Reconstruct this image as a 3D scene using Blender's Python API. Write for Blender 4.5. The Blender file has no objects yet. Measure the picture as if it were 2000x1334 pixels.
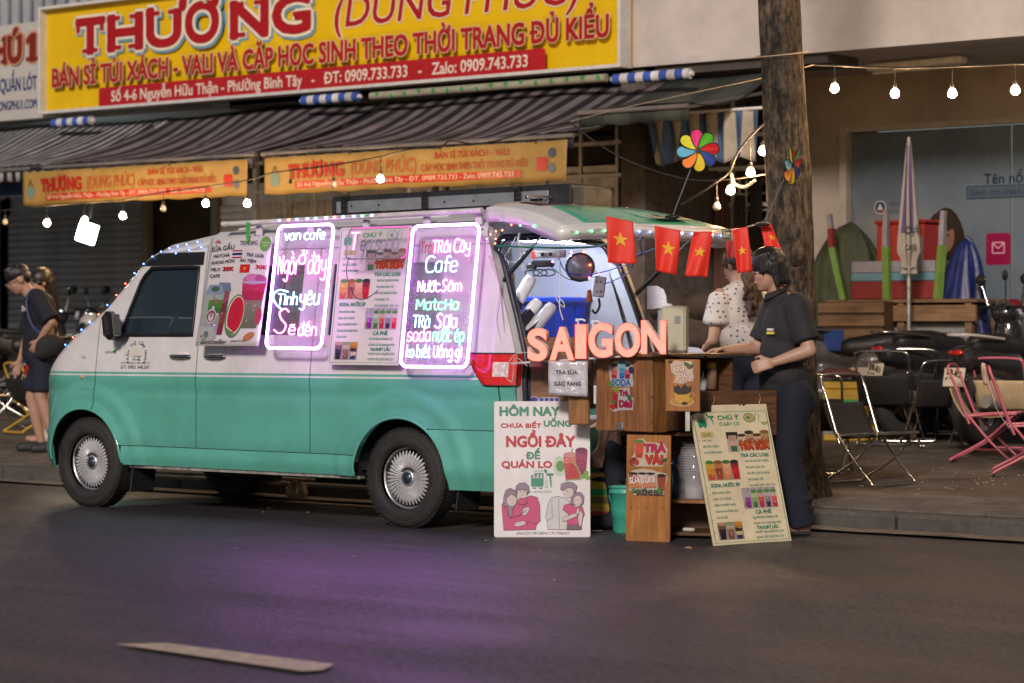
import bpy, bmesh, math, random, unicodedata
from mathutils import Vector, Matrix, Euler, noise as mnoise
random.seed(7)
R = math.radians
scene = bpy.context.scene
COL = scene.collection
PI = math.pi
# ------------------------------------------------------------------ camera
YAW = R(38); S_, C_ = math.sin(YAW), math.cos(YAW)
FPX, CAMH, HOR = 4722.0, 1.2, 642.0
cam = bpy.data.cameras.new('camera'); camo = bpy.data.objects.new('camera', cam); COL.objects.link(camo)
camo.location = (0, 0, CAMH); camo.rotation_euler = (R(90), 0, YAW)
cam.lens = 85.0; cam.sensor_width = 36.0; cam.shift_y = -(667.0 - HOR) / 2000.0
cam.clip_start = 0.2; cam.clip_end = 400
cam.dof.use_dof = True; cam.dof.focus_distance = 14.0; cam.dof.aperture_fstop = 2.4; cam.dof.aperture_blades = 9
scene.camera = camo
# ------------------------------------------------------------------ world, street light, exposure
w = bpy.data.worlds.new('World'); scene.world = w; w.use_nodes = True
nt = w.node_tree; nt.nodes.clear()
sky = nt.nodes.new('ShaderNodeTexSky'); sky.sky_type = 'NISHITA'; sky.sun_disc = False
SUN_EL, SUN_AZ = R(25), R(38 - 14)
bg = nt.nodes.new('ShaderNodeBackground'); bg.inputs['Strength'].default_value = 0.036
ow = nt.nodes.new('ShaderNodeOutputWorld')
nt.links.new(sky.outputs[0], bg.inputs[0]); nt.links.new(bg.outputs[0], ow.inputs[0])
sl = bpy.data.lights.new('street_glow', 'SUN'); sl.energy = 2.6; sl.angle = R(8); sl.color = (1.0, 0.87, 0.80)
so = bpy.data.objects.new('street_glow', sl); COL.objects.link(so)
# light travels towards the shops, from behind and above the camera
sd = Vector((-math.sin(SUN_AZ) * math.cos(SUN_EL), math.cos(SUN_AZ) * math.cos(SUN_EL), -math.sin(SUN_EL)))
so.rotation_euler = sd.to_track_quat('-Z', 'Y').to_euler(); so.location = (0, 0, 12)
sky.sun_elevation = SUN_EL; sky.sun_rotation = math.atan2(-sd.x, -sd.y)
vs = scene.view_settings
vs.view_transform = 'Standard'; vs.look = 'None'; vs.gamma = 1; vs.exposure = 0.0; vs.use_curve_mapping = False
scene.render.engine = 'CYCLES'
cy = scene.cycles
cy.use_denoising = True; cy.max_bounces = 6; cy.diffuse_bounces = 3; cy.glossy_bounces = 3
cy.transmission_bounces = 5; cy.transparent_max_bounces = 10; cy.sample_clamp_indirect = 4.0
cy.caustics_reflective = False; cy.caustics_refractive = False

# ------------------------------------------------------------------ survey helpers (points measured on known planes)
def at(u, v, Y):
    r = (u - 1000) / FPX; d = Y / (r * S_ + C_)
    return Vector(((r * C_ - S_) * d, Y, CAMH + (HOR - v) / FPX * d))
def atd(u, v, d):
    l = (u - 1000) / FPX * d
    return Vector((l * C_ - d * S_, l * S_ + d * C_, CAMH + (HOR - v) / FPX * d))
KERB_Y = 12.62
def ground_z(Y):
    return 0.0 if Y < KERB_Y else 0.10 + 0.052 * (Y - KERB_Y)
def gr(u, v, side=True):
    r = (u - 1000) / FPX; k = (HOR - v) / FPX; m = r * S_ + C_
    z0, s = (0.10, 0.052) if side else (0, 0)
    d = (z0 - s * KERB_Y - CAMH) / (k - s * m)
    return Vector(((r * C_ - S_) * d, m * d, CAMH + k * d))

# ------------------------------------------------------------------ materials
def hx(h):
    h = h.lstrip('#'); out = []
    for i in (0, 2, 4):
        c = int(h[i:i+2], 16) / 255.0
        out.append(c / 12.92 if c <= 0.04045 else ((c + 0.055) / 1.055) ** 2.4)
    return (out[0], out[1], out[2], 1.0)
MATS = {}
def mat(name, col, rough=0.6, metal=0.0, var=0.15, scale=12.0, bump=0.0, bscale=60.0, coat=0.0, alpha=1.0, trans=0.0, emit=None, estr=0.0, spec=0.5, stretch=None, detail=4):
    if name in MATS: return MATS[name]
    m = bpy.data.materials.new(name); m.use_nodes = True; N = m.node_tree.nodes; L = m.node_tree.links
    b = N['Principled BSDF']
    c = hx(col) if isinstance(col, str) else (*col, 1.0)
    b.inputs['Base Color'].default_value = c
    b.inputs['Roughness'].default_value = rough; b.inputs['Metallic'].default_value = metal
    b.inputs['Specular IOR Level'].default_value = spec
    b.inputs['Coat Weight'].default_value = coat; b.inputs['Coat Roughness'].default_value = 0.06
    b.inputs['Alpha'].default_value = alpha; b.inputs['Transmission Weight'].default_value = trans
    if emit is not None:
        b.inputs['Emission Color'].default_value = hx(emit) if isinstance(emit, str) else (*emit, 1.0)
        b.inputs['Emission Strength'].default_value = estr
    tc = N.new('ShaderNodeTexCoord'); src = tc.outputs['Object']
    if stretch:
        mp = N.new('ShaderNodeMapping'); mp.inputs['Scale'].default_value = stretch
        L.new(src, mp.inputs[0]); src = mp.outputs[0]
    if var > 0:
        n = N.new('ShaderNodeTexNoise'); n.inputs['Scale'].default_value = scale; n.inputs['Detail'].default_value = detail
        n.inputs['Roughness'].default_value = 0.65
        L.new(src, n.inputs['Vector'])
        r = N.new('ShaderNodeMapRange'); r.inputs[1].default_value = 0.3; r.inputs[2].default_value = 0.7
        r.inputs[3].default_value = 1 - var; r.inputs[4].default_value = 1 + var
        L.new(n.outputs[0], r.inputs[0])
        mx = N.new('ShaderNodeVectorMath'); mx.operation = 'SCALE'; mx.inputs[0].default_value = c[:3]
        L.new(r.outputs[0], mx.inputs['Scale']); L.new(mx.outputs[0], b.inputs['Base Color'])
        r2 = N.new('ShaderNodeMapRange'); r2.inputs[1].default_value = 0.3; r2.inputs[2].default_value = 0.7
        r2.inputs[3].default_value = max(0.03, rough - 0.08); r2.inputs[4].default_value = min(1, rough + 0.1)
        L.new(n.outputs[0], r2.inputs[0]); L.new(r2.outputs[0], b.inputs['Roughness'])
    if bump > 0:
        n2 = N.new('ShaderNodeTexNoise'); n2.inputs['Scale'].default_value = bscale; n2.inputs['Detail'].default_value = 5
        L.new(src, n2.inputs['Vector'])
        bp = N.new('ShaderNodeBump'); bp.inputs['Strength'].default_value = bump; bp.inputs['Distance'].default_value = 0.01
        L.new(n2.outputs[0], bp.inputs['Height']); L.new(bp.outputs[0], b.inputs['Normal'])
    MATS[name] = m; return m
def printmat(name='print', rough=0.4, alpha=1.0, dirt=0.06):
    if name in MATS: return MATS[name]
    m = bpy.data.materials.new(name); m.use_nodes = True; N = m.node_tree.nodes; L = m.node_tree.links
    b = N['Principled BSDF']; a = N.new('ShaderNodeAttribute'); a.attribute_name = 'Col'
    tc = N.new('ShaderNodeTexCoord')
    n = N.new('ShaderNodeTexNoise'); n.inputs['Scale'].default_value = 9; n.inputs['Detail'].default_value = 6
    L.new(tc.outputs['Object'], n.inputs['Vector'])
    r = N.new('ShaderNodeMapRange'); r.inputs[1].default_value = 0.3; r.inputs[2].default_value = 0.7
    r.inputs[3].default_value = 1 - dirt * 2; r.inputs[4].default_value = 1
    L.new(n.outputs[0], r.inputs[0])
    mx = N.new('ShaderNodeVectorMath'); mx.operation = 'SCALE'; L.new(a.outputs['Color'], mx.inputs[0]); L.new(r.outputs[0], mx.inputs['Scale'])
    L.new(mx.outputs[0], b.inputs['Base Color']); b.inputs['Roughness'].default_value = rough
    MATS[name] = m; return m
def neonmat(name, rgb, s, back=0.09):
    """LED neon flex: a white-hot core seen through a coloured silicone jacket"""
    m = bpy.data.materials.new(name); m.use_nodes = True; N = m.node_tree.nodes; L = m.node_tree.links
    N.clear(); o = N.new('ShaderNodeOutputMaterial'); e = N.new('ShaderNodeEmission')
    lw = N.new('ShaderNodeLayerWeight'); lw.inputs[0].default_value = 0.5
    cr = N.new('ShaderNodeValToRGB')
    cr.color_ramp.elements[0].position = 0.25; cr.color_ramp.elements[0].color = tuple(rgb) + (1,)
    cr.color_ramp.elements[1].position = 0.62; cr.color_ramp.elements[1].color = (*rgb, 1)
    st = N.new('ShaderNodeMapRange'); st.inputs[1].default_value = 0.38; st.inputs[2].default_value = 0.72
    st.inputs[3].default_value = s; st.inputs[4].default_value = 1.1
    L.new(lw.outputs['Facing'], cr.inputs[0]); L.new(lw.outputs['Facing'], st.inputs[0])
    # the flex is opaque behind: it shines from its front face only
    tc = N.new('ShaderNodeTexCoord'); sp = N.new('ShaderNodeSeparateXYZ'); L.new(tc.outputs['Normal'], sp.inputs[0])
    fr = N.new('ShaderNodeMapRange'); fr.inputs[1].default_value = 0.25; fr.inputs[2].default_value = -0.35; fr.inputs[3].default_value = back; fr.inputs[4].default_value = 1.0
    L.new(sp.outputs[1], fr.inputs[0]); mu = N.new('ShaderNodeMath'); mu.operation = 'MULTIPLY'; L.new(st.outputs[0], mu.inputs[0]); L.new(fr.outputs[0], mu.inputs[1])
    L.new(cr.outputs[0], e.inputs[0]); L.new(mu.outputs[0], e.inputs[1]); L.new(e.outputs[0], o.inputs[0])
    MATS[name] = m; return m
def emat(name, rgb, s):
    if name in MATS: return MATS[name]
    m = bpy.data.materials.new(name); m.use_nodes = True; N = m.node_tree.nodes; L = m.node_tree.links
    N.clear(); o = N.new('ShaderNodeOutputMaterial'); e = N.new('ShaderNodeEmission')
    e.inputs[0].default_value = (*rgb, 1); e.inputs[1].default_value = s; L.new(e.outputs[0], o.inputs[0])
    MATS[name] = m; return m
def woodmat(name, a, b_, scale=3.0, rough=0.5, axis=0):
    m = bpy.data.materials.new(name); m.use_nodes = True; N = m.node_tree.nodes; L = m.node_tree.links
    b = N['Principled BSDF']; tc = N.new('ShaderNodeTexCoord'); mp = N.new('ShaderNodeMapping')
    sc = [14, 14, 14]; sc[axis] = 1.2; mp.inputs['Scale'].default_value = sc
    L.new(tc.outputs['Object'], mp.inputs[0])
    n = N.new('ShaderNodeTexNoise'); n.inputs['Scale'].default_value = scale; n.inputs['Detail'].default_value = 8; n.inputs['Roughness'].default_value = 0.65
    L.new(mp.outputs[0], n.inputs['Vector'])
    cr = N.new('ShaderNodeValToRGB'); cr.color_ramp.elements[0].position = 0.3; cr.color_ramp.elements[1].position = 0.7
    cr.color_ramp.elements[0].color = hx(a); cr.color_ramp.elements[1].color = hx(b_)
    L.new(n.outputs[0], cr.inputs[0])
    n3 = N.new('ShaderNodeTexNoise'); n3.inputs['Scale'].default_value = 4; n3.inputs['Detail'].default_value = 5
    L.new(tc.outputs['Object'], n3.inputs['Vector'])
    r = N.new('ShaderNodeMapRange'); r.inputs[1].default_value = 0.3; r.inputs[2].default_value = 0.7; r.inputs[3].default_value = 0.65; r.inputs[4].default_value = 1.15
    L.new(n3.outputs[0], r.inputs[0])
    mx = N.new('ShaderNodeVectorMath'); mx.operation = 'SCALE'; L.new(cr.outputs[0], mx.inputs[0]); L.new(r.outputs[0], mx.inputs['Scale'])
    L.new(mx.outputs[0], b.inputs['Base Color']); b.inputs['Roughness'].default_value = rough
    bp = N.new('ShaderNodeBump'); bp.inputs['Strength'].default_value = 0.25; bp.inputs['Distance'].default_value = 0.004
    L.new(n.outputs[0], bp.inputs['Height']); L.new(bp.outputs[0], b.inputs['Normal'])
    MATS[name] = m; return m

# ------------------------------------------------------------------ mesh builder
class MB:
    def __init__(s): s.V = []; s.F = []; s.M = []; s.sm = []; s.mi = 0
    def add(s, vs, fs, smooth=False):
        o = len(s.V); s.V += [tuple(v) for v in vs]
        for f in fs: s.F.append(tuple(i + o for i in f)); s.M.append(s.mi); s.sm.append(smooth)
        return s
    def box(s, c, d, rot=None, bev=0.0):
        x, y, z = d[0] / 2, d[1] / 2, d[2] / 2
        if bev > 0:
            b = min(bev, x * .9, y * .9, z * .9); pts = []
            for sx in (-1, 1):
                for sy in (-1, 1):
                    for sz in (-1, 1):
                        pts += [(sx * x, sy * (y - b), sz * (z - b)), (sx * (x - b), sy * y, sz * (z - b)), (sx * (x - b), sy * (y - b), sz * z)]
            bm = bmesh.new()
            for p in pts: bm.verts.new(p)
            bmesh.ops.convex_hull(bm, input=bm.verts[:])
            bmesh.ops.dissolve_limit(bm, angle_limit=0.01, verts=bm.verts[:], edges=bm.edges[:])
            bm.verts.index_update(); vs = [v.co.copy() for v in bm.verts]; fs = [[v.index for v in f.verts] for f in bm.faces]; bm.free()
        else:
            vs = [Vector((i * x, j * y, k * z)) for i in (-1, 1) for j in (-1, 1) for k in (-1, 1)]
            fs = [(0, 1, 3, 2), (4, 6, 7, 5), (0, 4, 5, 1), (2, 3, 7, 6), (0, 2, 6, 4), (1, 5, 7, 3)]
        m = (Euler(rot).to_matrix() if rot else Matrix.Identity(3)); c = Vector(c)
        return s.add([m @ Vector(v) + c for v in vs], fs)
    def bar(s, p, q, wd, th=None):
        p, q = Vector(p), Vector(q); d = q - p; th = th or wd
        qt = d.to_track_quat('X', 'Z').to_euler()
        return s.box((p + q) / 2, (d.length, wd, th), qt)
    def cyl(s, p, q, r0, r1=None, n=12, caps=True, smooth=True):
        p, q = Vector(p), Vector(q); r1 = r0 if r1 is None else r1
        z = (q - p); 
        if z.length < 1e-9: return s
        z.normalize(); x = z.orthogonal().normalized(); y = z.cross(x)
        vs = []
        for c, r in ((p, r0), (q, r1)):
            for i in range(n):
                a = 2 * PI * i / n; vs.append(c + (x * math.cos(a) + y * math.sin(a)) * r)
        fs = [(i, (i + 1) % n, n + (i + 1) % n, n + i) for i in range(n)]
        s.add(vs, fs, smooth)
        if caps: s.add(vs[:n], [tuple(range(n))[::-1]]); s.add(vs[n:], [tuple(range(n))])
        return s
    def tube(s, pts, r, n=8, closed=False, caps=True, rf=None):
        pts = [Vector(p) for p in pts]; m = len(pts); vs = []
        if m < 2: return s
        t0 = (pts[1] - pts[0]).normalized(); x = t0.orthogonal().normalized()
        for i in range(m):
            if closed: t = (pts[(i + 1) % m] - pts[i - 1])
            else: t = pts[min(i + 1, m - 1)] - pts[max(i - 1, 0)]
            if t.length < 1e-9: t = t0
            t.normalize(); x = x - t * x.dot(t)
            if x.length < 1e-6: x = t.orthogonal()
            x.normalize(); y = t.cross(x)
            rr = r if rf is None else r * rf(i / (m - 1))
            for k in range(n):
                a = 2 * PI * k / n; vs.append(pts[i] + (x * math.cos(a) + y * math.sin(a)) * rr)
        fs = []
        for i in range(m if closed else m - 1):
            for k in range(n):
                j = (i + 1) % m
                fs.append((i * n + k, i * n + (k + 1) % n, j * n + (k + 1) % n, j * n + k))
        s.add(vs, fs, True)
        if caps and not closed: s.add(vs[:n], [tuple(range(n))[::-1]]); s.add(vs[-n:], [tuple(range(n))])
        return s
    def lathe(s, prof, c=(0, 0, 0), axis='Z', n=24, smooth=True, rot=None):
        vs = []; c = Vector(c)
        rm = Euler(rot).to_matrix() if rot else Matrix.Identity(3)
        for (r, h) in prof:
            for k in range(n):
                a = 2 * PI * k / n; p = Vector((r * math.cos(a), r * math.sin(a), h))
                if axis == 'Y': p = Vector((p.x, -h, p.y))
                if axis == 'X': p = Vector((h, p.x, p.y))
                vs.append(rm @ p + c)
        fs = []
        for i in range(len(prof) - 1):
            for k in range(n): fs.append((i * n + k, i * n + (k + 1) % n, (i + 1) * n + (k + 1) % n, (i + 1) * n + k))
        return s.add(vs, fs, smooth)
    def ell(s, c, r, rot=None, n=14, m=9):
        c = Vector(c); rm = Euler(rot).to_matrix() if rot else Matrix.Identity(3)
        if not hasattr(r, '__len__'): r = (r, r, r)
        vs = [rm @ Vector((0, 0, -r[2])) + c]
        for i in range(1, m):
            t = PI * i / m - PI / 2
            for k in range(n):
                a = 2 * PI * k / n
                vs.append(rm @ Vector((r[0] * math.cos(t) * math.cos(a), r[1] * math.cos(t) * math.sin(a), r[2] * math.sin(t))) + c)
        vs.append(rm @ Vector((0, 0, r[2])) + c); e = len(vs) - 1
        fs = [(0, 1 + (k + 1) % n, 1 + k) for k in range(n)]
        for i in range(m - 2):
            for k in range(n):
                a0 = 1 + i * n; fs.append((a0 + k, a0 + (k + 1) % n, a0 + n + (k + 1) % n, a0 + n + k))
        a0 = 1 + (m - 2) * n; fs += [(a0 + k, a0 + (k + 1) % n, e) for k in range(n)]
        return s.add(vs, fs, True)
    def cap(s, p, q, r0, r1=None, n=12):
        r1 = r0 if r1 is None else r1
        s.cyl(p, q, r0, r1, n); s.ell(p, r0, n=n, m=7); s.ell(q, r1, n=n, m=7); return s
    def prism(s, poly, o, ux, uy, th):
        """polygon (2D) in the plane o,ux,uy, thickness th along ux x uy"""
        o, ux, uy = Vector(o), Vector(ux), Vector(uy); nz = ux.cross(uy).normalized() * th; n = len(poly)
        a = [o + ux * x + uy * y for x, y in poly]; vs = a + [p + nz for p in a]
        fs = [tuple(range(n))[::-1], tuple(range(n, 2 * n))] + [(i, (i + 1) % n, n + (i + 1) % n, n + i) for i in range(n)]
        return s.add(vs, fs)
    def grid(s, f, nu, nv, smooth=True, flip=False):
        vs = [f(i / nu, j / nv) for j in range(nv + 1) for i in range(nu + 1)]
        fs = []
        for j in range(nv):
            for i in range(nu):
                a = j * (nu + 1) + i; q = (a, a + 1, a + nu + 2, a + nu + 1); fs.append(q[::-1] if flip else q)
        return s.add(vs, fs, smooth)
    def build(s, name, mats, parent=None, loc=None, rot=None, solid=0.0, **kw):
        me = bpy.data.meshes.new(name); me.from_pydata(s.V, [], s.F)
        for m in (mats if isinstance(mats, (list, tuple)) else [mats]): me.materials.append(m)
        me.polygons.foreach_set('material_index', s.M); me.polygons.foreach_set('use_smooth', s.sm)
        me.validate(); me.update()
        o = bpy.data.objects.new(name, me); COL.objects.link(o)
        if parent: o.parent = parent
        if loc is not None: o.location = loc
        if rot is not None: o.rotation_euler = rot
        if solid:
            md = o.modifiers.new('s', 'SOLIDIFY'); md.thickness = solid; md.offset = -1
        for k, v in kw.items(): o[k] = v
        return o
def thing(name, label, cat, loc=(0, 0, 0), rot=(0, 0, 0), group=None):
    o = bpy.data.objects.new(name, None); COL.objects.link(o); o.location = loc
    o.rotation_euler = rot if hasattr(rot, '__len__') else (0, 0, rot); o.empty_display_size = 0.1
    o['label'] = label; o['category'] = cat
    if group: o['group'] = group
    return o
def tag(o, label, cat, group=None):
    o['label'] = label; o['category'] = cat
    if group: o['group'] = group
    return o
def kids(o): return list(o.children)
def dup(o, loc=None, rot=None, label=None, parent=None):
    c = o.copy(); COL.objects.link(c)
    if parent is not None: c.parent = parent
    if loc is not None: c.location = loc
    if rot is not None: c.rotation_euler = rot if hasattr(rot, '__len__') else (0, 0, rot)
    if label: c['label'] = label
    for k in kids(o): dup(k, parent=c)
    return c
def piece(name, src, parent, loc, rot=None, scale=None):
    o = bpy.data.objects.new(name, src); COL.objects.link(o); o.parent = parent; o.location = loc
    if rot: o.rotation_euler = rot
    if scale: o.scale = scale
    return o
def remesh(mb, name, m, parent, vox, smooth=4, loc=None):
    """fuse overlapping closed forms into one continuous skin"""
    o = mb.build('tmp', m)
    md = o.modifiers.new('r', 'REMESH'); md.mode = 'VOXEL'; md.voxel_size = vox; md.use_smooth_shade = True
    if smooth:
        ms = o.modifiers.new('s', 'SMOOTH'); ms.iterations = smooth; ms.factor = 0.5
    dg = bpy.context.evaluated_depsgraph_get(); dg.update()
    me = bpy.data.meshes.new_from_object(o.evaluated_get(dg)); me.name = name
    if not me.materials: me.materials.append(m)
    old = o.data; bpy.data.objects.remove(o); bpy.data.meshes.remove(old)
    o = bpy.data.objects.new(name, me); COL.objects.link(o)
    if parent: o.parent = parent
    if loc is not None: o.location = loc
    return o
def catenary(p, q, sag, n=12):
    p, q = Vector(p), Vector(q)
    return [p.lerp(q, i / n) - Vector((0, 0, sag * 4 * (i / n) * (1 - i / n))) for i in range(n + 1)]
def smoothpath(pts, k=6):
    pts = [Vector(p) for p in pts]; out = []
    for i in range(len(pts) - 1):
        a, b, c, d = pts[max(i - 1, 0)], pts[i], pts[i + 1], pts[min(i + 2, len(pts) - 1)]
        for j in range(k):
            t = j / k
            out.append(0.5 * ((2 * b) + (c - a) * t + (2 * a - 5 * b + 4 * c - d) * t * t + (3 * b - a - 3 * c + d) * t ** 3))
    out.append(pts[-1]); return out

# ------------------------------------------------------------------ flat print: coloured shapes and lettering
_tc = {}
def glyphs(txt, bold=0.0, slant=0.0, spacing=1.0):
    key = (txt, bold, slant, spacing)
    if key in _tc: return _tc[key]
    c = bpy.data.curves.new('t', 'FONT'); c.body = txt.replace('Đ', 'D'); c.resolution_u = 3; c.offset = 0.001; c.shear = slant; c.space_character = spacing
    o = bpy.data.objects.new('t', c); COL.objects.link(o)
    me = bpy.data.meshes.new_from_object(o.evaluated_get(bpy.context.evaluated_depsgraph_get()))
    V = [(v.co.x, v.co.y) for v in me.vertices]; F = [tuple(p.vertices) for p in me.polygons]
    bpy.data.objects.remove(o); bpy.data.curves.remove(c); bpy.data.meshes.remove(me)
    for i, ch in enumerate(txt):
        if ch == 'Đ':       # D with its bar
            wD = max(p[0] for p in glyphs('D', 0, slant)[0]) - min(p[0] for p in glyphs('D', 0, slant)[0])
            x = max(p[0] for p in (glyphs(txt[:i].replace('Đ', 'D') + 'D', 0, slant, spacing)[0] if i else glyphs('D', 0, slant)[0])) - wD; n = len(V)
            V += [(x - .09, .30), (x - .001, .30), (x - .001, .38), (x - .09, .38)]; F += [(n, n + 1, n + 2, n + 3)]
            V += [(x + .101, .30), (x + .27, .30), (x + .27, .38), (x + .101, .38)]; F += [(n + 4, n + 5, n + 6, n + 7)]
    _tc[key] = (V, F); return V, F
_hv = glyphs('H')[0]; CAPH = max(p[1] for p in _hv)
def ring(r):
    """offsets that thicken a letter by r on every side"""
    if r < .004: return [(0, 0)]
    n = 4 if r < .03 else 8
    return [(r * math.cos(2 * PI * (i + .5) / n) * (1.2 if n == 4 else 1), r * math.sin(2 * PI * (i + .5) / n) * (1.2 if n == 4 else 1)) for i in range(n)]
class Pr:
    def __init__(s, eps=0.0003): s.V = []; s.F = []; s.C = []; s.k = 1; s.eps = eps; s.items = []
    def _add(s, pts, faces, col):
        # each print sits one layer above whatever it overlaps
        o = len(s.V); xs = [p[0] for p in pts]; zs = [p[1] for p in pts]; b = (min(xs), max(xs), min(zs), max(zs)); k = 1
        for q, kk in s.items:
            if kk >= k and q[0] < b[1] and q[1] > b[0] and q[2] < b[3] and q[3] > b[2]: k = kk + 1
        s.items.append((b, k)); y = -k * s.eps; s.k += 1
        s.V += [(x, y, z) for x, z in pts]; c = hx(col) if isinstance(col, str) else col
        for f in faces: s.F.append(tuple(i + o for i in f)); s.C.append(c)
    def poly(s, pts, col): s._add(pts, [tuple(range(len(pts)))], col); return s
    def rect(s, x, z, w, h, col): return s.poly([(x, z), (x + w, z), (x + w, z + h), (x, z + h)], col)
    def rrect(s, x, z, w, h, r, col):
        p = []
        for cx, cz, a0 in ((x + w - r, z + r, -90), (x + w - r, z + h - r, 0), (x + r, z + h - r, 90), (x + r, z + r, 180)):
            for i in range(5): a = R(a0 + i * 22.5); p.append((cx + r * math.cos(a), cz + r * math.sin(a)))
        return s.poly(p, col)
    def ell(s, x, z, rx, rz, col, n=18, rot=0, a0=0, a1=360):
        p = []
        for i in range(n + (0 if a1 - a0 == 360 else 1)):
            a = R(a0 + (a1 - a0) * i / n); px, pz = rx * math.cos(a), rz * math.sin(a); c, q = math.cos(rot), math.sin(rot)
            p.append((x + px * c - pz * q, z + px * q + pz * c))
        return s.poly(p, col)
    def line(s, pts, wd, col):
        for (x0, z0), (x1, z1) in zip(pts[:-1], pts[1:]):
            dx, dz = x1 - x0, z1 - z0; l = math.hypot(dx, dz) or 1; nx, nz = -dz / l * wd / 2, dx / l * wd / 2
            s._add([(x0 + nx, z0 + nz), (x0 - nx, z0 - nz), (x1 - nx, z1 - nz), (x1 + nx, z1 + nz)], [(0, 1, 2, 3)], col); s.k -= 1
        s.k += 1; return s
    def text(s, txt, x, z, h, col, width=None, bold=0.0, slant=0.0, align='l', rot=0.0, outline=None, ow=0.05, spacing=1.0, shadow=None):
        bold = min(bold, .058); ow = min(ow, .035)
        V, F = glyphs(txt, 0, slant, spacing)
        if not V: return s
        x0, x1 = min(p[0] for p in V), max(p[0] for p in V); sz = h / CAPH; sx = sz if width is None else width / (x1 - x0); wd = (x1 - x0) * sx
        off = {'l': 0, 'c': -wd / 2, 'r': -wd}[align]; c, q = math.cos(rot), math.sin(rot)
        for (bb, cc, dx, dz) in ([(bold + ow * 1.6, shadow, .03, -.05)] if shadow else []) + ([(bold + ow, outline, 0, 0)] if outline else []) + [(bold * .8, col, 0, 0)]:
            for ex, ez in ring(bb if h > .011 else 0):
                P = []
                for px, pz in V:
                    a = (px - x0 + dx) * sx + off + ex * sz; b = (pz + dz + ez) * sz; P.append((x + a * c - b * q, z + a * q + b * c))
                s._add(P, F, cc)
        return s
    def star(s, x, z, r, col, rot=0.0):
        p = [(x + (r if i % 2 == 0 else r * .4) * math.sin(PI * i / 5 + rot), z + (r if i % 2 == 0 else r * .4) * math.cos(PI * i / 5 + rot)) for i in range(10)]
        return s.poly(p, col)
    def cup(s, x, z, w, h, cols, lid=None, straw=None, top=None):
        """a printed picture of a drink: x centre, z base, bands from bottom to top"""
        n = len(cols)
        for i, c in enumerate(cols):
            a, b = i / n, (i + 1) / n; wa, wb = w * (.34 + .16 * a), w * (.34 + .16 * b)
            s.poly([(x - wa, z + h * a), (x + wa, z + h * a), (x + wb, z + h * b), (x - wb, z + h * b)], c); s.k -= 1
        s.k += 1
        for i in range(7):
            q = random.Random(i * 31 + int(x * 999)); s.ell(x + q.uniform(-.3, .3) * w, z + q.uniform(.15, .85) * h, w * .07, w * .05, tuple(min(1, v * 1.5 + .04) for v in hx(cols[min(n - 1, i % n)])[:3]) + (1,), 6)
        if straw: s.line([(x + w * .05, z + h), (x + w * .2, z + h * 1.3)], w * .07, straw)
        if top: s.ell(x, z + h * 1.03, w * .5, h * .12, top, 12)
        if lid: s.ell(x, z + h, w * .55, h * .05, lid, 12)
        return s
    def build(s, name, parent, m=None, loc=None, rot=None, **kw):
        me = bpy.data.meshes.new(name); me.from_pydata(s.V, [], s.F)
        ca = me.color_attributes.new('Col', 'FLOAT_COLOR', 'CORNER'); buf = []
        for f, c in zip(s.F, s.C): buf += list(c) * len(f)
        ca.data.foreach_set('color', buf); me.materials.append(m or printmat())
        # every print faces the viewer's side (-y)
        flip = [p.index for p in me.polygons if p.normal.y > 0]
        if flip:
            bm = bmesh.new(); bm.from_mesh(me); bm.faces.ensure_lookup_table()
            bmesh.ops.reverse_faces(bm, faces=[bm.faces[i] for i in flip]); bm.to_mesh(me); bm.free()
        o = bpy.data.objects.new(name, me); COL.objects.link(o)
        if parent: o.parent = parent
        if loc is not None: o.location = loc
        if rot is not None: o.rotation_euler = rot
        for k, v in kw.items(): o[k] = v
        return o
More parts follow.
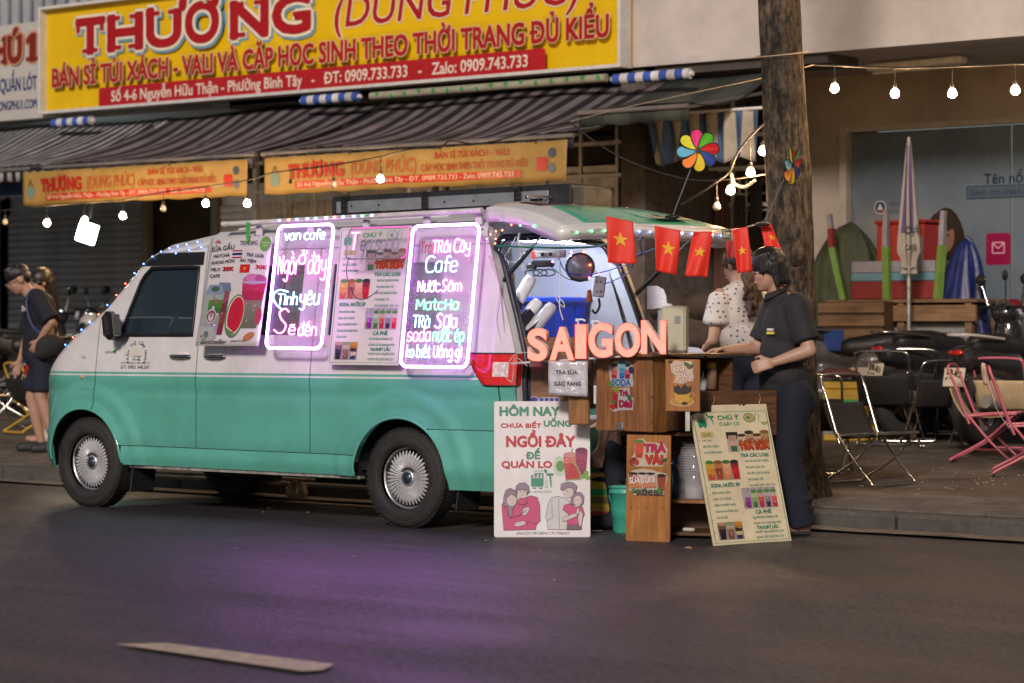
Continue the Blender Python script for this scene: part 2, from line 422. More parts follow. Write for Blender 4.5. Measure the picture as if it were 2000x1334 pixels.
# ================================================================== SETTING
def street_mat():
    m = bpy.data.materials.new('asphalt'); m.use_nodes = True; N = m.node_tree.nodes; L = m.node_tree.links; b = N['Principled BSDF']
    tc = N.new('ShaderNodeTexCoord')
    n1 = N.new('ShaderNodeTexNoise'); n1.inputs['Scale'].default_value = 30; n1.inputs['Detail'].default_value = 6; n1.inputs['Roughness'].default_value = .8
    n2 = N.new('ShaderNodeTexNoise'); n2.inputs['Scale'].default_value = .9; n2.inputs['Detail'].default_value = 8; n2.inputs['Roughness'].default_value = .62
    mp = N.new('ShaderNodeMapping'); mp.inputs['Scale'].default_value = (.35, 1.6, 1); L.new(tc.outputs['Object'], mp.inputs[0]); L.new(mp.outputs[0], n2.inputs['Vector'])
    v = N.new('ShaderNodeTexVoronoi'); v.inputs['Scale'].default_value = 120
    L.new(tc.outputs['Object'], n1.inputs['Vector']); L.new(tc.outputs['Object'], v.inputs['Vector'])
    cr = N.new('ShaderNodeValToRGB'); e = cr.color_ramp.elements
    e[0].position = .43; e[0].color = (.013, .012, .015, 1); e[1].position = .57; e[1].color = (.090, .080, .084, 1)
    L.new(n1.outputs[0], cr.inputs[0])
    r = N.new('ShaderNodeMapRange'); r.inputs[1].default_value = .3; r.inputs[2].default_value = .7; r.inputs[3].default_value = .6; r.inputs[4].default_value = 1.35
    L.new(n2.outputs[0], r.inputs[0]); mx = N.new('ShaderNodeVectorMath'); mx.operation = 'SCALE'
    L.new(cr.outputs[0], mx.inputs[0]); L.new(r.outputs[0], mx.inputs['Scale']); L.new(mx.outputs[0], b.inputs['Base Color'])
    r2 = N.new('ShaderNodeMapRange'); r2.inputs[1].default_value = .3; r2.inputs[2].default_value = .7; r2.inputs[3].default_value = .38; r2.inputs[4].default_value = .66
    L.new(n2.outputs[0], r2.inputs[0]); L.new(r2.outputs[0], b.inputs['Roughness'])
    bp = N.new('ShaderNodeBump'); bp.inputs['Strength'].default_value = .9; bp.inputs['Distance'].default_value = .006
    L.new(v.outputs['Distance'], bp.inputs['Height'])
    bp2 = N.new('ShaderNodeBump'); bp2.inputs['Strength'].default_value = .6; bp2.inputs['Distance'].default_value = .01
    L.new(n1.outputs[0], bp2.inputs['Height']); L.new(bp.outputs[0], bp2.inputs['Normal']); L.new(bp2.outputs[0], b.inputs['Normal'])
    return m
MB().grid(lambda u, v: (-60 + 90 * u, -12 + (KERB_Y + .02 + 12) * v, .006 * math.sin(u * 40) * math.sin(v * 23) * (1 - v)), 60, 20).build('road', street_mat(), kind='structure')
MB().box((-15, 5, -1.05), (200, 140, .1)).build('ground', mat('earth', '#2a2622', .9), kind='structure')
def marking():
    m = mat('road_paint', (.58, .47, .32), .6, var=.35, scale=22, bump=.4, bscale=60, detail=8)
    mb = MB()
    def f(x0, x1): mb.add([(x0 - .22, 6.17, .012), (x1 - .05, 6.17, .012), (x1 + .14, 6.30, .012), (x0 + .02, 6.36, .012)], [(0, 1, 2, 3)])
    mb.add([(-6.79, 6.262, .012), (-5.74, 6.16, .012), (-5.70, 6.23, .012), (-5.77, 6.36, .012), (-6.66, 6.40, .012)], [(0, 1, 2, 3, 4)])
    mb.build('lane_marking', m, kind='structure')
    b2 = MB(); b2.add([(-11.2, 6.25, .012), (-10.1, 6.16, .012), (-10.1, 6.36, .012), (-11.1, 6.40, .012)], [(0, 1, 2, 3)])
    b2.add([(-2.4, 6.25, .012), (-1.3, 6.16, .012), (-1.3, 6.36, .012), (-2.3, 6.40, .012)], [(0, 1, 2, 3)])
    b2.build('far_lane_marking', m, kind='structure')
marking()
MB().grid(lambda u, v: (-45 + 65 * u, 12.36 + .26 * v, .016 + .002 * math.sin(u * 300)), 120, 2).build('gutter', mat('gutter_concrete', (.15, .13, .10), .8, var=.5, scale=6, bump=.4), kind='structure')
# kerb of cast stones, then one row of border slabs, then the rough sloping pavement
kerbm = mat('kerb_concrete', (.075, .068, .06), .8, var=.35, scale=9, bump=.5, bscale=50)
kroot = MB().box((-15, KERB_Y + .12, -.07), (90, .2, .12)).build('kerb', kerbm, kind='structure')
kb = MB(); kb.box((0, 0, 0), (.985, .17, .22), bev=.018); ks = kb.build('kerb_stone', kerbm, kroot); kmesh = ks.data
bpy.data.objects.remove(ks)
slabm = mat('border_slab', (.10, .085, .072), .82, var=.4, scale=7, bump=.5, bscale=45)
sb_ = MB(); sb_.box((0, 0, 0), (.592, .392, .06), bev=.008); so_ = sb_.build('slab', slabm); smesh = so_.data; bpy.data.objects.remove(so_)
rr = random.Random(3)
for i in range(38):
    x = -20.5 + i
    if -19 < x < -3: piece('kerb_stone', kmesh, kroot, (x, KERB_Y + .085, -.008 + rr.uniform(-.004, .004)), (rr.uniform(-.008, .008), 0, rr.uniform(-.004, .004)))
slope = math.atan(.052)
pm = mat('pavement_concrete', (.078, .062, .048), .85, var=.55, scale=2.2, bump=.7, bscale=30, detail=8)
Y1 = KERB_Y + .17
pav = MB().grid(lambda u, v: (-60 + 90 * u, Y1 + (26 - Y1) * v, ground_z(Y1 + (26 - Y1) * v) - .004 + .006 * math.sin(u * 220) * math.sin(v * 40)), 90, 24).build('pavement', pm, kind='structure')
for i in range(30):
    x = -19.4 + i * .6
    for j in range(2):
        if j == 1 and -13.5 < x < -9.5: continue
        yy = Y1 + .2 + j * .4
        piece('slab', smesh, pav, (x + j * .3, yy, ground_z(yy) - .022 + rr.uniform(0, .004)), (slope + rr.uniform(-.006, .006), 0, 0))
# crumbs and litter on the pavement
lm = mat('litter', (.28, .24, .19), .8, var=.3)
lb = MB()
for i in range(70):
    q = gr(rr.gauss(1905, 60), rr.gauss(940, 14)) if i < 40 else gr(rr.uniform(1600, 2000), rr.uniform(880, 1000))
    s = rr.uniform(.003, .009); a = rr.uniform(0, PI)
    lb.box((q.x, q.y, q.z + .006), (s * 2, s, .005), (0, 0, a))
for i in range(16):
    x = rr.uniform(-13, -6); y = rr.uniform(9.0, 12.5); s = rr.uniform(.003, .008)
    lb.box((x, y, .012), (s * 2.2, s, .006), (0, 0, rr.uniform(0, 3)))
lb.build('litter', lm, kind='stuff')

# ================================================================== WHITE BUILDING (right)
FY, WY = 17.05, 18.75          # face of the upper storey, ground floor wall
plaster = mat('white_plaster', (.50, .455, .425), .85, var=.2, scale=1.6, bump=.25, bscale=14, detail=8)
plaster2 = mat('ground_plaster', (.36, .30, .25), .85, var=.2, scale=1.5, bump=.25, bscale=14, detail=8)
wb = thing('white_building', 'plain white plastered building with overhanging upper storey and a glass front, at right', 'building', (-12.05, FY, 0))
def wl(x, y, z): return (x + 12.05, y - FY, z)
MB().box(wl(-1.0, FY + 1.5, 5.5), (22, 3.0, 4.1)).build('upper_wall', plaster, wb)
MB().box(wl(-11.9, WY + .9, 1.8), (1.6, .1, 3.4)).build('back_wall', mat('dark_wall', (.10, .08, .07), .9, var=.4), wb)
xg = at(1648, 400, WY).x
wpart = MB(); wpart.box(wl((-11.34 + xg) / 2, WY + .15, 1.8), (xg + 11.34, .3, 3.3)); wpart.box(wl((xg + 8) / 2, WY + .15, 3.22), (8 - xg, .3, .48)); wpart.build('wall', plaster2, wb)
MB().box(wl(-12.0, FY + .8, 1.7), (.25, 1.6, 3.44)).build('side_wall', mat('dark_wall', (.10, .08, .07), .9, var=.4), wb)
# glass shop front in film-covered panes
glassm = mat('film_glass', (.12, .15, .175), .25, var=.1, scale=1.2, spec=.6)
gtop = 2.96
fr = MB(); fr.box(wl(xg + .03, WY - .02, 1.6), (.07, .1, 2.75)); fr.box(wl((xg + 8) / 2, WY - .02, gtop), (8 - xg, .08, .05)); fr.box(wl((xg + 8) / 2, WY - .02, .30), (8 - xg, .09, .1))
wf = fr.build('window_frame', mat('pale_frame', (.42, .36, .30), .5), wb)
for k in range(6):
    x0 = xg + .07 + k * 1.55
    MB().box(wl(x0 + .772, WY + .03, 1.62), (1.535, .02, 2.62)).build('pane', glassm, wf)
# printed film on the glass
pr = Pr(.0006)
def gp(u, v): p = at(u, v, WY); return p.x - xg, p.z
s_ = at(1100, 100, WY); scl = (at(1900, 400, WY) - at(1800, 400, WY)).length / 100
a, b = gp(1920, 350); pr.text('Tên nổi bật', a, b - .04, .085, '#1c2a44', bold=.012)
a, b = gp(1886, 382); pr.rrect(a, b - .03, 1.0, .11, .01, '#2b3a4c'); pr.rrect(a + .008, b - .022, .984, .094, .01, '#4b5a66'); pr.text('Dành cho khách hàng', a + .04, b, .05, '#26324a')
a, b = gp(1717, 405); pr.ell(a, b, .06, .06, '#d8d4cc'); pr.ell(a, b, .052, .052, '#27406a'); pr.poly([(a - .03, b - .02), (a + .03, b - .02), (a, b + .035)], '#d8d4cc'); pr.ell(a, b - .032, .02, .012, '#a04030')
pr.text('VIETNAM', a + .085, b + .005, .035, '#38435c'); pr.text('POST', a + .085, b - .055, .035, '#38435c')
a, b = gp(1948, 485); pr.rrect(a - .115, b - .14, .23, .27, .03, '#8c1242'); pr.rrect(a - .06, b - .045, .12, .10, .012, '#d8a8b4'); pr.rrect(a - .05, b - .035, .10, .08, .01, '#8c1242')
pr.line([(a - .05, b + .04), (a, b), (a + .05, b + .04)], .01, '#d8a8b4')
# woman's portrait on the film: long brown hair
a, b = gp(1845, 500)
pr.ell(a, b - .0, .20, .42, '#241812', 24); pr.ell(a + .12, b - .35, .16, .40, '#2a1c14', 20); pr.ell(a - .02, b + .17, .105, .15, '#7c5a48', 20); pr.ell(a - .02, b + .30, .13, .09, '#241812', 16)
pr.ell(a - .06, b + .18, .018, .008, '#1c120e'); pr.ell(a + .02, b + .18, .018, .008, '#1c120e'); pr.ell(a - .02, b + .09, .03, .010, '#8a3c36'); pr.line([(a - .02, b + .17), (a - .025, b + .13)], .008, '#6a4a3a')
pr.rect(a - .35, b - 1.0, .8, .55, '#46566a')
for k in range(5):
    q = gp(1775, 520 + k * 26); pr.rect(q[0] - .55, q[1], .3 - .03 * k, .012, '#5f6b76')
pr.rect(gp(1760, 300)[0], gp(1760, 300)[1] - .3, .004, .3, '#3a4750')
pr.build('printed_film', wf, printmat('film_print', .35), loc=wl(xg, WY + .018, 0))
tl = thing('tube_lamp_fitting', 'unlit white tube lamp fitting under the overhang of the white building', 'ceiling lamp', (0, 0, 0))
p = at(1762, 113, 18.3); q = at(1873, 108, 17.6)
tl.location = (p.x, 17.9, 3.40)
MB().box((.35, .0, 0), (.95, .10, .06), (0, 0, -.12), bev=.01).build('casing', mat('lamp_white', (.7, .65, .6), .4), tl)
MB().cyl((-.08, .05, -.045), (.78, -.05, -.045), .014).build('tube', mat('lamp_white', (.7, .65, .6), .4), tl)

# ================================================================== SHOP HOUSE (left)
SY = 18.6
sh = thing('market_shop', 'dark old market shop with grey roller shutters and railings under striped awnings', 'building', (-16, SY, 0))
def sl_(x, y, z): return (x + 16, y - SY, z)
grim = mat('grimy_wall', (.06, .05, .045), .9, var=.5, scale=2.5, bump=.4)
MB().box(sl_(-20, SY + .6, 2.6), (16.0, .3, 5.4)).build('back_wall', grim, sh)
MB().box(sl_(-16, 17.75, 5.0), (8.4, 1.3, 3.2)).box(sl_(-24, 17.75, 5.0), (7.5, 1.3, 3.2)).build('upper_wall', mat('corrugated_grey', (.30, .31, .34), .7, var=.25, scale=3), sh)
# corrugated cladding behind the top of the signs
cb = MB()
for k in range(60):
    x = -22 + k * .18; cb.box(sl_(x, 17.06, 5.0), (.09, .04, 1.6))
cb.build('corrugation', mat('corrugated_grey', (.30, .31, .34), .7), sh, kind='stuff')
shut_l = mat('shutter_blue_grey', (.27, .30, .35), .55, var=.25, scale=3, metal=.2)
shut_m = mat('shutter_light', (.70, .70, .72), .5, var=.25, scale=3, metal=.2)
shut_d = mat('shutter_brown', (.24, .19, .15), .6, var=.3, scale=3, metal=.1)
def shutter(x0, x1, m, z1=2.62, pitch=.078):
    W = x1 - x0; src = MB()
    src.add([(0, 0, 0), (W, 0, 0), (W, -.016, .012), (0, -.016, .012), (W, -.022, .035), (0, -.022, .035), (W, -.014, pitch - .010), (0, -.014, pitch - .010), (W, 0, pitch), (0, 0, pitch)],
            [(0, 1, 2, 3), (3, 2, 4, 5), (5, 4, 6, 7), (7, 6, 8, 9)])
    pn = MB().box(sl_((x0 + x1) / 2, SY + .03, 1.5), (W, .03, 2.5)).build('roller_shutter', m, sh)
    t = src.build('slat', m); me = t.data; bpy.data.objects.remove(t)
    n = int((z1 - .45) / pitch)
    for k in range(n): piece('slat', me, pn, sl_(x0, SY, .42 + k * pitch))
    for x in (x0 - .05, x1 + .05): MB().box(sl_(x, SY - .01, 1.5), (.10, .09, 2.4)).build('guide_rail', mat('rail_grey', (.16, .15, .14), .6), pn)
xs = [at(-120, 500, SY).x, at(18, 500, SY).x, at(282, 500, SY).x, at(425, 500, SY).x, at(1208, 500, SY).x, at(1262, 500, SY).x]
shutter(xs[0], xs[1] - .1, shut_d); shutter(xs[1], xs[2], shut_l)
shutter(xs[3] + .05, at(850, 400, SY).x, shut_m); shutter(at(860, 400, SY).x + .1, xs[4], shut_m); shutter(xs[4] + .1, at(1350, 500, SY).x, shut_d)
MB().box(sl_(-13.5, 17.35, 3.42), (6.8, .5, .1)).build('ledge', grim, sh)
# white steel railing with fine grille below it
rail = thing('steel_railing', 'white painted steel railing and grille behind the awnings of the market shop', 'railing', (-13, 18.2, 1.9))
rw = mat('white_steel', (.72, .69, .67), .5, var=.15)
xa, xb = at(500, 330, 18.2).x, at(1500, 330, 18.2).x
def rl(x, z, y=18.2): return (x + 13, y - 18.2, z - 1.9)
for z in (2.30, 2.62, 2.92): MB().bar(rl(xa, z), rl(xb, z), .035).build('rail', rw, rail)
x = xa
k = 0
while x < xb:
    MB().bar(rl(x, 1.9), rl(x, 3.3), .05 if k % 3 == 0 else .028).build('post', rw, rail); x += .42; k += 1
gm = MB()
x = xa
while x < xb: gm.bar(rl(x, 1.92, 18.24), rl(x, 2.52, 18.24), .014); x += .075
for z in (1.95, 2.1, 2.25, 2.4): gm.bar(rl(xa, z, 18.23), rl(xb, z, 18.23), .012)
gm.build('grille', rw, rail, kind='stuff')
MB().box(rl((xa + xb) / 2, 2.2, 18.34), (xb - xa, .02, .55)).build('panel', mat('milky_panel', (.66, .62, .62), .7, var=.3, scale=3), rail)
# clothes on hangers in the dark doorway
cols = ['#3a2420', '#4a3028', '#2c201e', '#54382c', '#3c2e2a', '#2a2222', '#5a4034', '#352824']
for i, (u0, wd, v0, v1) in enumerate([(1285, 30, 340, 640), (1322, 36, 330, 660), (1368, 40, 400, 660), (1408, 36, 350, 650), (1445, 34, 380, 640), (1478, 30, 330, 650), (1270, 22, 420, 560)]):
    p0 = at(u0, v0, 18.0 + .05 * (i % 3)); p1 = at(u0, v1, 18.0); W = wd / 235.0
    c = MB(); c.grid(lambda a, b, p0=p0, p1=p1, W=W, i=i: (p0.x + (a - .5) * W * (1.0 - .25 * b ** 3), p0.y + .03 * math.sin(a * 14 + i) * (1 - b * .6), p1.z + (p0.z - p1.z) * b - .04 * abs(a - .5) * b), 16, 10)
    lab = ['hanging dark brown coat', 'long hanging brown garment', 'short hanging russet garment', 'hanging grey brown dress', 'hanging umber coat', 'hanging plum dark garment', 'small hanging amber-collared garment'][i]
    tag(c.build('hanging_garment', mat('cloth_%d' % i, cols[i], .9, var=.3, scale=5), solid=.02), lab + ', ' + ['leftmost but one', 'second', 'third', 'fourth', 'fifth', 'rightmost beside the tree', 'first on the left'][i] + ' in the doorway behind the counter', 'garment', 'clothes hanging in the shop doorway')
hrl = MB().bar((at(1255, 335, 18.1).x, 18.05, 2.62), (at(1500, 335, 18.1).x, 18.05, 2.62), .025); tag(hrl.build('clothes_rail', rw), 'thin steel rail carrying the clothes in the dark doorway', 'rail')
MB().box(sl_(at(1390, 500, SY).x + .1, SY - .25, 1.5), (1.9, .04, 2.3)).build('doorway_shade_sheet', mat('doorway_shade_brown', (.055, .038, .03), .95, var=.5, scale=4), sh)  # dark sheet standing in for the shade inside the doorway
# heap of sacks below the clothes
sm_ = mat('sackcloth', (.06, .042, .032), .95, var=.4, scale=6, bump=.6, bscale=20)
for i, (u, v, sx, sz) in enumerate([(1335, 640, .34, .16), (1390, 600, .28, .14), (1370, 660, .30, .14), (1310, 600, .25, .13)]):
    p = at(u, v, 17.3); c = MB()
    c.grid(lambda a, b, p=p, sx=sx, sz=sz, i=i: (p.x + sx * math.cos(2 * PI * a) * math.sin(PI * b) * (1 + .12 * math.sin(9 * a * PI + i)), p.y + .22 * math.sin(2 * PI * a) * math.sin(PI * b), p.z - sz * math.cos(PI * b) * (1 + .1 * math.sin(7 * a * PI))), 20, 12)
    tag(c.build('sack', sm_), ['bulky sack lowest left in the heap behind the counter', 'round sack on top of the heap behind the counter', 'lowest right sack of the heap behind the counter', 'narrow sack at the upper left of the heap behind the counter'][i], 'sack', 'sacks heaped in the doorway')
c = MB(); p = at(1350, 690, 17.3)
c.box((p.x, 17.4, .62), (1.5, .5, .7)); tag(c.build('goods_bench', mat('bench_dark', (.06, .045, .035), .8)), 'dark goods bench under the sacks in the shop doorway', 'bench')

# ---- signs
def board(name, label, cat, W, Hh, th, face, loc, rz=0, rx=0, framecol=None, group=None, ry=0, rough=.4, back=None):
    t = thing(name, label, cat, loc, (rx, ry, rz), group)
    o = MB().box((W / 2, th / 2, Hh / 2), (W, th, Hh), bev=min(.006, th * .3)).build('panel', mat('face_' + face.strip('#') + str(rough), face, rough, var=.08, scale=2.5, detail=6), t)
    return t
YZ = 3.44
sg = board('shop_sign', 'long yellow shop sign with huge red lettering above the awnings', 'sign', 7.42, 1.10, .12, '#d9b200', (-19.42, 16.93, YZ), rough=.45)
fm = mat('sign_frame_white', (.6, .58, .55), .4)
f = MB(); f.box((3.71, -.01, .012), (7.46, .16, .03)); f.box((3.71, -.01, 1.10), (7.46, .16, .03)); f.box((0, -.01, .555), (.03, .158, 1.06)); f.box((7.42, -.01, .555), (.03, .158, 1.06)); f.build('frame', fm, sg)
p = Pr(.0008)
red = '#a3141c'
def sgp(u, v): q = at(u, v, 16.93); return q.x + 19.42, q.z - YZ
def slabword(pr, txt, x, z, h, width, col, out, sh_):
    """fat slab-serif capitals: bold glyphs with slabs added at the stroke ends"""
    n = len(txt)
    wd = {'T': .95, 'H': 1.12, 'Ư': 1.1, 'Ơ': 1.12, 'N': 1.1, 'G': 1.08, 'Ú': 1.05, '1': .6}
    tot = sum(wd.get(c, 1) for c in txt); cx = x; sc = width / tot
    for c in txt:
        cw = wd.get(c, 1) * sc; g = cw * .84; b = .045
        def parts(e):
            S = []
            s = h * .13
            def slab(a0, a1, zz): S.append((cx + g * a0 - e, zz - e, g * (a1 - a0) + 2 * e, s + 2 * e))
            if c == 'T': slab(.22, .78, 0); S.append((cx - e, h * .62 - e, g * .14 + 2 * e, h * .38 + 2 * e)); S.append((cx + g * .86 - e, h * .62 - e, g * .14 + 2 * e, h * .38 + 2 * e))
            if c in 'HN': slab(-.05, .40, 0); slab(-.05, .36, h - s); slab(.64, 1.05, h - s)
            if c == 'H': slab(.60, 1.05, 0)
            if c in 'ƯÚ': slab(-.05, .38, h - s); slab(.62, 1.0, h - s)
            if c == '1': slab(-.1, 1.1, 0)
            if c == 'G': S.append((cx + g * .55 - e, h * .42 - e, g * .5 + 2 * e, s + 2 * e))
            return S
        layers = ([('#6fa0b8', b + .075, h * .045, h * .03, -h * .05)] if sh_ else []) + ([(out, b + .06, h * .035, 0, 0)] if out else []) + [(col, b, 0, 0, 0)]
        for cc, bb, e, dx, dz in layers:
            V, F = glyphs(c); x0 = min(q[0] for q in V); base = {'Ơ': 'O', 'Ư': 'U', 'Ú': 'U'}.get(c, c)
            if c == '1': V, F = [(.06, 0), (.14, 0), (.14, CAPH), (.08, CAPH), (0, CAPH * .82), (0, CAPH * .72), (.06, CAPH * .78)], [(0, 1, 2, 3, 4, 5, 6)]; x0 = 0
            Vb, _ = glyphs(base) if c != '1' else ([(0, 0), (.2, 0)], 0); wb0 = max(q[0] for q in Vb) - min(q[0] for q in Vb); k_ = h / CAPH
            for ex, ez in ring(bb): pr._add([(cx + (q[0] - x0) * g / wb0 + dx + ex * k_, z + (q[1] + ez) * k_ + dz) for q in V], F, cc)
            for (a, d, ww, hh) in parts(e): pr.rect(a + dx, z + d + dz, ww, hh, cc)
        cx += cw
a, b_ = sgp(152, 107); a2, _ = sgp(622, 75)
slabword(p, 'THƯƠNG', a, b_ + .005, .345, a2 - a, red, '#e8e0cc', True)
a, b_ = sgp(655, 58); a2, _ = sgp(1132, 20)
for cc, bb in (('#e8e0cc', .055), (red, .018)):
    pass
p.text('(DUNG PHÚC)', a, b_ + .02, .29, red, width=a2 - a, bold=.012, slant=.16, outline='#e8dcc0', ow=.03)
# serif strokes of the italic word
a, b_ = sgp(112, 171); a2, _ = sgp(1197, 80)
p.text('BÁN SỈ TÚI XÁCH - VALI VÀ CẶP HỌC SINH THEO THỜI TRANG ĐỦ KIỂU', a, b_ + .0, .185, red, width=a2 - a, bold=.035, outline='#d8b890', ow=.03)
a, b_ = sgp(203, 212); a2, _ = sgp(1075, 141)
p.rrect(a, b_ + .0, a2 - a, .205, .03, '#b01c22')
a0 = sgp(228, 0)[0]; a1 = sgp(1040, 0)[0]
p.text('Số 4-6 Nguyễn Hữu Thận - Phường Bình Tây   -   ĐT: 0909.733.733   -   Zalo: 0909.743.733', a0, b_ + .055, .105, '#e8d8c8', width=a1 - a0, bold=.02)
p.build('lettering', sg, printmat('sign_print', .4), loc=(0, -.001, 0), kind='stuff')
# neighbouring white sign
x1 = at(103, 200, 16.9).x; wsn = board('white_shop_sign', 'white shop sign with red, blue and navy lettering left of the yellow one', 'sign', 2.6, 1.02, .1, '#b9b5ae', (x1 - 2.63, 16.95, 3.41))
p = Pr(.0008)
def wp(u, v): q = at(u, v, 16.95); return q.x - (x1 - 2.63), q.z - 3.41
a, b_ = wp(0, 128)
slabword(p, 'HÚ', a - .1, b_ + .02, .27, .50, '#7c2416', '#c89070', False); slabword(p, '1', a + .45, b_ + .02, .27, .20, '#7c2416', '#c89070', False)
slabword(p, 'ONG', a - .95, b_ + .02, .27, .66, '#7c2416', '#c89070', False)
a2 = wp(72, 170)[0]; p.text('QUẦN ÁO MÁY, QUẦN LÓT', a2, wp(92, 172)[1], .14, '#16306c', width=1.45, bold=.02, align='r')
a2 = wp(72, 210)[0]; p.text('WWW.PHONGPHU1.COM', a2, wp(90, 209)[1], .095, '#16306c', width=1.0, bold=.02, align='r')
p.build('lettering', wsn, printmat('sign_print', .4), loc=(0, -.001, 0), kind='stuff')

# ---- striped awnings seen from below
def stripemat(name, a, b, pitch, axis=0, duty=.5, emiss=0, rough=.8, skew=0.0):
    m = bpy.data.materials.new(name); m.use_nodes = True; N = m.node_tree.nodes; L = m.node_tree.links; bb = N['Principled BSDF']
    tc = N.new('ShaderNodeTexCoord'); sp = N.new('ShaderNodeSeparateXYZ'); L.new(tc.outputs['Object'], sp.inputs[0])
    m1 = N.new('ShaderNodeMath'); m1.operation = 'MULTIPLY'; m1.inputs[1].default_value = 1 / pitch; L.new(sp.outputs[axis], m1.inputs[0])
    m2 = N.new('ShaderNodeMath'); m2.operation = 'FRACT'; L.new(m1.outputs[0], m2.inputs[0])
    m3 = N.new('ShaderNodeMath'); m3.operation = 'GREATER_THAN'; m3.inputs[1].default_value = duty; L.new(m2.outputs[0], m3.inputs[0])
    mx = N.new('ShaderNodeMix'); mx.data_type = 'RGBA'; L.new(m3.outputs[0], mx.inputs[0]); mx.inputs[6].default_value = hx(a) if isinstance(a, str) else (*a, 1); mx.inputs[7].default_value = hx(b) if isinstance(b, str) else (*b, 1)
    n = N.new('ShaderNodeTexNoise'); n.inputs['Scale'].default_value = 4; n.inputs['Detail'].default_value = 6; L.new(tc.outputs['Object'], n.inputs['Vector'])
    r = N.new('ShaderNodeMapRange'); r.inputs[1].default_value = .3; r.inputs[2].default_value = .7; r.inputs[3].default_value = .55; r.inputs[4].default_value = 1.2; L.new(n.outputs[0], r.inputs[0])
    sc = N.new('ShaderNodeVectorMath'); sc.operation = 'SCALE'; L.new(mx.outputs[2], sc.inputs[0]); L.new(r.outputs[0], sc.inputs['Scale'])
    L.new(sc.outputs[0], bb.inputs['Base Color']); bb.inputs['Roughness'].default_value = rough
    return m
def awning(x0, x1, label, m, zf=2.76, yf=15.48, zb=3.35, yb=17.2, drop=0):
    t = thing('awning', label, 'awning', (x0, yf, zf), 0, 'fabric awnings over the shop fronts')
    W = x1 - x0; D = yb - yf
    def f(a, b):
        z = (zb - zf) * b - .10 * math.sin(PI * b) + .018 * math.sin(a * W * 9) * math.sin(PI * b) + .02 * math.sin(a * W * 2.3 + b * 4)
        return (a * W, b * D, z)
    MB().grid(f, int(W * 14), 12).build('fabric', m, t, solid=.004)
    fr = mat('awning_steel', (.2, .18, .17), .5, metal=.4)
    MB().cyl((0, 0, -.02), (W, 0, -.02), .022).build('front_bar', fr, t)
    for k in range(3): x = W * (.02 + .48 * k); MB().bar((x, 0, -.03), (x, D * .97, (zb - zf) * .9 - .14), .025).build('arm', fr, t)
    MB().grid(lambda a, b: (a * W, .005 + .012 * math.sin(a * W * 12) * (1 - b), -.02 - .10 * (1 - b) - .02 * abs(math.sin(a * W * 11)) * (1 - b)), int(W * 20), 2).build('valance', m, t, solid=.003)
    return t
dk = stripemat('stripe_dark', (.018, .012, .020), (.17, .145, .15), .21)
bw = stripemat('stripe_black_white', (.010, .009, .012), (.34, .33, .34), .12)
gn = stripemat('stripe_green', (.028, .035, .026), (.055, .06, .045), .5)
awning(-21.5, at(85, 330, 15.48).x, 'black and white striped awning at far left', bw)
awning(at(45, 330, 15.48).x + .12, at(500, 330, 15.48).x, 'dark striped awning above the shorter yellow banner', dk)
awning(at(512, 300, 15.48).x, at(1120, 300, 15.48).x, 'dark striped awning above the longer yellow banner', dk)
awning(at(1130, 250, 15.9).x, at(1345, 250, 15.9).x, 'plain dark green awning right of the striped ones', gn, zf=2.98, yf=15.9)
# rolled blue and white blinds on the ledge
bwb = stripemat('stripe_blue_white', (.035, .09, .40), (.62, .60, .60), .16, 0, .5)
for (u0, u1, v, lb_, i) in [(592, 700, 197, 'rolled blue and white blind under the middle of the yellow sign', 0), (105, 180, 241, 'rolled blue and white blind under the left end of the yellow sign', 1), (1200, 1348, 155, 'rolled blue and white blind under the right end of the yellow sign', 2)]:
    a = at(u0, v, 16.75); b = at(u1, v, 16.75); t = thing('rolled_blind', lb_, 'blind', a, 0, 'rolled blue and white blinds')
    MB().cyl((0, 0, 0), (b.x - a.x, 0, 0), .045, n=16).build('roll', bwb, t); MB().cyl((-.03, 0, 0), (0, 0, 0), .02).cyl((b.x - a.x, 0, 0), (b.x - a.x + .03, 0, 0), .02).build('end_pin', rw, t)
a = at(725, 188, 16.8); b = at(1185, 166, 16.8); gl = thing('rolled_green_blind', 'rolled cream blind with green leaf pattern under the yellow sign', 'blind', a)
mbg = MB().cyl((0, 0, 0), (b.x - a.x, 0, .0), .035, n=14); mbg.build('roll', mat('cream_roll', (.30, .29, .22), .7, var=.2), gl)
q = MB()
for k in range(16): q.box((.1 + k * (b.x - a.x) / 16, -.033, rr.uniform(-.02, .02)), (.035, .012, .03), (0, rr.uniform(-1, 1), 0))
q.build('leaf_print', mat('leaf_green', (.03, .28, .05), .6), gl, kind='stuff')
# blue and white curtain awning right
a = at(1262, 228, 16.6); b = at(1482, 228, 16.6); t = thing('striped_curtain', 'short hanging curtain with wide blue and cream stripes beside the tree', 'curtain', a)
W = b.x - a.x
bc = stripemat('stripe_blue_cream', (.07, .13, .26), (.42, .36, .28), .175)
MB().grid(lambda u, v: (u * W + .10 * v * (1 - u) , .04 * math.sin(u * 42) * (.3 + v), -.40 * v - .03 * math.sin(u * 21) * v), 90, 8).build('cloth', bc, t, solid=.004)
MB().cyl((-.05, 0, .01), (W + .05, 0, .01), .014).build('bar', rw, t)
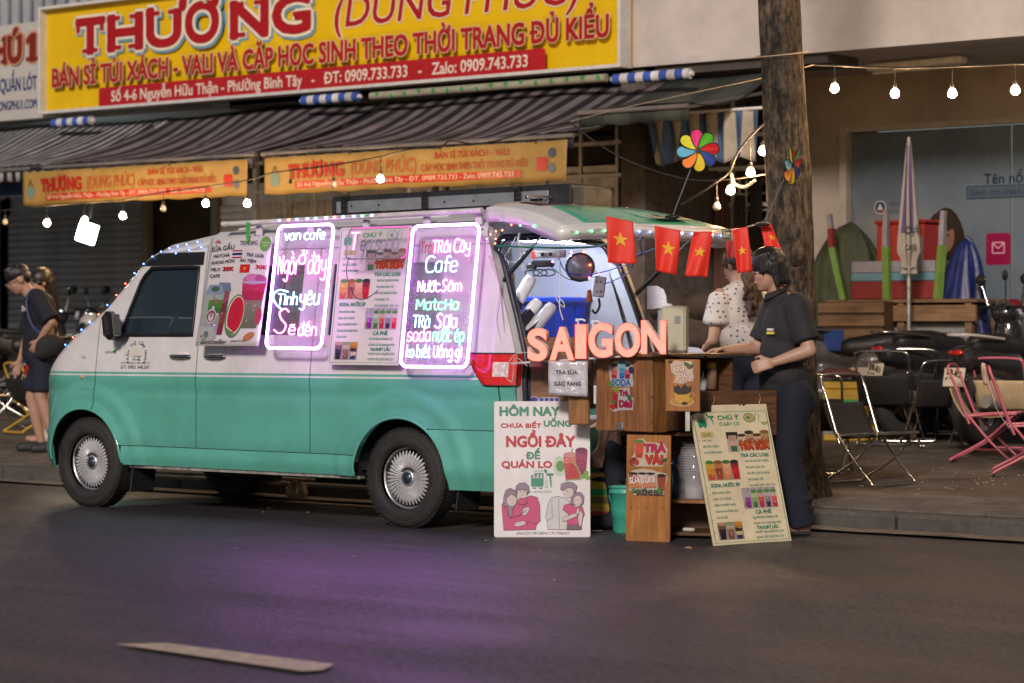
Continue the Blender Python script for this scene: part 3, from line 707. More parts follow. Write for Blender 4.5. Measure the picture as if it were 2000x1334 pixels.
# yellow banners hung on the front bars of the awnings
def banner(u0, u1, vt, label):
    a = at(u0, vt, 15.42); b = at(u1, vt, 15.42); W = b.x - a.x; Hh = .315
    t = thing('banner', label, 'banner', (a.x, 15.40, 2.70), 0, 'yellow cloth banners on the awnings')
    def wv(x, z): return .012 * math.sin(x * 7) + .02 * (Hh - z) / Hh * math.sin(x * 3.1)
    MB().grid(lambda u, v: (u * W, wv(u * W, v * Hh) , -Hh + v * Hh - .012 * abs(math.sin(u * W * 8)) * (1 - v)), 80, 6).build('cloth', mat('banner_yellow', '#97793e', .6, var=.15, scale=4), t, solid=.004)
    p = Pr(.0008); h = .30
    [p.rect(W * (.105 + .75 * k / 60), -Hh + .035, W * .75 / 60, .062, '#b0281f') for k in range(60)]
    slabword(p, 'THƯƠNG', W * .085, -Hh + .125, .115, W * .20, '#a8261e', None, False)
    p.text('(DUNG PHÚC)', W * .305, -Hh + .13, .11, '#b0562c', width=W * .225, bold=.005)
    p.text('BÁN SỈ TÚI XÁCH - VALI', W * .585, -Hh + .225, .052, '#a83a22', width=W * .235, bold=.02)
    p.text('CẶP HỌC SINH THEO THỜI TRANG ĐỦ KIỂU', W * .545, -Hh + .125, .056, '#a83a22', width=W * .33, bold=.012)
    p.text('Số 4-6 Nguyễn Hữu Thận - Phường Bình Tây - ĐT. 0909.733.733 - Zalo: 0909.743.733', W * .115, -Hh + .048, .038, '#e0c0a0', width=W * .72, bold=.01)
    p.ell(W * .035, -Hh + .12, W * .017, .06, '#6c8474'); p.line([(W * .025, -Hh + .17), (W * .035, -Hh + .24), (W * .045, -Hh + .17)], .012, '#5c4a34')
    p.rrect(W * .905, -Hh + .08, W * .035, .11, .01, '#b02020'); p.ell(W * .955, -Hh + .22, W * .013, .04, '#3c4858'); p.ell(W * .955, -Hh + .10, W * .012, .04, '#54606c')
    V = [(x, y + wv(x, z + Hh) - .006, z) for (x, y, z) in p.V]; p.V = V
    p.build('lettering', t, printmat('sign_print', .4), kind='stuff')
    g = MB(); 
    for k in range(int(W / .5) + 1): g.cyl((k * .5, -.004, -.012), (k * .5, .03, .03), .006)
    g.build('tie', mat('tie_dark', (.05, .04, .04), .8), t, kind='stuff')
banner(48, 484, 320, 'shorter yellow banner with red lettering hanging from the left striped awning')
banner(520, 1112, 285, 'longer yellow banner with red lettering hanging from the middle striped awning')
# blue tin canopy corner at far left, lit flood lamp
tag(MB().box(at(15, 372, 16.2), (.5, .3, .12), (0, 0, .1), bev=.03).build('blue_bundle', mat('blue_tarp', (.03, .06, .2), .5)), 'small blue tarpaulin bundle at the left end of the banner', 'bundle')
fl = thing('flood_lamp', 'square flood lamp glowing white in front of the left roller shutter', 'lamp', at(170, 455, 17.6), (0, 0, R(30)))
MB().box((0, .04, 0), (.24, .06, .24), (0, R(17), 0), bev=.01).build('housing', mat('lamp_housing', (.1, .1, .1), .4), fl)
MB().box((0, -.0, 0), (.205, .02, .205), (0, R(17), 0), bev=.008).build('lens', emat('flood_white', (.86, 1.0, .90), 80), fl)
MB().bar((0, .06, .1), (.05, .1, .5), .03).bar((.05, .1, .5), (.05, .1, 1.3), .02).build('bracket', mat('lamp_housing', (.1, .1, .1), .4), fl)
# ================================================================== VAN
VX, VY, VS = -12.84, 11.815, 1.02
def vw(p): return Vector((VX + VS * p[0], VY + p[1], p[2]))
def bodypaint():
    m = bpy.data.materials.new('two_tone_paint'); m.use_nodes = True; N = m.node_tree.nodes; L = m.node_tree.links; b = N['Principled BSDF']
    tc = N.new('ShaderNodeTexCoord'); sp = N.new('ShaderNodeSeparateXYZ'); L.new(tc.outputs['Object'], sp.inputs[0])
    # paint boundary height: teal below, thin white line, thin teal line, white above
    cr = N.new('ShaderNodeValToRGB'); cr.color_ramp.interpolation = 'CONSTANT'
    mr = N.new('ShaderNodeMapRange'); mr.inputs[1].default_value = .80; mr.inputs[2].default_value = 1.0
    sx = N.new('ShaderNodeMath'); sx.operation = 'MULTIPLY_ADD'; sx.inputs[1].default_value = -.004; L.new(sp.outputs[0], sx.inputs[0]); L.new(sp.outputs[2], sx.inputs[2])
    L.new(sx.outputs[0], mr.inputs[0]); L.new(mr.outputs[0], cr.inputs[0])
    teal = (.115, .43, .345, 1); wh = (.72, .70, .70, 1); e = cr.color_ramp.elements
    e[0].position = 0; e[0].color = teal; e[1].position = .42; e[1].color = wh
    a = e.new(.475); a.color = teal; a = e.new(.55); a.color = wh
    n = N.new('ShaderNodeTexNoise'); n.inputs['Scale'].default_value = 3; n.inputs['Detail'].default_value = 8; n.inputs['Roughness'].default_value = .7; L.new(tc.outputs['Object'], n.inputs['Vector'])
    r = N.new('ShaderNodeMapRange'); r.inputs[1].default_value = .3; r.inputs[2].default_value = .7; r.inputs[3].default_value = .80; r.inputs[4].default_value = 1.06; L.new(n.outputs[0], r.inputs[0])
    # road grime low down on the sills
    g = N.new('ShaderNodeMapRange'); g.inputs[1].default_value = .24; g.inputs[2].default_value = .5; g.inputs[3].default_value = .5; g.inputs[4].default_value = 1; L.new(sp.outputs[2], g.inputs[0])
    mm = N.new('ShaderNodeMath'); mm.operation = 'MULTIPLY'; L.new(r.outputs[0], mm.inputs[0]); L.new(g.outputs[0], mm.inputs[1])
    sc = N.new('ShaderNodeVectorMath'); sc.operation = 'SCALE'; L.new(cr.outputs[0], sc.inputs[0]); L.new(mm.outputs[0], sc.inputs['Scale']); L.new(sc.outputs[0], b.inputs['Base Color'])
    b.inputs['Roughness'].default_value = .32; b.inputs['Coat Weight'].default_value = .8; b.inputs['Coat Roughness'].default_value = .07
    n2 = N.new('ShaderNodeTexNoise'); n2.inputs['Scale'].default_value = 5; L.new(tc.outputs['Object'], n2.inputs['Vector'])
    bp = N.new('ShaderNodeBump'); bp.inputs['Strength'].default_value = .11; bp.inputs['Distance'].default_value = .02; L.new(n2.outputs[0], bp.inputs['Height']); L.new(bp.outputs[0], b.inputs['Normal']); L.new(bp.outputs[0], b.inputs['Coat Normal'])
    return m
paint = bodypaint()
whitep = mat('white_paint', (.70, .68, .68), .35, var=.08, scale=4, coat=.5)
tealp = mat('teal_paint', (.115, .43, .345), .35, var=.1, scale=4, coat=.6)
inner = mat('van_interior', (.46, .46, .48), .6, var=.12, scale=4)
rubber = mat('black_rubber', (.016, .016, .018), .55, var=.2)
trim = mat('black_trim', (.014, .014, .015), .35, var=.1)
chrome = mat('chrome', (.75, .75, .76), .12, metal=1.0, var=0)
alu = mat('aluminium', (.62, .63, .66), .35, metal=.85, var=.08)
steel = mat('dull_steel', (.35, .33, .31), .5, metal=.7, var=.2)
gl_ = mat('tinted_glass', (.035, .065, .09), .05, var=0, alpha=.42, coat=1.0, spec=.8)  # dark tint; the blue in its colour stands in for reflections
van = thing('cafe_van', 'white and teal minivan with its tailgate raised, turned into a street cafe', 'van', (VX, VY, 0)); van.scale = (VS, 1, 1)
HB, HF, HZ, AR = 3.30, .56, .30, .365
top_pts = [(0, .80), (.06, .92), (.13, 1.0), (.40, 1.175), (.67, 1.355), (.85, 1.53), (1.0, 1.675), (1.2, 1.755), (1.6, 1.815), (2.0, 1.828), (4.3, 1.83)]
def zt(x):
    for (a, b), (c, d) in zip(top_pts[:-1], top_pts[1:]):
        if x <= c: return b + (d - b) * max(0, (x - a)) / (c - a)
    return 1.83
def zti(z):
    if z <= .8: return 0.0
    for (a, b), (c, d) in zip(top_pts[:-1], top_pts[1:]):
        if z <= d and d > b: return a + (c - a) * (z - b) / (d - b)
    return 2.1
def sst(a, b, x):
    t = max(0, min(1, (x - a) / (b - a))); return t * t * (3 - 2 * t)
def yw(x, z):
    w = .765
    if x < .5: w -= .17 * ((.5 - x) / .5) ** 2.6
    if x > 3.85: w -= .07 * ((x - 3.85) / .35) ** 2
    if z > .92: w -= .125 * ((z - .92) / .88) ** 1.15
    if z < .36: w -= .05 * ((.36 - z) / .12)
    w += .012 * math.exp(-((z - .86) / .05) ** 2) * 0.6 - .006 * math.exp(-((z - .79) / .02) ** 2)
    e = zt(x) - z
    if e < .09: w -= .06 * ((.09 - e) / .09) ** 2
    for hx_ in (HF, HB):
        r = math.hypot(x - hx_, z - HZ)
        w += .022 * (1 - sst(.50, .545, r)) + .018 * (1 - sst(.375, .42, r))
    return w
def archz(x, lo):
    for h in (HF, HB):
        d = AR * AR - (x - h) ** 2
        if d > 0: lo = max(lo, HZ + math.sqrt(d))
    return lo
def panel(mb, x0, x1, z0, z1, sg, off=0.0, nx=None, nz=None):
    fx0 = x0 if callable(x0) else (lambda z, v=x0: v); fx1 = x1 if callable(x1) else (lambda z, v=x1: v)
    fz0 = z0 if callable(z0) else (lambda x, v=z0: v); fz1 = z1 if callable(z1) else (lambda x, v=z1: v)
    def f(u, v):
        z = (fz0(1) + fz1(1)) / 2; x = 1
        for _ in range(9):
            a, b = fx0(z), fx1(z); x = a + (b - a) * u; p, q = fz0(x), fz1(x); z = p + (q - p) * v
        return (x, sg * (yw(x, z) + off), z)
    zz = (fz0(1) + fz1(1)) / 2
    L_ = abs(fx1(zz) - fx0(zz)); nx = nx or max(3, int(L_ / .03)); nz = nz or max(3, int(abs(fz1(1.3) - fz0(1.3)) / .03) + 2)
    mb.grid(f, nx, nz, True, flip=(sg < 0))
    # turn so that outside is outside
    return mb
WB, WT = 1.157, 1.60
def xw(z): return .86 + .17 * (z - WB) / .42 + (.05 * max(0, (z - 1.5) / .1) ** 2)
def xrear(z): return 4.12 - .30 * max(0, (z - 1.0) / .83) ** 1.2
g = .0048
def zarch(lo): return lambda x: archz(x, lo)
def finish(mb, name, m=paint, parent=None, th=.012, flip=True, **kw):
    o = mb.build(name, m, parent or van, **kw)
    bm = bmesh.new(); bm.from_mesh(o.data); bmesh.ops.remove_doubles(bm, verts=bm.verts[:], dist=.0008); bmesh.ops.recalc_face_normals(bm, faces=bm.faces[:])
    # outward = away from y=0
    s = sum(f.normal.y * (1 if f.calc_center_median().y > 0 else -1) * f.calc_area() for f in bm.faces)
    if s < 0: bmesh.ops.reverse_faces(bm, faces=bm.faces[:])
    bm.to_mesh(o.data); bm.free()
    for p_ in o.data.polygons: p_.use_smooth = True
    if th:
        md = o.modifiers.new('s', 'SOLIDIFY'); md.thickness = th; md.offset = -1
        md.use_rim = True
        mb_ = o.modifiers.new('w', 'EDGE_SPLIT'); mb_.split_angle = R(40)
    return o
for sg in (-1, 1):
    m = MB(); panel(m, lambda z: .035 + .0 * z, .655 - g, zarch(.25), lambda x: zt(x), sg); finish(m, 'fender')
    # front door with its window frame
    m = MB(); panel(m, .655 + g, 1.585 - g, zarch(.43), WB, sg)
    panel(m, lambda z: max(.655 + g, zti(z)), xw, WB, WT, sg)
    panel(m, lambda z: zti(z), 1.585 - g, WT, lambda x: zt(x), sg)
    panel(m, 1.525, 1.585 - g, WB, WT, sg)
    fd = finish(m, 'front_door')
    m = MB(); panel(m, xw, 1.525, WB, WT, sg, -.012); finish(m, 'window', gl_, fd, th=0)
    m = MB(); c = []
    for z in [WB + (WT - WB) * k / 10 for k in range(11)]: c.append((xw(z), sg * (yw(xw(z), z) + .001), z))
    for x in [xw(WT) + (1.525 - xw(WT)) * k / 8 for k in range(1, 9)]: c.append((x, sg * (yw(x, WT) + .001), WT))
    for z in [WT - (WT - WB) * k / 8 for k in range(1, 9)]: c.append((1.525, sg * (yw(1.525, z) + .001), z))
    for x in [1.525 - (1.525 - xw(WB)) * k / 10 for k in range(1, 10)]: c.append((x, sg * (yw(x, WB) + .001), WB))
    m.tube(c, .012, 6, closed=True); m.build('window_seal', trim, fd)
    m = MB(); panel(m, lambda z: zti(z) + .05, 1.56, 1.615, 1.70, sg, .006, nx=20, nz=3); finish(m, 'rain_visor', trim, fd, th=.004)
    # sliding door
    m = MB(); panel(m, 1.585 + g, 2.565 - g, .43, 1.16, sg); panel(m, 1.585 + g, 1.66, 1.16, 1.60, sg); panel(m, 2.44, 2.565 - g, 1.16, 1.60, sg); panel(m, 1.585 + g, 2.565 - g, 1.60, 1.70, sg)
    sd_ = finish(m, 'sliding_door')
    m = MB(); panel(m, 1.66, 2.44, 1.16, 1.60, sg, -.01); finish(m, 'window', gl_, sd_, th=0)
    m = MB(); panel(m, 1.585 + g, xrear, 1.70 + g, 1.83, sg); finish(m, 'roof_side', th=.012)
    # rear quarter
    m = MB(); panel(m, 2.565 + g, 3.5, zarch(.43), 1.16, sg); panel(m, 3.5, 3.80, lambda x: archz(x, .605), 1.16, sg); panel(m, 3.80, 4.02 - g, .605, .868, sg); panel(m, 3.80, 3.97, .868, 1.056, sg, -.003)
    panel(m, 3.80, lambda z: xrear(z), 1.056, 1.16, sg)
    panel(m, 2.565 + g, 2.68, 1.16, 1.70, sg); panel(m, 3.55, xrear, 1.16, 1.70, sg); panel(m, 2.68, 3.55, 1.60, 1.70, sg)
    qp = finish(m, 'quarter_panel')
    m = MB(); panel(m, 2.68, 3.55, 1.16, 1.60, sg, -.01); finish(m, 'quarter_window', gl_, th=0)
    m = MB(); panel(m, 4.02 + g, lambda z: xrear(z), .605, .866, sg); finish(m, 'corner_panel')
    # sill, bumper
    m = MB(); panel(m, .93, 2.935, .30, .43 - g, sg, -.002, nx=60, nz=5); finish(m, 'sill', tealp)
    m = MB(); panel(m, lambda z: HB + math.sqrt(max(0, AR * AR - (z - HZ) ** 2)), lambda z: 4.14 - .02 * (z - .4), .245, .605 - g, sg, .006); finish(m, 'rear_bumper_side', tealp)
    m = MB(); m.box((1.93, sg * .70, .288), (2.0, .05, .018)); m.build('running_strip', mat('worn_alu', (.45, .43, .40), .45, metal=.5, var=.5, scale=14), van)
    # lamp cluster at the rear corner
    tlp = MB()
    def tf(u, v):
        z = .868 + (1.054 - .868) * v; x0 = 3.80 + .12 * (1 - v) ** 1.5; x = x0 + (4.125 - x0) * u; return (x, sg * (yw(x, z) + .014 - .012 * (abs(u - .5) * 2) ** 6), z)
    tlp.grid(tf, 14, 10, True, flip=(sg < 0))
    def t2(u, v):
        z = .868 + (1.054 - .868) * v; y = sg * (yw(4.125, z) + .002 - .13 * u); return (4.125 + .004 - .02 * u, y, z)
    tlp.grid(t2, 5, 10, True)
    lens = mat('red_lens', (.55, .012, .012), .12, var=.15, scale=30, coat=.5, emit=(1, .03, .02), estr=.12)
    tlo = tlp.build('tail_light', lens, van)
    ribs = MB()
    for k in range(9):
        z = .878 + k * .0195; ribs.tube([(x, sg * (yw(x, z) + .0145), z) for x in [3.86 + .02 * (9 - k) * .4 + i * .02 for i in range(4)]], .0022, 4)
    ribs.build('reflector_ribs', lens, tlo, kind='stuff')
    cl = MB(); cl.grid(lambda u, v: (3.985 + .10 * u, sg * (yw(3.985 + .1 * u, .92 + .085 * v) + .0165), .92 + .085 * v), 5, 4, flip=(sg < 0)); cl.build('clear_lens', mat('clear_lens', (.75, .62, .58), .15, var=.35, scale=60, coat=.8), tlo)
    # black rim round the lamp
    rim = [tf(i / 14, 0) for i in range(15)] + [tf(1, i / 10) for i in range(1, 11)] + [tf(1 - i / 14, 1) for i in range(1, 15)] + [tf(0, 1 - i / 10) for i in range(1, 10)]
    MB().tube([(a, b - sg * .004, c) for a, b, c in rim], .006, 6, closed=True).build('lamp_seal', rubber, tlo)
    # handles
    for x0, par in ((1.36, fd), (1.67, sd_)):
        h = MB(); z = 1.02
        h.ell((x0 + .085, sg * (yw(x0, z) + .001), z), (.075, .012, .035)); h.build('handle_recess', whitep, par)
        h = MB(); pts = [(x0 + .17 * t, sg * (yw(x0, z) + .012 + .022 * math.sin(PI * t) ** .5), z) for t in [i / 10 for i in range(11)]]
        h.tube(pts, .0125, 8); h.build('handle', mat('dark_chrome', (.12, .11, .13), .15, metal=.8, var=0), par)
        h = MB(); h.tube([(a, b + sg * .0085, c + .002) for a, b, c in pts[1:-1]], .0055, 6); h.build('chrome_bar', chrome, par)
    # arch lip and liner
    for hx_ in (HF, HB):
        a = [R(2 + 176 * k / 30) for k in range(31)]
        pts = [(hx_ + AR * math.cos(t), sg * (yw(hx_ + AR * math.cos(t), HZ + AR * math.sin(t)) - .004), HZ + AR * math.sin(t)) for t in a]
        MB().tube(pts, .009, 6).build('arch_lip', tealp, van)
        m = MB(); m.grid(lambda u, v, hx_=hx_: (hx_ + (AR + .01) * math.cos(PI * u), sg * (.74 - .34 * v), HZ + (AR + .01) * math.sin(PI * u)), 24, 3); m.grid(lambda u, v, hx_=hx_: (hx_ + (AR + .01) * math.cos(PI * u) * v, sg * .40, HZ + (AR + .01) * math.sin(PI * u) * v), 24, 2)
        m.build('wheel_liner', rubber, van)
        # mud flap
        MB().box((hx_ + AR + .03, sg * .62, .235), (.012, .22, .24), (0, R(8), 0), bev=.005).build('mud_flap', rubber, van)
# roof skin, nose, windscreen
def roof_f(u, v):
    x = 1.15 + (3.83 - 1.15) * u; t = -1 + 2 * v; ye = yw(x, zt(x)); zc = .03 + .07 * sst(1.15, 2.2, x)
    return (x, t * ye, zt(x) + zc * (1 - abs(t) ** 2.3))
m = MB().grid(roof_f, 50, 24); roof = finish(m, 'roof', whitep, th=.015)
for k in range(5):
    y = -.38 + k * .19; MB().tube([(x, y, roof_f((x - 1.15) / 2.68, (y / yw(x, 1.83) + 1) / 2)[2] + .001) for x in [1.6 + .25 * i for i in range(8)]], .012, 6).build('roof_rib', whitep, roof)
def fr_f(x): return lambda v: None
def nose_f(x0, x1, n, name, m_, off=0.0, yy=1.0, z0=None):
    mb = MB()
    def f(u, v):
        x = x0 + (x1 - x0) * u; t = (-1 + 2 * v) * yy; ye = yw(x, zt(x)); bul = .10 * (1 - abs(t) ** 2.2)
        return (x - bul * .9 * (1 - sst(.85, 1.16, x)) - off * .6, t * ye, zt(x) + bul * .30 + off)
    mb.grid(f, n, 20); return finish(mb, name, m_, th=.01)
nose_f(1.0, 1.16, 4, 'roof_front', whitep); nose_f(.52, 1.0, 14, 'windscreen', gl_, -.004); nose_f(.035, .52, 12, 'bonnet', whitep)
def front_f(u, v):
    z = .25 + (zt(.035) - .25) * v; t = -1 + 2 * u; return (.035 - .16 * (1 - abs(t) ** 2.5), t * yw(.035, z), z)
finish(MB().grid(front_f, 24, 12), 'front_bumper', tealp)
for sg in (-1, 1):
    MB().ell((.15, sg * .555, .97), (.11, .07, .085), (0, R(-35), sg * R(28))).build('headlight', mat('headlight_glass', (.35, .35, .4), .08, var=.3, scale=30, coat=1.0), van)
# floor, firewall, bulkhead and inner shell
MB().box((2.2, 0, .36), (3.7, 1.42, .05)).build('floor_pan', trim, van)
MB().box((3.83, 0, .62), (.5, 1.32, .06)).build('load_floor', inner, van)
hd = MB().grid(lambda u, v: (2.05 + 1.75 * u, (-1 + 2 * v) * .575, 1.775 + .09 * (1 - abs(-1 + 2 * v) ** 2.4)), 10, 12); hd.build('headliner', inner, van)
bk = MB(); bk.grid(lambda u, v: (3.08 + .25 * (1 - v) ** 2 * 0, (-1 + 2 * u) * (.66 - .07 * v), .6 + .92 * v), 8, 6); bk.build('bulkhead', mat('bulkhead_white', (.55, .55, .57), .6, var=.15, scale=3), van)
bk = MB(); bk.grid(lambda u, v: (3.06, (-1 + 2 * u) * (.60 - .08 * v), 1.50 + .33 * v), 8, 4); bk.build('bulkhead_upper', mat('bulkhead_grey', (.13, .13, .14), .8, var=.15, scale=3), van)
for sg in (-1, 1):
    m = MB(); m.grid(lambda u, v: (3.08 + (.94 - .25 * v) * u, sg * (yw(2.1, .72 + 1.05 * v) - .06), .72 + 1.07 * v), 8, 10); m.build('inner_side_panel', mat('inner_white', (.66, .66, .68), .5, var=.08, scale=3), van)
# front seats, dashboard and steering wheel seen through the door glass
for sg in (-1, 1):
    MB().box((1.42, sg * .34, .78), (.5, .46, .16), bev=.05).box((1.66, sg * .34, 1.08), (.13, .44, .56), (0, R(12), 0), bev=.05).box((1.72, sg * .34, 1.42), (.08, .22, .16), (0, R(12), 0), bev=.03).build('seat', mat('seat_fabric', (.07, .07, .08), .9), van)
MB().box((.80, 0, 1.06), (.30, 1.24, .20), (0, R(-8), 0), bev=.05).build('dashboard', mat('dash_grey', (.06, .06, .065), .6), van)
st = MB(); st.tube([(1.08 + .05 * math.cos(a), -.34 + .18 * math.sin(a), 1.17 + .17 * math.cos(a)) for a in [2 * PI * k / 24 for k in range(24)]], .014, 6, closed=True); st.cyl((1.06, -.34, 1.17), (.92, -.34, 1.08), .03); st.bar((1.06, -.5, 1.17), (1.06, -.18, 1.17), .03); st.build('steering_wheel', trim, van)
for sg in (-1, 1):
    mr = MB(); mr.box((.90, sg * .86, 1.22), (.09, .14, .19), (0, R(-6), sg * R(-20)), bev=.035); mr.tube([(.92, sg * .70, 1.15), (.92, sg * .78, 1.14), (.90, sg * .84, 1.15)], .028, 8)
    mo = mr.build('wing_mirror', trim, van)
    MB().box((.955, sg * .862, 1.225), (.006, .105, .145), (0, R(-6), sg * R(-20)), bev=.002).build('mirror_glass', mat('mirror_glass', (.55, .58, .6), .04, metal=1, var=0), mo)
# rear opening: painted frame, rubber seal
def sect(z): return xrear(z), yw(xrear(z), z)
outer = []; innr = []
zs = [.60 + (1.80 - .60) * k / 24 for k in range(25)]
for z in zs: x, y = sect(z); outer.append((x - .004, -(y - .012), z)); innr.append((x, -(y - .075), z if z < 1.70 else z))
outer_top = []; inner_top = []
for k in range(1, 24):
    t = -1 + 2 * k / 24; ye = yw(xrear(1.83), 1.83); outer_top.append((3.83, t * ye, 1.83 + .095 * (1 - abs(t) ** 2.3))); 
def inner_loop():
    L_ = []
    for z in [.62 + (1.62 - .62) * k / 16 for k in range(17)]: x, y = sect(z); L_.append((x, -(y - .075), z))
    for k in range(1, 7): a = R(180 - 90 * k / 6); L_.append((3.86 - .03 * k / 6, -(sect(1.62)[1] - .075) + .13 + .13 * math.cos(a), 1.62 + .13 * math.sin(a)))
    R_ = [(x, -y, z) for x, y, z in L_[::-1]]
    mid = [(3.83, -.38 + .76 * k / 8, 1.75 + .02 * (1 - (abs(-1 + 2 * k / 8)) ** 2)) for k in range(0, 9)]
    return L_ + mid[1:-1] + R_
IL = inner_loop()
def outer_loop(n):
    base = outer + outer_top + [(x, -y, z) for x, y, z in outer[::-1]]
    # resample to n points by arc length
    d = [0]
    for a, b in zip(base[:-1], base[1:]): d.append(d[-1] + (Vector(a) - Vector(b)).length)
    out = []
    di = [0]
    for a, b in zip(IL[:-1], IL[1:]): di.append(di[-1] + (Vector(a) - Vector(b)).length)
    for q in di:
        t = q / di[-1] * d[-1]; j = 0
        while j < len(d) - 2 and d[j + 1] < t: j += 1
        f = (t - d[j]) / max(1e-9, d[j + 1] - d[j]); out.append(tuple(Vector(base[j]).lerp(Vector(base[j + 1]), f)))
    return out
OL = outer_loop(len(IL)); n = len(IL)
m = MB(); m.add(OL + [(x + .002, y, z) for x, y, z in IL], [(i, i + 1, n + i + 1, n + i) for i in range(n - 1)], True)
m.add([(x + .002, y, z) for x, y, z in IL] + [(x - .09, y * 1.0, z) for x, y, z in IL], [(i, i + 1, n + i + 1, n + i) for i in range(n - 1)], True)
m.build('rear_frame', mat('inner_white', (.66, .66, .68), .5), van)
MB().tube([(x + .012, y, z) for x, y, z in IL], .017, 8).build('door_seal', mat('seal_blue_black', (.02, .024, .045), .4), van)
MB().tube([(x + .02, y * .955, z - .02) for x, y, z in IL], .010, 6).build('inner_seal', mat('seal_blue_black', (.02, .024, .045), .4), van)
MB().grid(lambda u, v: (4.16 + .03 * (1 - abs(-1 + 2 * u) ** 3), (-1 + 2 * u) * .70, .245 + .36 * v), 16, 6).build('rear_bumper', tealp, van)
# exhaust and axle gear under the floor
ub = MB(); ub.cyl((3.30, -.6, .30), (3.30, .6, .30), .04); ub.cyl((.56, -.6, .30), (.56, .6, .30), .03); ub.box((1.3, .1, .27), (.5, .5, .14), bev=.04); ub.cyl((1.4, -.25, .26), (3.9, -.2, .26), .03); ub.cyl((3.75, -.3, .24), (3.75, .3, .24), .08); ub.box((2.3, .15, .25), (.7, .5, .12), bev=.04); ub.cyl((3.55, .1, .2), (3.56, .1, .23), .25, n=24)
ub.build('running_gear', mat('oily_black', (.02, .019, .018), .6, var=.4), van)
# wheels
def wheel(x, y, sg):
    TR, TW = .302, .175
    wh = MB(); wh.lathe([(.19, -.07), (.192, .02), (.178, .025), (.172, -.005), (.06, -.012), (0, -.012)], axis='Y', n=40)
    w = wh.build('wheel', mat('wheel_dark', (.025, .025, .028), .4), van, (x, y, HZ), (0, 0, 0 if sg < 0 else PI))
    t = MB(); t.lathe([(.188, -.085), (.205, -.09), (.25, -.09), (.283, -.078), (.296, -.06), (.302, -.03), (.302, .03), (.296, .06), (.283, .078), (.262, .087), (.255, .0855), (.25, .09), (.205, .09), (.196, .082), (.188, .06)], axis='Y', n=56)
    t.build('tyre', mat('tyre_rubber', (.022, .021, .021), .75, var=.35, scale=14, bump=.3, bscale=60), w)
    tr = MB()
    for k in range(60):
        a = 2 * PI * k / 60
        for yy in (-.045, .0, .045): tr.box((.3025 * math.cos(a + yy), -yy, .3025 * math.sin(a + yy)), (.006, .036, .020), (0, -a - yy, 0))
    tr.build('tread', mat('tyre_rubber', (.022, .021, .021), .75), w, kind='stuff')
    r_ = MB(); r_.lathe([(.176, .028), (.180, .040), (.188, .040), (.193, .028), (.188, .02)], axis='Y', n=48); r_.build('rim_ring', alu, w)
    sp = MB()
    for k in range(38):
        a = 2 * PI * k / 38; c, s = math.cos(a), math.sin(a); q = []
        for (rr_, hw, yy) in ((.046, .0025, -.030), (.10, .0058, -.040), (.135, .0082, -.038), (.166, .0012, -.030)):
            tw = .002
            q += [(rr_ * c - hw * s, yy - tw, rr_ * s + hw * c), (rr_ * c + hw * s, yy + tw, rr_ * s - hw * c)]
        sp.add(q, [(0, 1, 3, 2), (2, 3, 5, 4), (4, 5, 7, 6)])
    so2 = sp.build('spoke_fins', mat('hubcap_silver', (.62, .62, .64), .35, metal=.35, var=.1), w, kind='stuff'); md = so2.modifiers.new('s', 'SOLIDIFY'); md.thickness = .008; md.offset = 0
    MB().lathe([(.050, .026), (.050, .040), (.043, .046), (.036, .046)], axis='Y', n=24).build('hub_ring', alu, w)
    MB().lathe([(.036, .042), (.030, .052), (0, .056)], axis='Y', n=24).build('centre_cap', mat('cap_blue_black', (.02, .03, .05), .3, coat=.6), w)
for sg in (-1, 1):
    for x in (HF, HB): wheel(x, sg * .672, sg)
# badges and door lettering
p = Pr(.0004)
zz = 1.0
def dp(u, v): q = at(u, v, 11.05); return (q.x - VX) / VS, q.z
def vtext(name, fn):
    p = Pr(.0002); fn(p); V = []
    for x, y, z in p.V: V.append((x, -(yw(x, z) + .0015) + y * .6, z))
    p.V = V; return p.build(name, van, printmat('decal', .4), kind='stuff')
def dd(p):
    a, b = dp(236, 720); c, _ = dp(292, 720); W = c - a; cx = a + W * .52; k = '#2b2a2e'
    p.text('ĐT: 0902 348.247', a, b, .022, k, width=W, bold=.012); p.text('14 ẤP TIÊN PHÚ 2, TIÊN LONG, CT', a, b + .032, .012, k, width=W, bold=.01)
    for i, s in enumerate(['SN', 'TLBT: 1.225kg', 'TTCP: 800kg', 'TLTB: 2.190kg'][::-1]): p.text(s, cx, b + .055 + i * .021, .013 if i < 3 else .016, k, width=(.075 if i < 3 else .025), align='c', bold=.012)
    w_ = 'TRẦN THỊ CẨM NHÀN'; n = len(w_)
    for i, ch in enumerate(w_):
        t = R(205 - 230 * i / (n - 1)); r = .078
        if ch != ' ': p.text(ch, cx + r * math.cos(t) * .95, b + .085 + r * math.sin(t), .021, k, align='c', bold=.014, rot=t - PI / 2)
    p.ell(cx, b + .085, .058, .062, '#d8d2c4', 20, a0=0, a1=180); p.k -= 20
    a, b = dp(203, 690); p.text('EURO', a, b, .016, '#5c6c64', width=.07, slant=.3, bold=.01); p.ell(a + .085, b + .016, .02, .008, '#3c8c4c', rot=.6); p.ell(a + .098, b + .014, .018, .008, '#2c6c3c', rot=1.2)
    a, b = dp(157, 700); p.text('1.5L', a, b, .018, '#77767c', width=.045, bold=.02)
vtext('door_lettering', dd)
q = at(162, 736, 11.05); qx = (q.x - VX) / VS; MB().ell((qx, -(yw(qx, q.z) + .004), q.z), (.022, .008, .012)).build('side_indicator', mat('indicator', (.6, .35, .2), .2, coat=1), van)
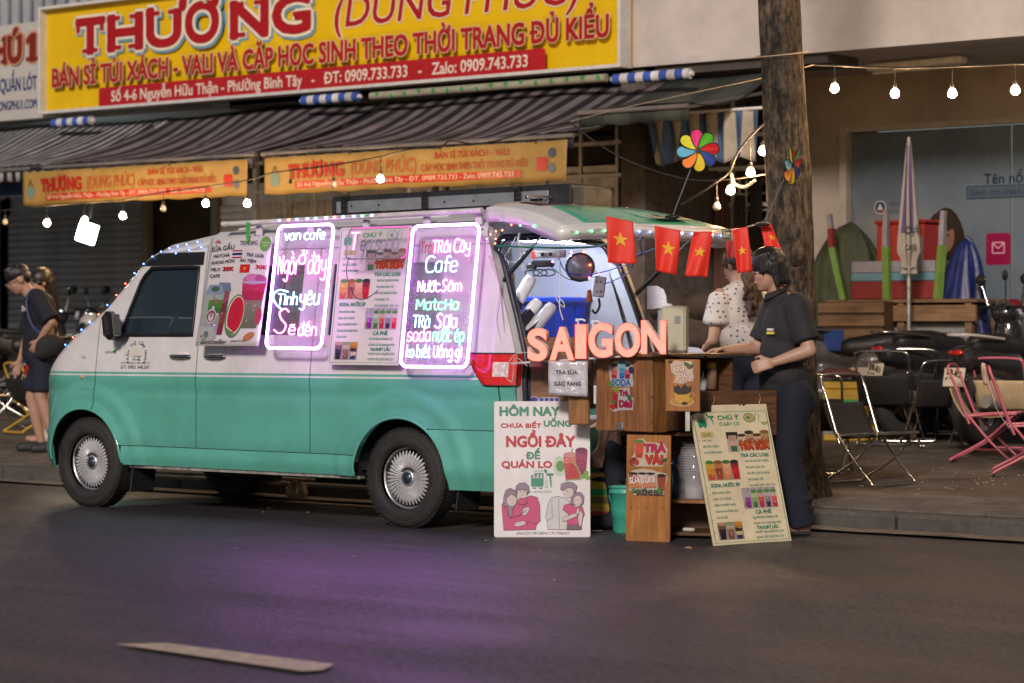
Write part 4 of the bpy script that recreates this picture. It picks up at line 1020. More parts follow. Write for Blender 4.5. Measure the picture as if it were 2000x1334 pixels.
# ---- roof rail pole, clamps, long box on the roof
rp = thing('roof_awning_pole', 'long pale pole clamped along the roof edge of the van', 'pole', (VX, VY, 0))
a = at(440, 438, 11.12); b = at(1130, 405, 11.1)
pa = Vector((a.x - VX, a.y - VY, a.z)); pb = Vector((3.9, -.66, 1.90))
MB().cyl(pa, pb, .017).cyl(pa - Vector((.02, 0, 0)), pa, .02).build('pole', mat('pale_pole', (.60, .58, .56), .4, var=.2), rp)
for t in (.12, .33, .55, .78, .97): q = pa.lerp(pb, t); MB().box((q.x, q.y + .05, q.z - .05), (.05, .03, .07), bev=.008).box((q.x, q.y + .03, q.z + .0), (.06, .09, .02), bev=.004).build('clamp', mat('clamp_white', (.62, .60, .62), .4), rp)
rb = thing('roof_box', 'long black box with an aluminium side plate lying on the van roof', 'roof box', (VX, VY, 0))
a = at(683, 400, 11.9); b = at(1150, 388, 11.9)
x0, x1 = a.x - VX, b.x - VX; z0, z1 = 1.945, 2.06
MB().box(((x0 + x1) / 2, .07, z0 + .062), (x1 - x0, .34, .125), (0, R(-.5), 0), bev=.01).build('case', mat('box_black', (.02, .02, .024), .5), rb)
MB().box(((x0 + x1) / 2 - .05, -.108, z0 + .052), (x1 - x0 - .22, .012, .075), (0, R(-.5), 0), bev=.003).build('side_plate', alu, rb)
for t in (.07, .42, .80):
    x = x0 + (x1 - x0) * t; k = MB()
    for j in range(3): k.box((x - .02 + .02 * j, -.122, z0 + .062), (.010, .012, .135), bev=.002)
    for j in range(4): k.box((x, -.122, z0 + .01 + .034 * j), (.05, .010, .010))
    k.build('hinge', trim, rb)
for t in (.10, .22, .5, .62, .88, .93): x = x0 + (x1 - x0) * t; MB().cyl((x, -.118, z0 + .05), (x, -.112, z0 + .05), .007, n=8).build('screw', trim, rb)
MB().box((x1 + .03, .07, z0 + .055), (.10, .30, .11), bev=.01).build('end_cover', mat('tape_brown', (.10, .08, .06), .35, var=.3), rb)
for sg in (-.3, .3): MB().box(((x0 + x1) / 2 + sg * 2, .07, 1.935), (.08, .5, .03)).build('foot', trim, rb)
# ---- raised tailgate
gx0, gx1, gz0, gz1 = 3.84, 4.66, 1.935, 1.80
def gate(u, v, off=0.0):
    t = -1 + 2 * v; wdt = .64 + .15 * u - .10 * max(0, u - .8) ** 2 * 10 * 0
    x = gx0 + (gx1 - gx0) * u - .07 * abs(t) ** 4 * u + .10 * t * u
    z = gz0 + (gz1 - gz0) * u ** 1.3 + .022 * math.sin(PI * min(1, u)) - .03 * abs(t) ** 5 + off + .03 * (1 - t * t) * (1 - u)
    return Vector((x, t * wdt, z))
def gm_(u0, u1, nm, m_, v0=0.0, v1=1.0, off=0.0, th=.0):
    mb = MB().grid(lambda a, b: gate(u0 + (u1 - u0) * a, v0 + (v1 - v0) * b, off), 16, 24)
    o = mb.build(nm, m_, van)
    return o
tg = MB()
green_p = mat('tailgate_green', (.07, .42, .24), .35, var=.1, coat=.6)
shell = MB().grid(lambda a, b: gate(a, b), 30, 30)
t_o = shell.build('tailgate', whitep, van)
mdd = t_o.modifiers.new('s', 'SOLIDIFY'); mdd.thickness = .02; mdd.offset = 0
MB().grid(lambda a, b: gate(.48 + .50 * a, .10 + .80 * b + (.06 * (1 - a) if b < .5 else -.06 * (1 - a)), .014), 18, 24).build('painted_panel', green_p, t_o, solid=.003)
MB().grid(lambda a, b: gate(.20 + .24 * a, .12 + .76 * b, .015), 12, 20).build('rear_window', mat('maroon_glass', (.05, .012, .016), .1, coat=.8), t_o, solid=.004)
# inner frame: thick rounded rim under the shell
rim = [gate(k / 16, 0) for k in range(17)] + [gate(1, k / 16) for k in range(1, 17)] + [gate(1 - k / 16, 1) for k in range(1, 17)]
mm = MB(); n = len(rim); lo = [Vector((p.x - .01, p.y * .985, p.z - .068)) for p in rim]; li = [Vector((p.x - (.12 if abs(p.y) < .7 or True else 0) * (1 if p.x > gx0 + .2 else .3), p.y * .86, p.z - .068)) for p in rim]
mm.add(rim + lo + li, [(i, i + 1, n + i + 1, n + i) for i in range(n - 1)] + [(n + i, n + i + 1, 2 * n + i + 1, 2 * n + i) for i in range(n - 1)], True)
mm.build('inner_rim', whitep, t_o, solid=.006)
MB().grid(lambda a, b: gate(.03 + .92 * a, .05 + .9 * b, -.045), 12, 14).build('inner_trim', mat('trim_grey', (.35, .35, .36), .6), t_o)
pl = gate(.86, .62, .03); 
npl = MB().box((0, 0, 0), (.11, .34, .008), bev=.003); npo = npl.build('name_plate', mat('plate_gold', (.45, .40, .22), .4), t_o, pl, (0, R(12), 0))
p = Pr(.0006); p.text('RE', -.15, -.03, .06, '#15140f', width=.07, bold=.03); [p.line([(.03 + k * .024, -.03), (.036 + k * .024, .03)], .011, '#2a281c') for k in range(5)]; p.build('plate_lettering', npo, loc=(0, 0, .005), rot=(R(-90), 0, R(90)))
for t in (.35, .5, .65):
    q = gate(.04, t, .02); MB().box(q, (.07, .05, .02), bev=.006).build('hinge_cover', trim, t_o)
MB().tube([gate(.05 + .02, .25 + .5 * k / 10, .035) for k in range(11)] , .012, 8).build('top_rail', chrome, t_o)
# gas struts
for sg in (-1, 1):
    a = Vector((4.02 if sg < 0 else 3.98, sg * .70, 1.42)); b = gate(.42 if sg < 0 else .75, .04 if sg < 0 else .9, -.06)
    if sg < 0: a = Vector((3.94, -.665, 1.44)); b = gate(.35, .30, -.05)
    s_t = MB().cyl(a, a.lerp(b, .55), .014).build('gas_strut', trim, van); MB().cyl(a.lerp(b, .5), b, .007).build('strut_rod', steel, s_t)
# ================================================================== SIGNS HUNG ON THE VAN'S SIDE
LEAN = -R(9.0)
def hung(name, label, cat, bl, br, tl, Yb=11.0, Yt=11.12, group=None):
    a = at(*bl, Yb); b = at(*br, Yb); c = at(*tl, Yt)
    W = b.x - a.x; Hh = math.hypot(c.z - a.z, Yt - Yb)
    t = thing(name, label, cat, (a.x, Yb, a.z), (-math.atan2(Yt - Yb, c.z - a.z), 0, 0), group)
    return t, W, Hh
def rrpts(x, z, w_, h_, r, k=6):
    p = []
    for cx, cz, a0 in ((x + w_ - r, z + r, -90), (x + w_ - r, z + h_ - r, 0), (x + r, z + h_ - r, 90), (x + r, z + r, 180)):
        for i in range(k + 1): a = R(a0 + 90 * i / k); p.append((cx + r * math.cos(a), cz + r * math.sin(a)))
    return p
SKIRT = {
 'a': (.8, [[(.62, .85), (.35, 1), (.08, .75), (.08, .2), (.3, 0), (.6, .22), (.62, .85)], [(.62, 1), (.62, 0)]]),
 'b': (.8, [[(.08, 1.6), (.08, 0)], [(.08, .75), (.35, 1), (.65, .75), (.65, .2), (.35, 0), (.08, .2)]]),
 'c': (.75, [[(.62, .85), (.35, 1), (.08, .75), (.08, .2), (.35, 0), (.62, .12)]]),
 'C': (.9, [[(.8, 1.35), (.45, 1.5), (.1, 1.2), (.05, .5), (.2, .05), (.5, 0), (.8, .1)]]),
 'd': (.8, [[(.62, .8), (.35, 1), (.08, .75), (.08, .2), (.3, 0), (.62, .25)], [(.62, 1.6), (.62, 0)]]),
 'e': (.78, [[(.08, .5), (.62, .55), (.6, .85), (.35, 1), (.1, .8), (.08, .2), (.35, 0), (.64, .12)]]),
 'f': (.6, [[(.6, 1.35), (.4, 1.5), (.25, 1.2), (.22, 0)], [(.05, .85), (.5, .85)]]),
 'g': (.8, [[(.62, .85), (.35, 1), (.08, .75), (.08, .3), (.3, .1), (.6, .3)], [(.62, 1), (.62, -.3), (.35, -.5), (.08, -.35)]]),
 'h': (.8, [[(.08, 1.6), (.08, 0)], [(.08, .7), (.35, 1), (.62, .8), (.62, 0)]]),
 'H': (.85, [[(.08, 1.3), (.08, 0)], [(.7, 1.3), (.7, 0)], [(.08, .65), (.7, .65)]]),
 'i': (.35, [[(.15, 1), (.15, 0)]]),
 'k': (.7, [[(.08, 1.5), (.08, 0)], [(.55, .95), (.12, .45), (.58, 0)]]),
 'm': (1.1, [[(.08, 1), (.08, 0)], [(.08, .75), (.28, 1), (.48, .75), (.48, 0)], [(.48, .75), (.7, 1), (.92, .75), (.92, 0)]]),
 'M': (1.05, [[(.08, 0), (.12, 1.35), (.5, .5), (.88, 1.35), (.92, 0)]]),
 'n': (.8, [[(.08, 1), (.08, 0)], [(.08, .75), (.35, 1), (.62, .75), (.62, 0)]]),
 'N': (.9, [[(.08, 0), (.1, 1.35), (.65, .05), (.7, 1.35)]]),
 'o': (.8, [[(.35, 1), (.08, .75), (.08, .2), (.35, 0), (.64, .2), (.64, .75), (.35, 1)]]),
 'p': (.8, [[(.08, 1), (.08, -.4)], [(.08, .75), (.35, 1), (.65, .75), (.65, .25), (.35, .02), (.08, .2)]]),
 'r': (.55, [[(.08, 1), (.08, 0)], [(.08, .65), (.25, .95), (.5, .95)]]),
 'R': (.85, [[(.08, 0), (.08, 1.35)], [(.08, 1.3), (.5, 1.3), (.62, 1.0), (.45, .7), (.1, .68)], [(.3, .68), (.65, 0)]]),
 's': (.75, [[(.6, .85), (.35, 1), (.1, .8), (.2, .55), (.52, .42), (.58, .15), (.3, 0), (.05, .12)]]),
 'S': (.95, [[(.8, 1.3), (.55, 1.5), (.25, 1.25), (.4, .85), (.7, .5), (.6, .1), (.3, 0), (.02, .2)]]),
 't': (.6, [[(.25, 1.4), (.25, .2), (.4, 0), (.55, .08)], [(.02, 1), (.5, 1)]]),
 'T': (.8, [[(.02, 1.35), (.72, 1.35)], [(.36, 1.35), (.34, 0)]]),
 'u': (.8, [[(.08, 1), (.08, .25), (.32, 0), (.6, .25)], [(.62, 1), (.62, 0)]]),
 'U': (.9, [[(.08, 1.4), (.08, .3), (.38, 0), (.68, .3), (.68, 1.4)]]),
 'v': (.7, [[(.05, 1), (.32, 0), (.6, 1)]]),
 'y': (.8, [[(.08, 1), (.1, .4), (.35, .25), (.62, .45)], [(.62, 1), (.6, -.25), (.35, -.45), (.08, -.35)]]),
 ' ': (.35, []),
}
SKIRT['đ'] = (.8, SKIRT['d'][1] + [[(.4, 1.3), (.82, 1.3)]])
SKIRT['Đ'] = (.9, [[(.1, 0), (.1, 1.35)], [(.1, 1.35), (.6, 1.1), (.62, .3), (.1, 0)], [(-.05, .7), (.35, .7)]])
ACC = {0x300: [(-.18, .35), (.08, .12)], 0x301: [(-.08, .12), (.18, .35)], 0x302: [(-.2, .1), (0, .3), (.2, .1)], 0x303: [(-.22, .15), (-.08, .28), (.08, .16), (.22, .3)], 0x309: [(-.08, .42), (.12, .42), (.1, .25), (0, .12)], 0x306: [(-.2, .3), (0, .12), (.2, .3)]}
def neontext(txt, x, z, h, width):
    """single-stroke handwriting; h = x-height; returns list of polylines"""
    d = unicodedata.normalize('NFD', txt); cx = 0; L_ = []; lastw = 0; last = 0; base = ''; up = 0
    for ch in d:
        o = ord(ch)
        if o in ACC:
            zb = (1.0 if base in 'aeiouyncsr' else 1.45) + up; L_.append([(last + lastw / 2 + px, zb + pz) for px, pz in ACC[o]]); up += .3
        elif o == 0x31b: L_.append([(last + lastw * .85, 1.0), (last + lastw * 1.1, 1.15), (last + lastw * 1.05, 1.4)])
        elif o == 0x323: L_.append([(last + lastw / 2, -.2), (last + lastw / 2 + .02, -.28)])
        else:
            w_, st = SKIRT.get(ch, SKIRT.get(ch.lower(), (.4, []))); last = cx; lastw = w_ - .1; base = ch; up = 0
            for s in st: L_.append([(cx + px, pz) for px, pz in s])
            cx += w_
    sx = width / max(.01, cx)
    return [[(x + px * sx, z + pz * h) for px, pz in s] for s in L_]
NB = neonmat('neon_violet_white', (.62, .20, .95), 70.0)
NP = neonmat('neon_pink', (1.0, .09, .60), 36.0)
NC = neonmat('neon_ice', (.25, .50, 1.0), 16.0)
NL = neonmat('neon_lilac', (.68, .18, 1.0), 32.0)
NG = neonmat('neon_green', (.10, 1.0, .35), 11.0)
ND = mat('neon_faint_pink', (.30, .10, .16), .4, emit=(1, .1, .3), estr=.25)  # dull tube with a faint pink emission of its own
NU = mat('neon_grey_tube', (.22, .22, .26), .35)
acryl = mat('clear_acrylic', (.40, .36, .42), .15, var=0, alpha=.15, coat=.5)
def neonsign(label, bl, br, tl, rows, border, rt=.0095):
    t, W, Hh = hung('neon_sign', label, 'neon sign', bl, br, tl, 10.93, 11.05)
    poly = rrpts(.004, .004, W - .008, Hh - .008, .04)
    MB().prism(poly, (0, 0, 0), (1, 0, 0), (0, 0, 1), .005).build('acrylic_sheet', acryl, t)
    MB().tube([(x, -.014, z) for x, z in rrpts(.008, .008, W - .016, Hh - .016, .045)], rt, 8, closed=True).build('border_tube', border, t)
    for (txt, u, v, wd, h, m) in rows:
        mb = MB()
        for st in neontext(txt, u * W, v * Hh, h * Hh, wd * W):
            p3 = smoothpath([(x, -.013, z) for x, z in st], 4)
            mb.tube(p3, .0043, 6)
        mb.build('word_tube', m, t, kind='stuff')
    for (x, z) in ((.03, .03), (W - .03, .03), (.03, Hh - .03), (W - .03, Hh - .03)): MB().cyl((x, -.008, z), (x, .05, z), .005, n=8).build('standoff', chrome, t)
    return t, W, Hh
n1, W1, H1 = neonsign('narrow violet-edged neon sign reading van cafe over pink and blue words', (520, 683), (632, 684), (548, 440), [
    ('van cafe', .14, .875, .72, .052, NC), ('Ngồi', .08, .60, .34, .11, NP), ('ở', .43, .68, .14, .075, NP), ('đây', .60, .60, .34, .11, NP),
    ('Tình', .14, .355, .36, .065, NC), ('yêu', .52, .355, .36, .085, NC), ('S', .12, .13, .28, .13, NP), ('ẽ', .38, .12, .14, .06, NP), ('đến', .55, .11, .34, .07, NP)], NB)
hm = MB(); hm.tube(smoothpath([(W1 * .30, -.013, H1 * .46), (W1 * .14, -.013, H1 * .475), (W1 * .05, -.013, H1 * .43), (W1 * .10, -.013, H1 * .37), (W1 * .22, -.013, H1 * .32)], 5), .0055, 6); hm.build('heart_tube', NC, n1)
n2, W2, H2 = neonsign('wide violet-edged neon sign listing seven drinks in pink, white and green', (783, 719), (917, 719), (808, 440), [
    ('Trà', .14, .80, .20, .055, ND), ('TRái Cây', .33, .80, .56, .062, NP), ('Cafe', .25, .665, .48, .075, NC), ('Nước', .16, .53, .34, .055, NL), ('Sâm', .50, .53, .32, .055, NP),
    ('MatcHa', .16, .405, .64, .052, NG), ('TRà', .14, .28, .26, .062, NC), ('Sữa', .46, .28, .34, .065, NL), ('soda', .07, .185, .36, .065, NP), ('nước éP', .45, .185, .46, .065, NG),
    ('ko biết', .08, .075, .36, .055, NC), ('Uống Gì', .48, .075, .42, .056, NL)], NB)
# ---- menu prints
TEALC = '#1f8a7a'
def menu_print(pr, W, H, base):
    X = lambda a: a * W; Z = lambda a: a * H
    def tx(s, x, z, h, w_=None, c=TEALC, b=.02, **k): pr.text(s, X(x), Z(z), Z(h), c, width=None if w_ is None else X(w_), bold=b, **k)
    # small van mark with a man in front, then the T
    g = '#2c9a70'
    pr.rrect(X(.07), Z(.875), X(.11), Z(.055), X(.012), g); pr.rrect(X(.08), Z(.925), X(.09), Z(.02), X(.01), g); pr.ell(X(.095), Z(.872), X(.014), Z(.007), g); pr.ell(X(.155), Z(.872), X(.014), Z(.007), g)
    for k in range(3): pr.poly([(X(.08 + .03 * k), Z(.925)), (X(.10 + .03 * k), Z(.925)), (X(.095 + .03 * k), Z(.965)), (X(.088 + .03 * k), Z(.965))], base)
    pr.rect(X(.205), Z(.94), X(.08), Z(.016), g); pr.poly([(X(.235), Z(.94)), (X(.262), Z(.94)), (X(.275), Z(.875))], g); pr.ell(X(.20), Z(.965), X(.012), Z(.012), g, rot=.6)
    tx('CHÚ Ý', .33, .925, .030, .27, g, .05); tx('Ở ĐÂY CÓ', .34, .880, .022, .26, g, .03)
    pr.ell(X(.74), Z(.935), X(.075), Z(.036), g); pr.ell(X(.74), Z(.935), X(.067), Z(.031), base); pr.ell(X(.73), Z(.935), X(.02), Z(.012), g); pr.line([(X(.80), Z(.90)), (X(.84), Z(.975))], X(.006), g); pr.line([(X(.86), Z(.90)), (X(.87), Z(.96))], X(.006), g)
    pr.ell(X(.93), Z(.90), X(.045), Z(.022), g, 12, a0=180, a1=360); pr.ell(X(.93), Z(.898), X(.038), Z(.017), base, 12, a0=180, a1=360)
    pr.rect(X(.08), Z(.795), X(.16), Z(.042), '#c8b884'); tx('CHÈ', .115, .803, .02, .09, '#7f9468', .03)
    for i, s in enumerate(['CHÈ THÁI', 'SÂM BỔ LƯỢNG', 'CHÈ DƯỠNG NHAN']): tx(s, .08, .765 - i * .045, .015, [.12, .2, .23][i], '#4f8a84', .01)
    # pictures of drinks
    pr.rect(X(.40), Z(.68), X(.15), Z(.15), '#b8b0ac'); pr.rect(X(.40), Z(.78), X(.15), Z(.05), '#242226'); pr.cup(X(.475), Z(.685), X(.11), Z(.12), ['#3e6a48', '#c8a8a4', '#b8948c'])
    rr2 = random.Random(5)
    for i, c in enumerate([('#c8b8a8', '#46382c'), ('#b49884', '#3c2c24'), ('#c0a08c', '#58301c'), ('#a88c70', '#8a6428')]): pr.cup(X(.60 + .10 * i), Z(.70), X(.12), Z(.10 + .02 * (i % 2)), [c[0], '#a0583c', c[0]], top=c[1])
    tx('TRÀ SỮA', .545, .695, .045, .38, '#d04a1c', .07, outline='#8a1c0c', ow=.04)
    tx('TRÀ CÁC LOẠI', .54, .640, .024, .36, TEALC, .05)
    for i, s in enumerate(['TRÀ SỮA TRUYỀN THỐNG', 'TRÀ ĐÀO, ĐÀO, VẢI', 'TRÀ VIỆT QUẤT,ỔI HỒNG', 'TRÀ CHANH , TẮC', 'TRÀ NHIỆT ĐỚI , KIWI, TÁO']): tx(s, .58, .600 - i * .0455, .0155, [.31, .24, .30, .2, .34][i], '#2f8a84', .01)
    pr.rect(X(.07), Z(.475), X(.42), Z(.14), '#a8948c')
    for i, c in enumerate([['#c8501c', '#d8901c', '#c8b43c'], ['#a8481c', '#8c3c2c', '#c07c44'], ['#d8845c', '#e09c78', '#e0b090'], ['#b81420', '#c81c28', '#8c2430']]): pr.cup(X(.125 + .105 * i), Z(.48), X(.105), Z(.125), c, top=['#4a8a3c', '#8a5c3c', '#3c7c3c', '#1c2c34'][i])
    tx('SODA, NƯỚC ÉP', .09, .425, .024, .37, TEALC, .05)
    for i, s in enumerate(['SODA HƯƠNG HỒNG', 'SODA TẮC XÍ MUỘI', 'SODA THƠM/ÉP THƠM', 'SODA DƯA HẤU/ÉP DƯA', 'SẤU HÀ NỘI']): tx(s, .09, .375 - i * .0455, .0155, [.23, .23, .27, .29, .14][i], '#2f8a84', .01)
    pr.rect(X(.47), Z(.255), X(.44), Z(.155), '#aca4b4'); pr.poly([(X(.47), Z(.27)), (X(.50), Z(.27)), (X(.56), Z(.37)), (X(.53), Z(.375))], '#9a6c5c')
    for i, c in enumerate([['#7c1488', '#9c48a8', '#b4a4c0'], ['#3c7c2c', '#8cac74', '#b8c4a8'], ['#b81c3c', '#c85048', '#c8a0a0'], ['#3c2c4c', '#8c7c9c', '#c0b8c4'], ['#c81c44', '#d85c68', '#c8b8b8']]):
        pr.cup(X(.535 + .085 * i), Z(.262), X(.08), Z(.115), c, straw='#2c3430', top='#5c8c54' if i else None)
    tx('CÀ PHÊ', .60, .215, .026, .20, TEALC, .05); tx('CÀ PHÊ ĐEN/ SỮA/BẠC XỈU', .55, .180, .0155, .33, '#2f8a84', .01); tx('CÀ PHÊ CỐT DỪA/KHOAI MÔN', .55, .137, .0155, .36, '#2f8a84', .01)
    tx('YAOURT LẮC', .58, .102, .021, .28, TEALC, .05); tx('YAOURT ĐÀO,XOÀI,DÂU, KIWI', .55, .073, .0155, .37, '#2f8a84', .01); tx('YAOURT VIỆT QUẤT,TRÁI CÂY', .55, .034, .0155, .36, '#2f8a84', .01)
    pr.rect(X(.08), Z(.035), X(.32), Z(.13), '#9890a0')
    for i, c in enumerate([['#18141c', '#201a20', '#6c5448'], ['#7c4c34', '#8c6450', '#b8a890'], ['#2c2c5c', '#c8b890', '#3c2414', '#c07c1c']]): pr.cup(X(.135 + .105 * i), Z(.04), X(.10), Z(.11), c, top=['#b8907c', '#7c9c7c', '#c8902c'][i])
    for a in ((.02, .015, .96, .003), (.02, .982, .96, .003)): pr.rect(X(a[0]), Z(a[1]), X(a[2]), Z(a[3]), g)
    for a in ((.02, .015), (.972, .015)): pr.rect(X(a[0]), Z(a[1]), X(.008), Z(.97), g)
mb_, Wm, Hm = hung('menu_board', 'pale menu board with teal drink lists hanging between the two neon signs', 'menu board', (640, 712), (780, 711), (672, 445), 10.98, 11.10)
MB().prism(rrpts(0, 0, Wm, Hm, .015), (0, 0, 0), (1, 0, 0), (0, 0, 1), -.008).build('panel', mat('menu_white', (.66, .62, .58), .45, var=.08, scale=4), mb_)
p = Pr(); menu_print(p, Wm, Hm, '#cfc9c2'); p.build('printed_menu', mb_, loc=(0, -.0015, 0), kind='stuff')
tn, Wt, Ht = hung('neon_sign', 'small mostly unlit tea and soda neon sign hanging over the top of the menu board', 'neon sign', (676, 507), (795, 503), (684, 447), 10.92, 10.96)
MB().prism(rrpts(0, 0, Wt, Ht, .03), (0, 0, 0), (1, 0, 0), (0, 0, 1), .004).build('acrylic_sheet', acryl, tn)
bp_ = [(x, -.01, z) for x, z in rrpts(0, 0, Wt, Ht, .035, 8)]; n = len(bp_)
MB().tube(bp_[n // 4 * 0:n // 2 + 2], .0045, 6).build('border_tube', neonmat('neon_dim_pink', (1, .12, .5), 1.6), tn); MB().tube(bp_[n // 2 + 1:] + bp_[:1], .0045, 6).build('border_tube', NU, tn)
mb = MB()
for st in neontext('T', .03, Ht * .28, Ht * .42, .07): mb.tube(smoothpath([(x, -.012, z) for x, z in st], 3), .0085, 6)
mb.build('word_tube', neonmat('neon_rose', (1.0, .10, .30), 12), tn, kind='stuff')
mb = MB()
for st in neontext('ea soda', .11, Ht * .26, Ht * .34, Wt * .64): mb.tube(smoothpath([(x, -.012, z) for x, z in st], 3), .004, 6)
mb.build('word_tube', NU, tn, kind='stuff')
MB().tube(smoothpath([(.03, -.012, .01), (.035, -.02, -.08), (.08, -.02, -.17), (.14, -.02, -.24), (.22, -.02, -.25), (.31, -.02, -.20)], 5), .0028, 5).build('lead', mat('lead_dark', (.08, .05, .06), .5), tn)
# poster of the milk drinks
ps, Wp, Hp = hung('drink_poster', 'white drink poster with a watermelon slice hanging above the front door handle', 'poster', (385, 676), (508, 682), (418, 464), 10.95, 11.08)
MB().grid(lambda u, v: (u * Wp * (1 - .03 * v), -.012 * math.sin(PI * u) - .03 * (1 - v) ** 3 * abs(u - .5), v * Hp), 16, 16).build('sheet', mat('poster_white', (.62, .58, .60), .35, var=.06, scale=5, coat=.3), ps, solid=.003)
p = Pr(); X = lambda a: a * Wp; Z = lambda a: a * Hp
def tx(s, x, z, h, w_=None, c='#2a2440', b=.02, **k): p.text(s, X(x), Z(z), Z(h), c, width=None if w_ is None else X(w_), bold=b, **k)
for i in range(5): a = R(150 - 30 * i); p.line([(X(.13) + .012 * math.cos(a), Z(.93) + .012 * math.sin(a)), (X(.13) + .032 * math.cos(a), Z(.93) + .034 * math.sin(a))], .006, '#b01c3c')
tx('SỮA GẤU', .04, .865, .040, .38, rot=.06); tx('MATCHA', .09, .805, .030, .27, rot=.05); tx('KHOAI MÔN', .07, .745, .030, .38, rot=.05); tx('MILO', .07, .685, .030, .16); tx('CAFE', .07, .625, .030, .17)
tx('35K', .28, .685, .034, .17, '#c01c34', .06, outline='#8c1024', ow=.02); tx('TRENDING', .50, .915, .042, .27, '#2a2638', .0); tx('TRÀ DƯA', .62, .815, .030, .27, rot=-.08); tx('AN TIÊM', .53, .765, .030, .25, rot=-.08); tx('30K', .79, .700, .034, .17, '#c01c34', .06, rot=-.05)
p.ell(X(.89), Z(.925), X(.085), Z(.068), '#6c9c54'); tx('SAIGON', .83, .93, .012, .12, '#d8e0c8', 0); tx('MÁT', .86, .905, .012, .06, '#d8e0c8', 0)
for i, c in enumerate(['#a82c3c', '#d8d4dc', '#2c2c64', '#d8d4dc', '#a82c3c']): p.rect(X(.40), Z(.80 + [0, .012, .024, .048, .06][i]), X(.155), Z([.012, .012, .024, .012, .012][i]), c)
p.rect(X(.55), Z(.665), X(.15), Z(.075), '#c81c28'); p.star(X(.625), Z(.703), .014, '#e0c030')
p.cup(X(.31), Z(.10), X(.26), Z(.40), ['#7c2834', '#8c3440', '#70303c', '#8c4c54']); p.poly([(X(.22), Z(.50)), (X(.46), Z(.50)), (X(.43), Z(.575)), (X(.25), Z(.58))], '#6c7890')
p.cup(X(.20), Z(.06), X(.32), Z(.43), ['#a89cb4', '#9c90ac', '#8c9c8c', '#3c6c34', '#4c7c34', '#94a49c']); p.poly([(X(.03), Z(.47)), (X(.36), Z(.47)), (X(.30), Z(.56)), (X(.09), Z(.56))], '#8490ac'); p.ell(X(.20), Z(.52), X(.07), Z(.025), '#3c6444')
p.ell(X(.19), Z(.27), X(.085), Z(.065), '#c8c0cc'); p.ell(X(.19), Z(.27), X(.072), Z(.055), '#8c2c3c'); p.ell(X(.19), Z(.265), X(.045), Z(.04), '#c8c0cc'); p.ell(X(.19), Z(.285), X(.018), Z(.03), '#7c6c84')
p.rect(X(.03), Z(.18), X(.09), Z(.26), '#98a09c'); p.rrect(X(.02), Z(.03), X(.25), Z(.14), X(.03), '#a8a8a4'); p.ell(X(.15), Z(.10), X(.04), Z(.035), '#5c6c74'); p.ell(X(.08), Z(.085), X(.02), Z(.012), '#a83c3c')
p.cup(X(.80), Z(.16), X(.36), Z(.42), ['#686458', '#706c60', '#7c7468', '#a8244c', '#b82c58']); p.ell(X(.80), Z(.60), X(.18), Z(.05), '#b85c94'); p.ell(X(.75), Z(.62), X(.10), Z(.035), '#c874a8'); p.ell(X(.88), Z(.61), X(.08), Z(.03), '#a84c84'); p.ell(X(.80), Z(.575), X(.20), Z(.012), '#b0a0c0')
p.ell(X(.57), Z(.27), X(.15), Z(.20), '#5c7c5c', rot=-.12); p.ell(X(.575), Z(.275), X(.132), Z(.18), '#c8d0b8', rot=-.12); p.ell(X(.58), Z(.28), X(.12), Z(.165), '#c01c38', rot=-.12); [p.ell(X(.56 + .03 * (i % 3)), Z(.22 + .03 * i), .003, .005, '#2c1418') for i in range(5)]
p.ell(X(.93), Z(.27), X(.05), Z(.08), '#a83c54'); p.ell(X(.83), Z(.085), X(.09), Z(.035), '#b8744c', rot=.4)
tx('Bestseller', .08, .015, .045, .42, '#1c1830', -.0, slant=.45); tx('#SAIGON MÁT', .55, .035, .018, .26, '#2a2440', .0, slant=.2)
V = [(x, y - .012 * math.sin(PI * min(1, max(0, x / Wp))) - .004 - .03 * (1 - min(1, z / Hp)) ** 3 * abs(x / Wp - .5), z) for (x, y, z) in p.V]; p.V = V
p.build('print', ps, kind='stuff')
gr_ = MB()
for k in range(4): gr_.tube(smoothpath([(X(.62) + .004 * k, -.02, Z(.94)), (X(.60) + .01 * k, -.03, Z(1.03)), (X(.57) + .008 * k, -.02, Z(1.12))], 3), .004, 5)
tg_ = gr_.build('green_tie', mat('green_tie', (.05, .35, .06), .5), ps)

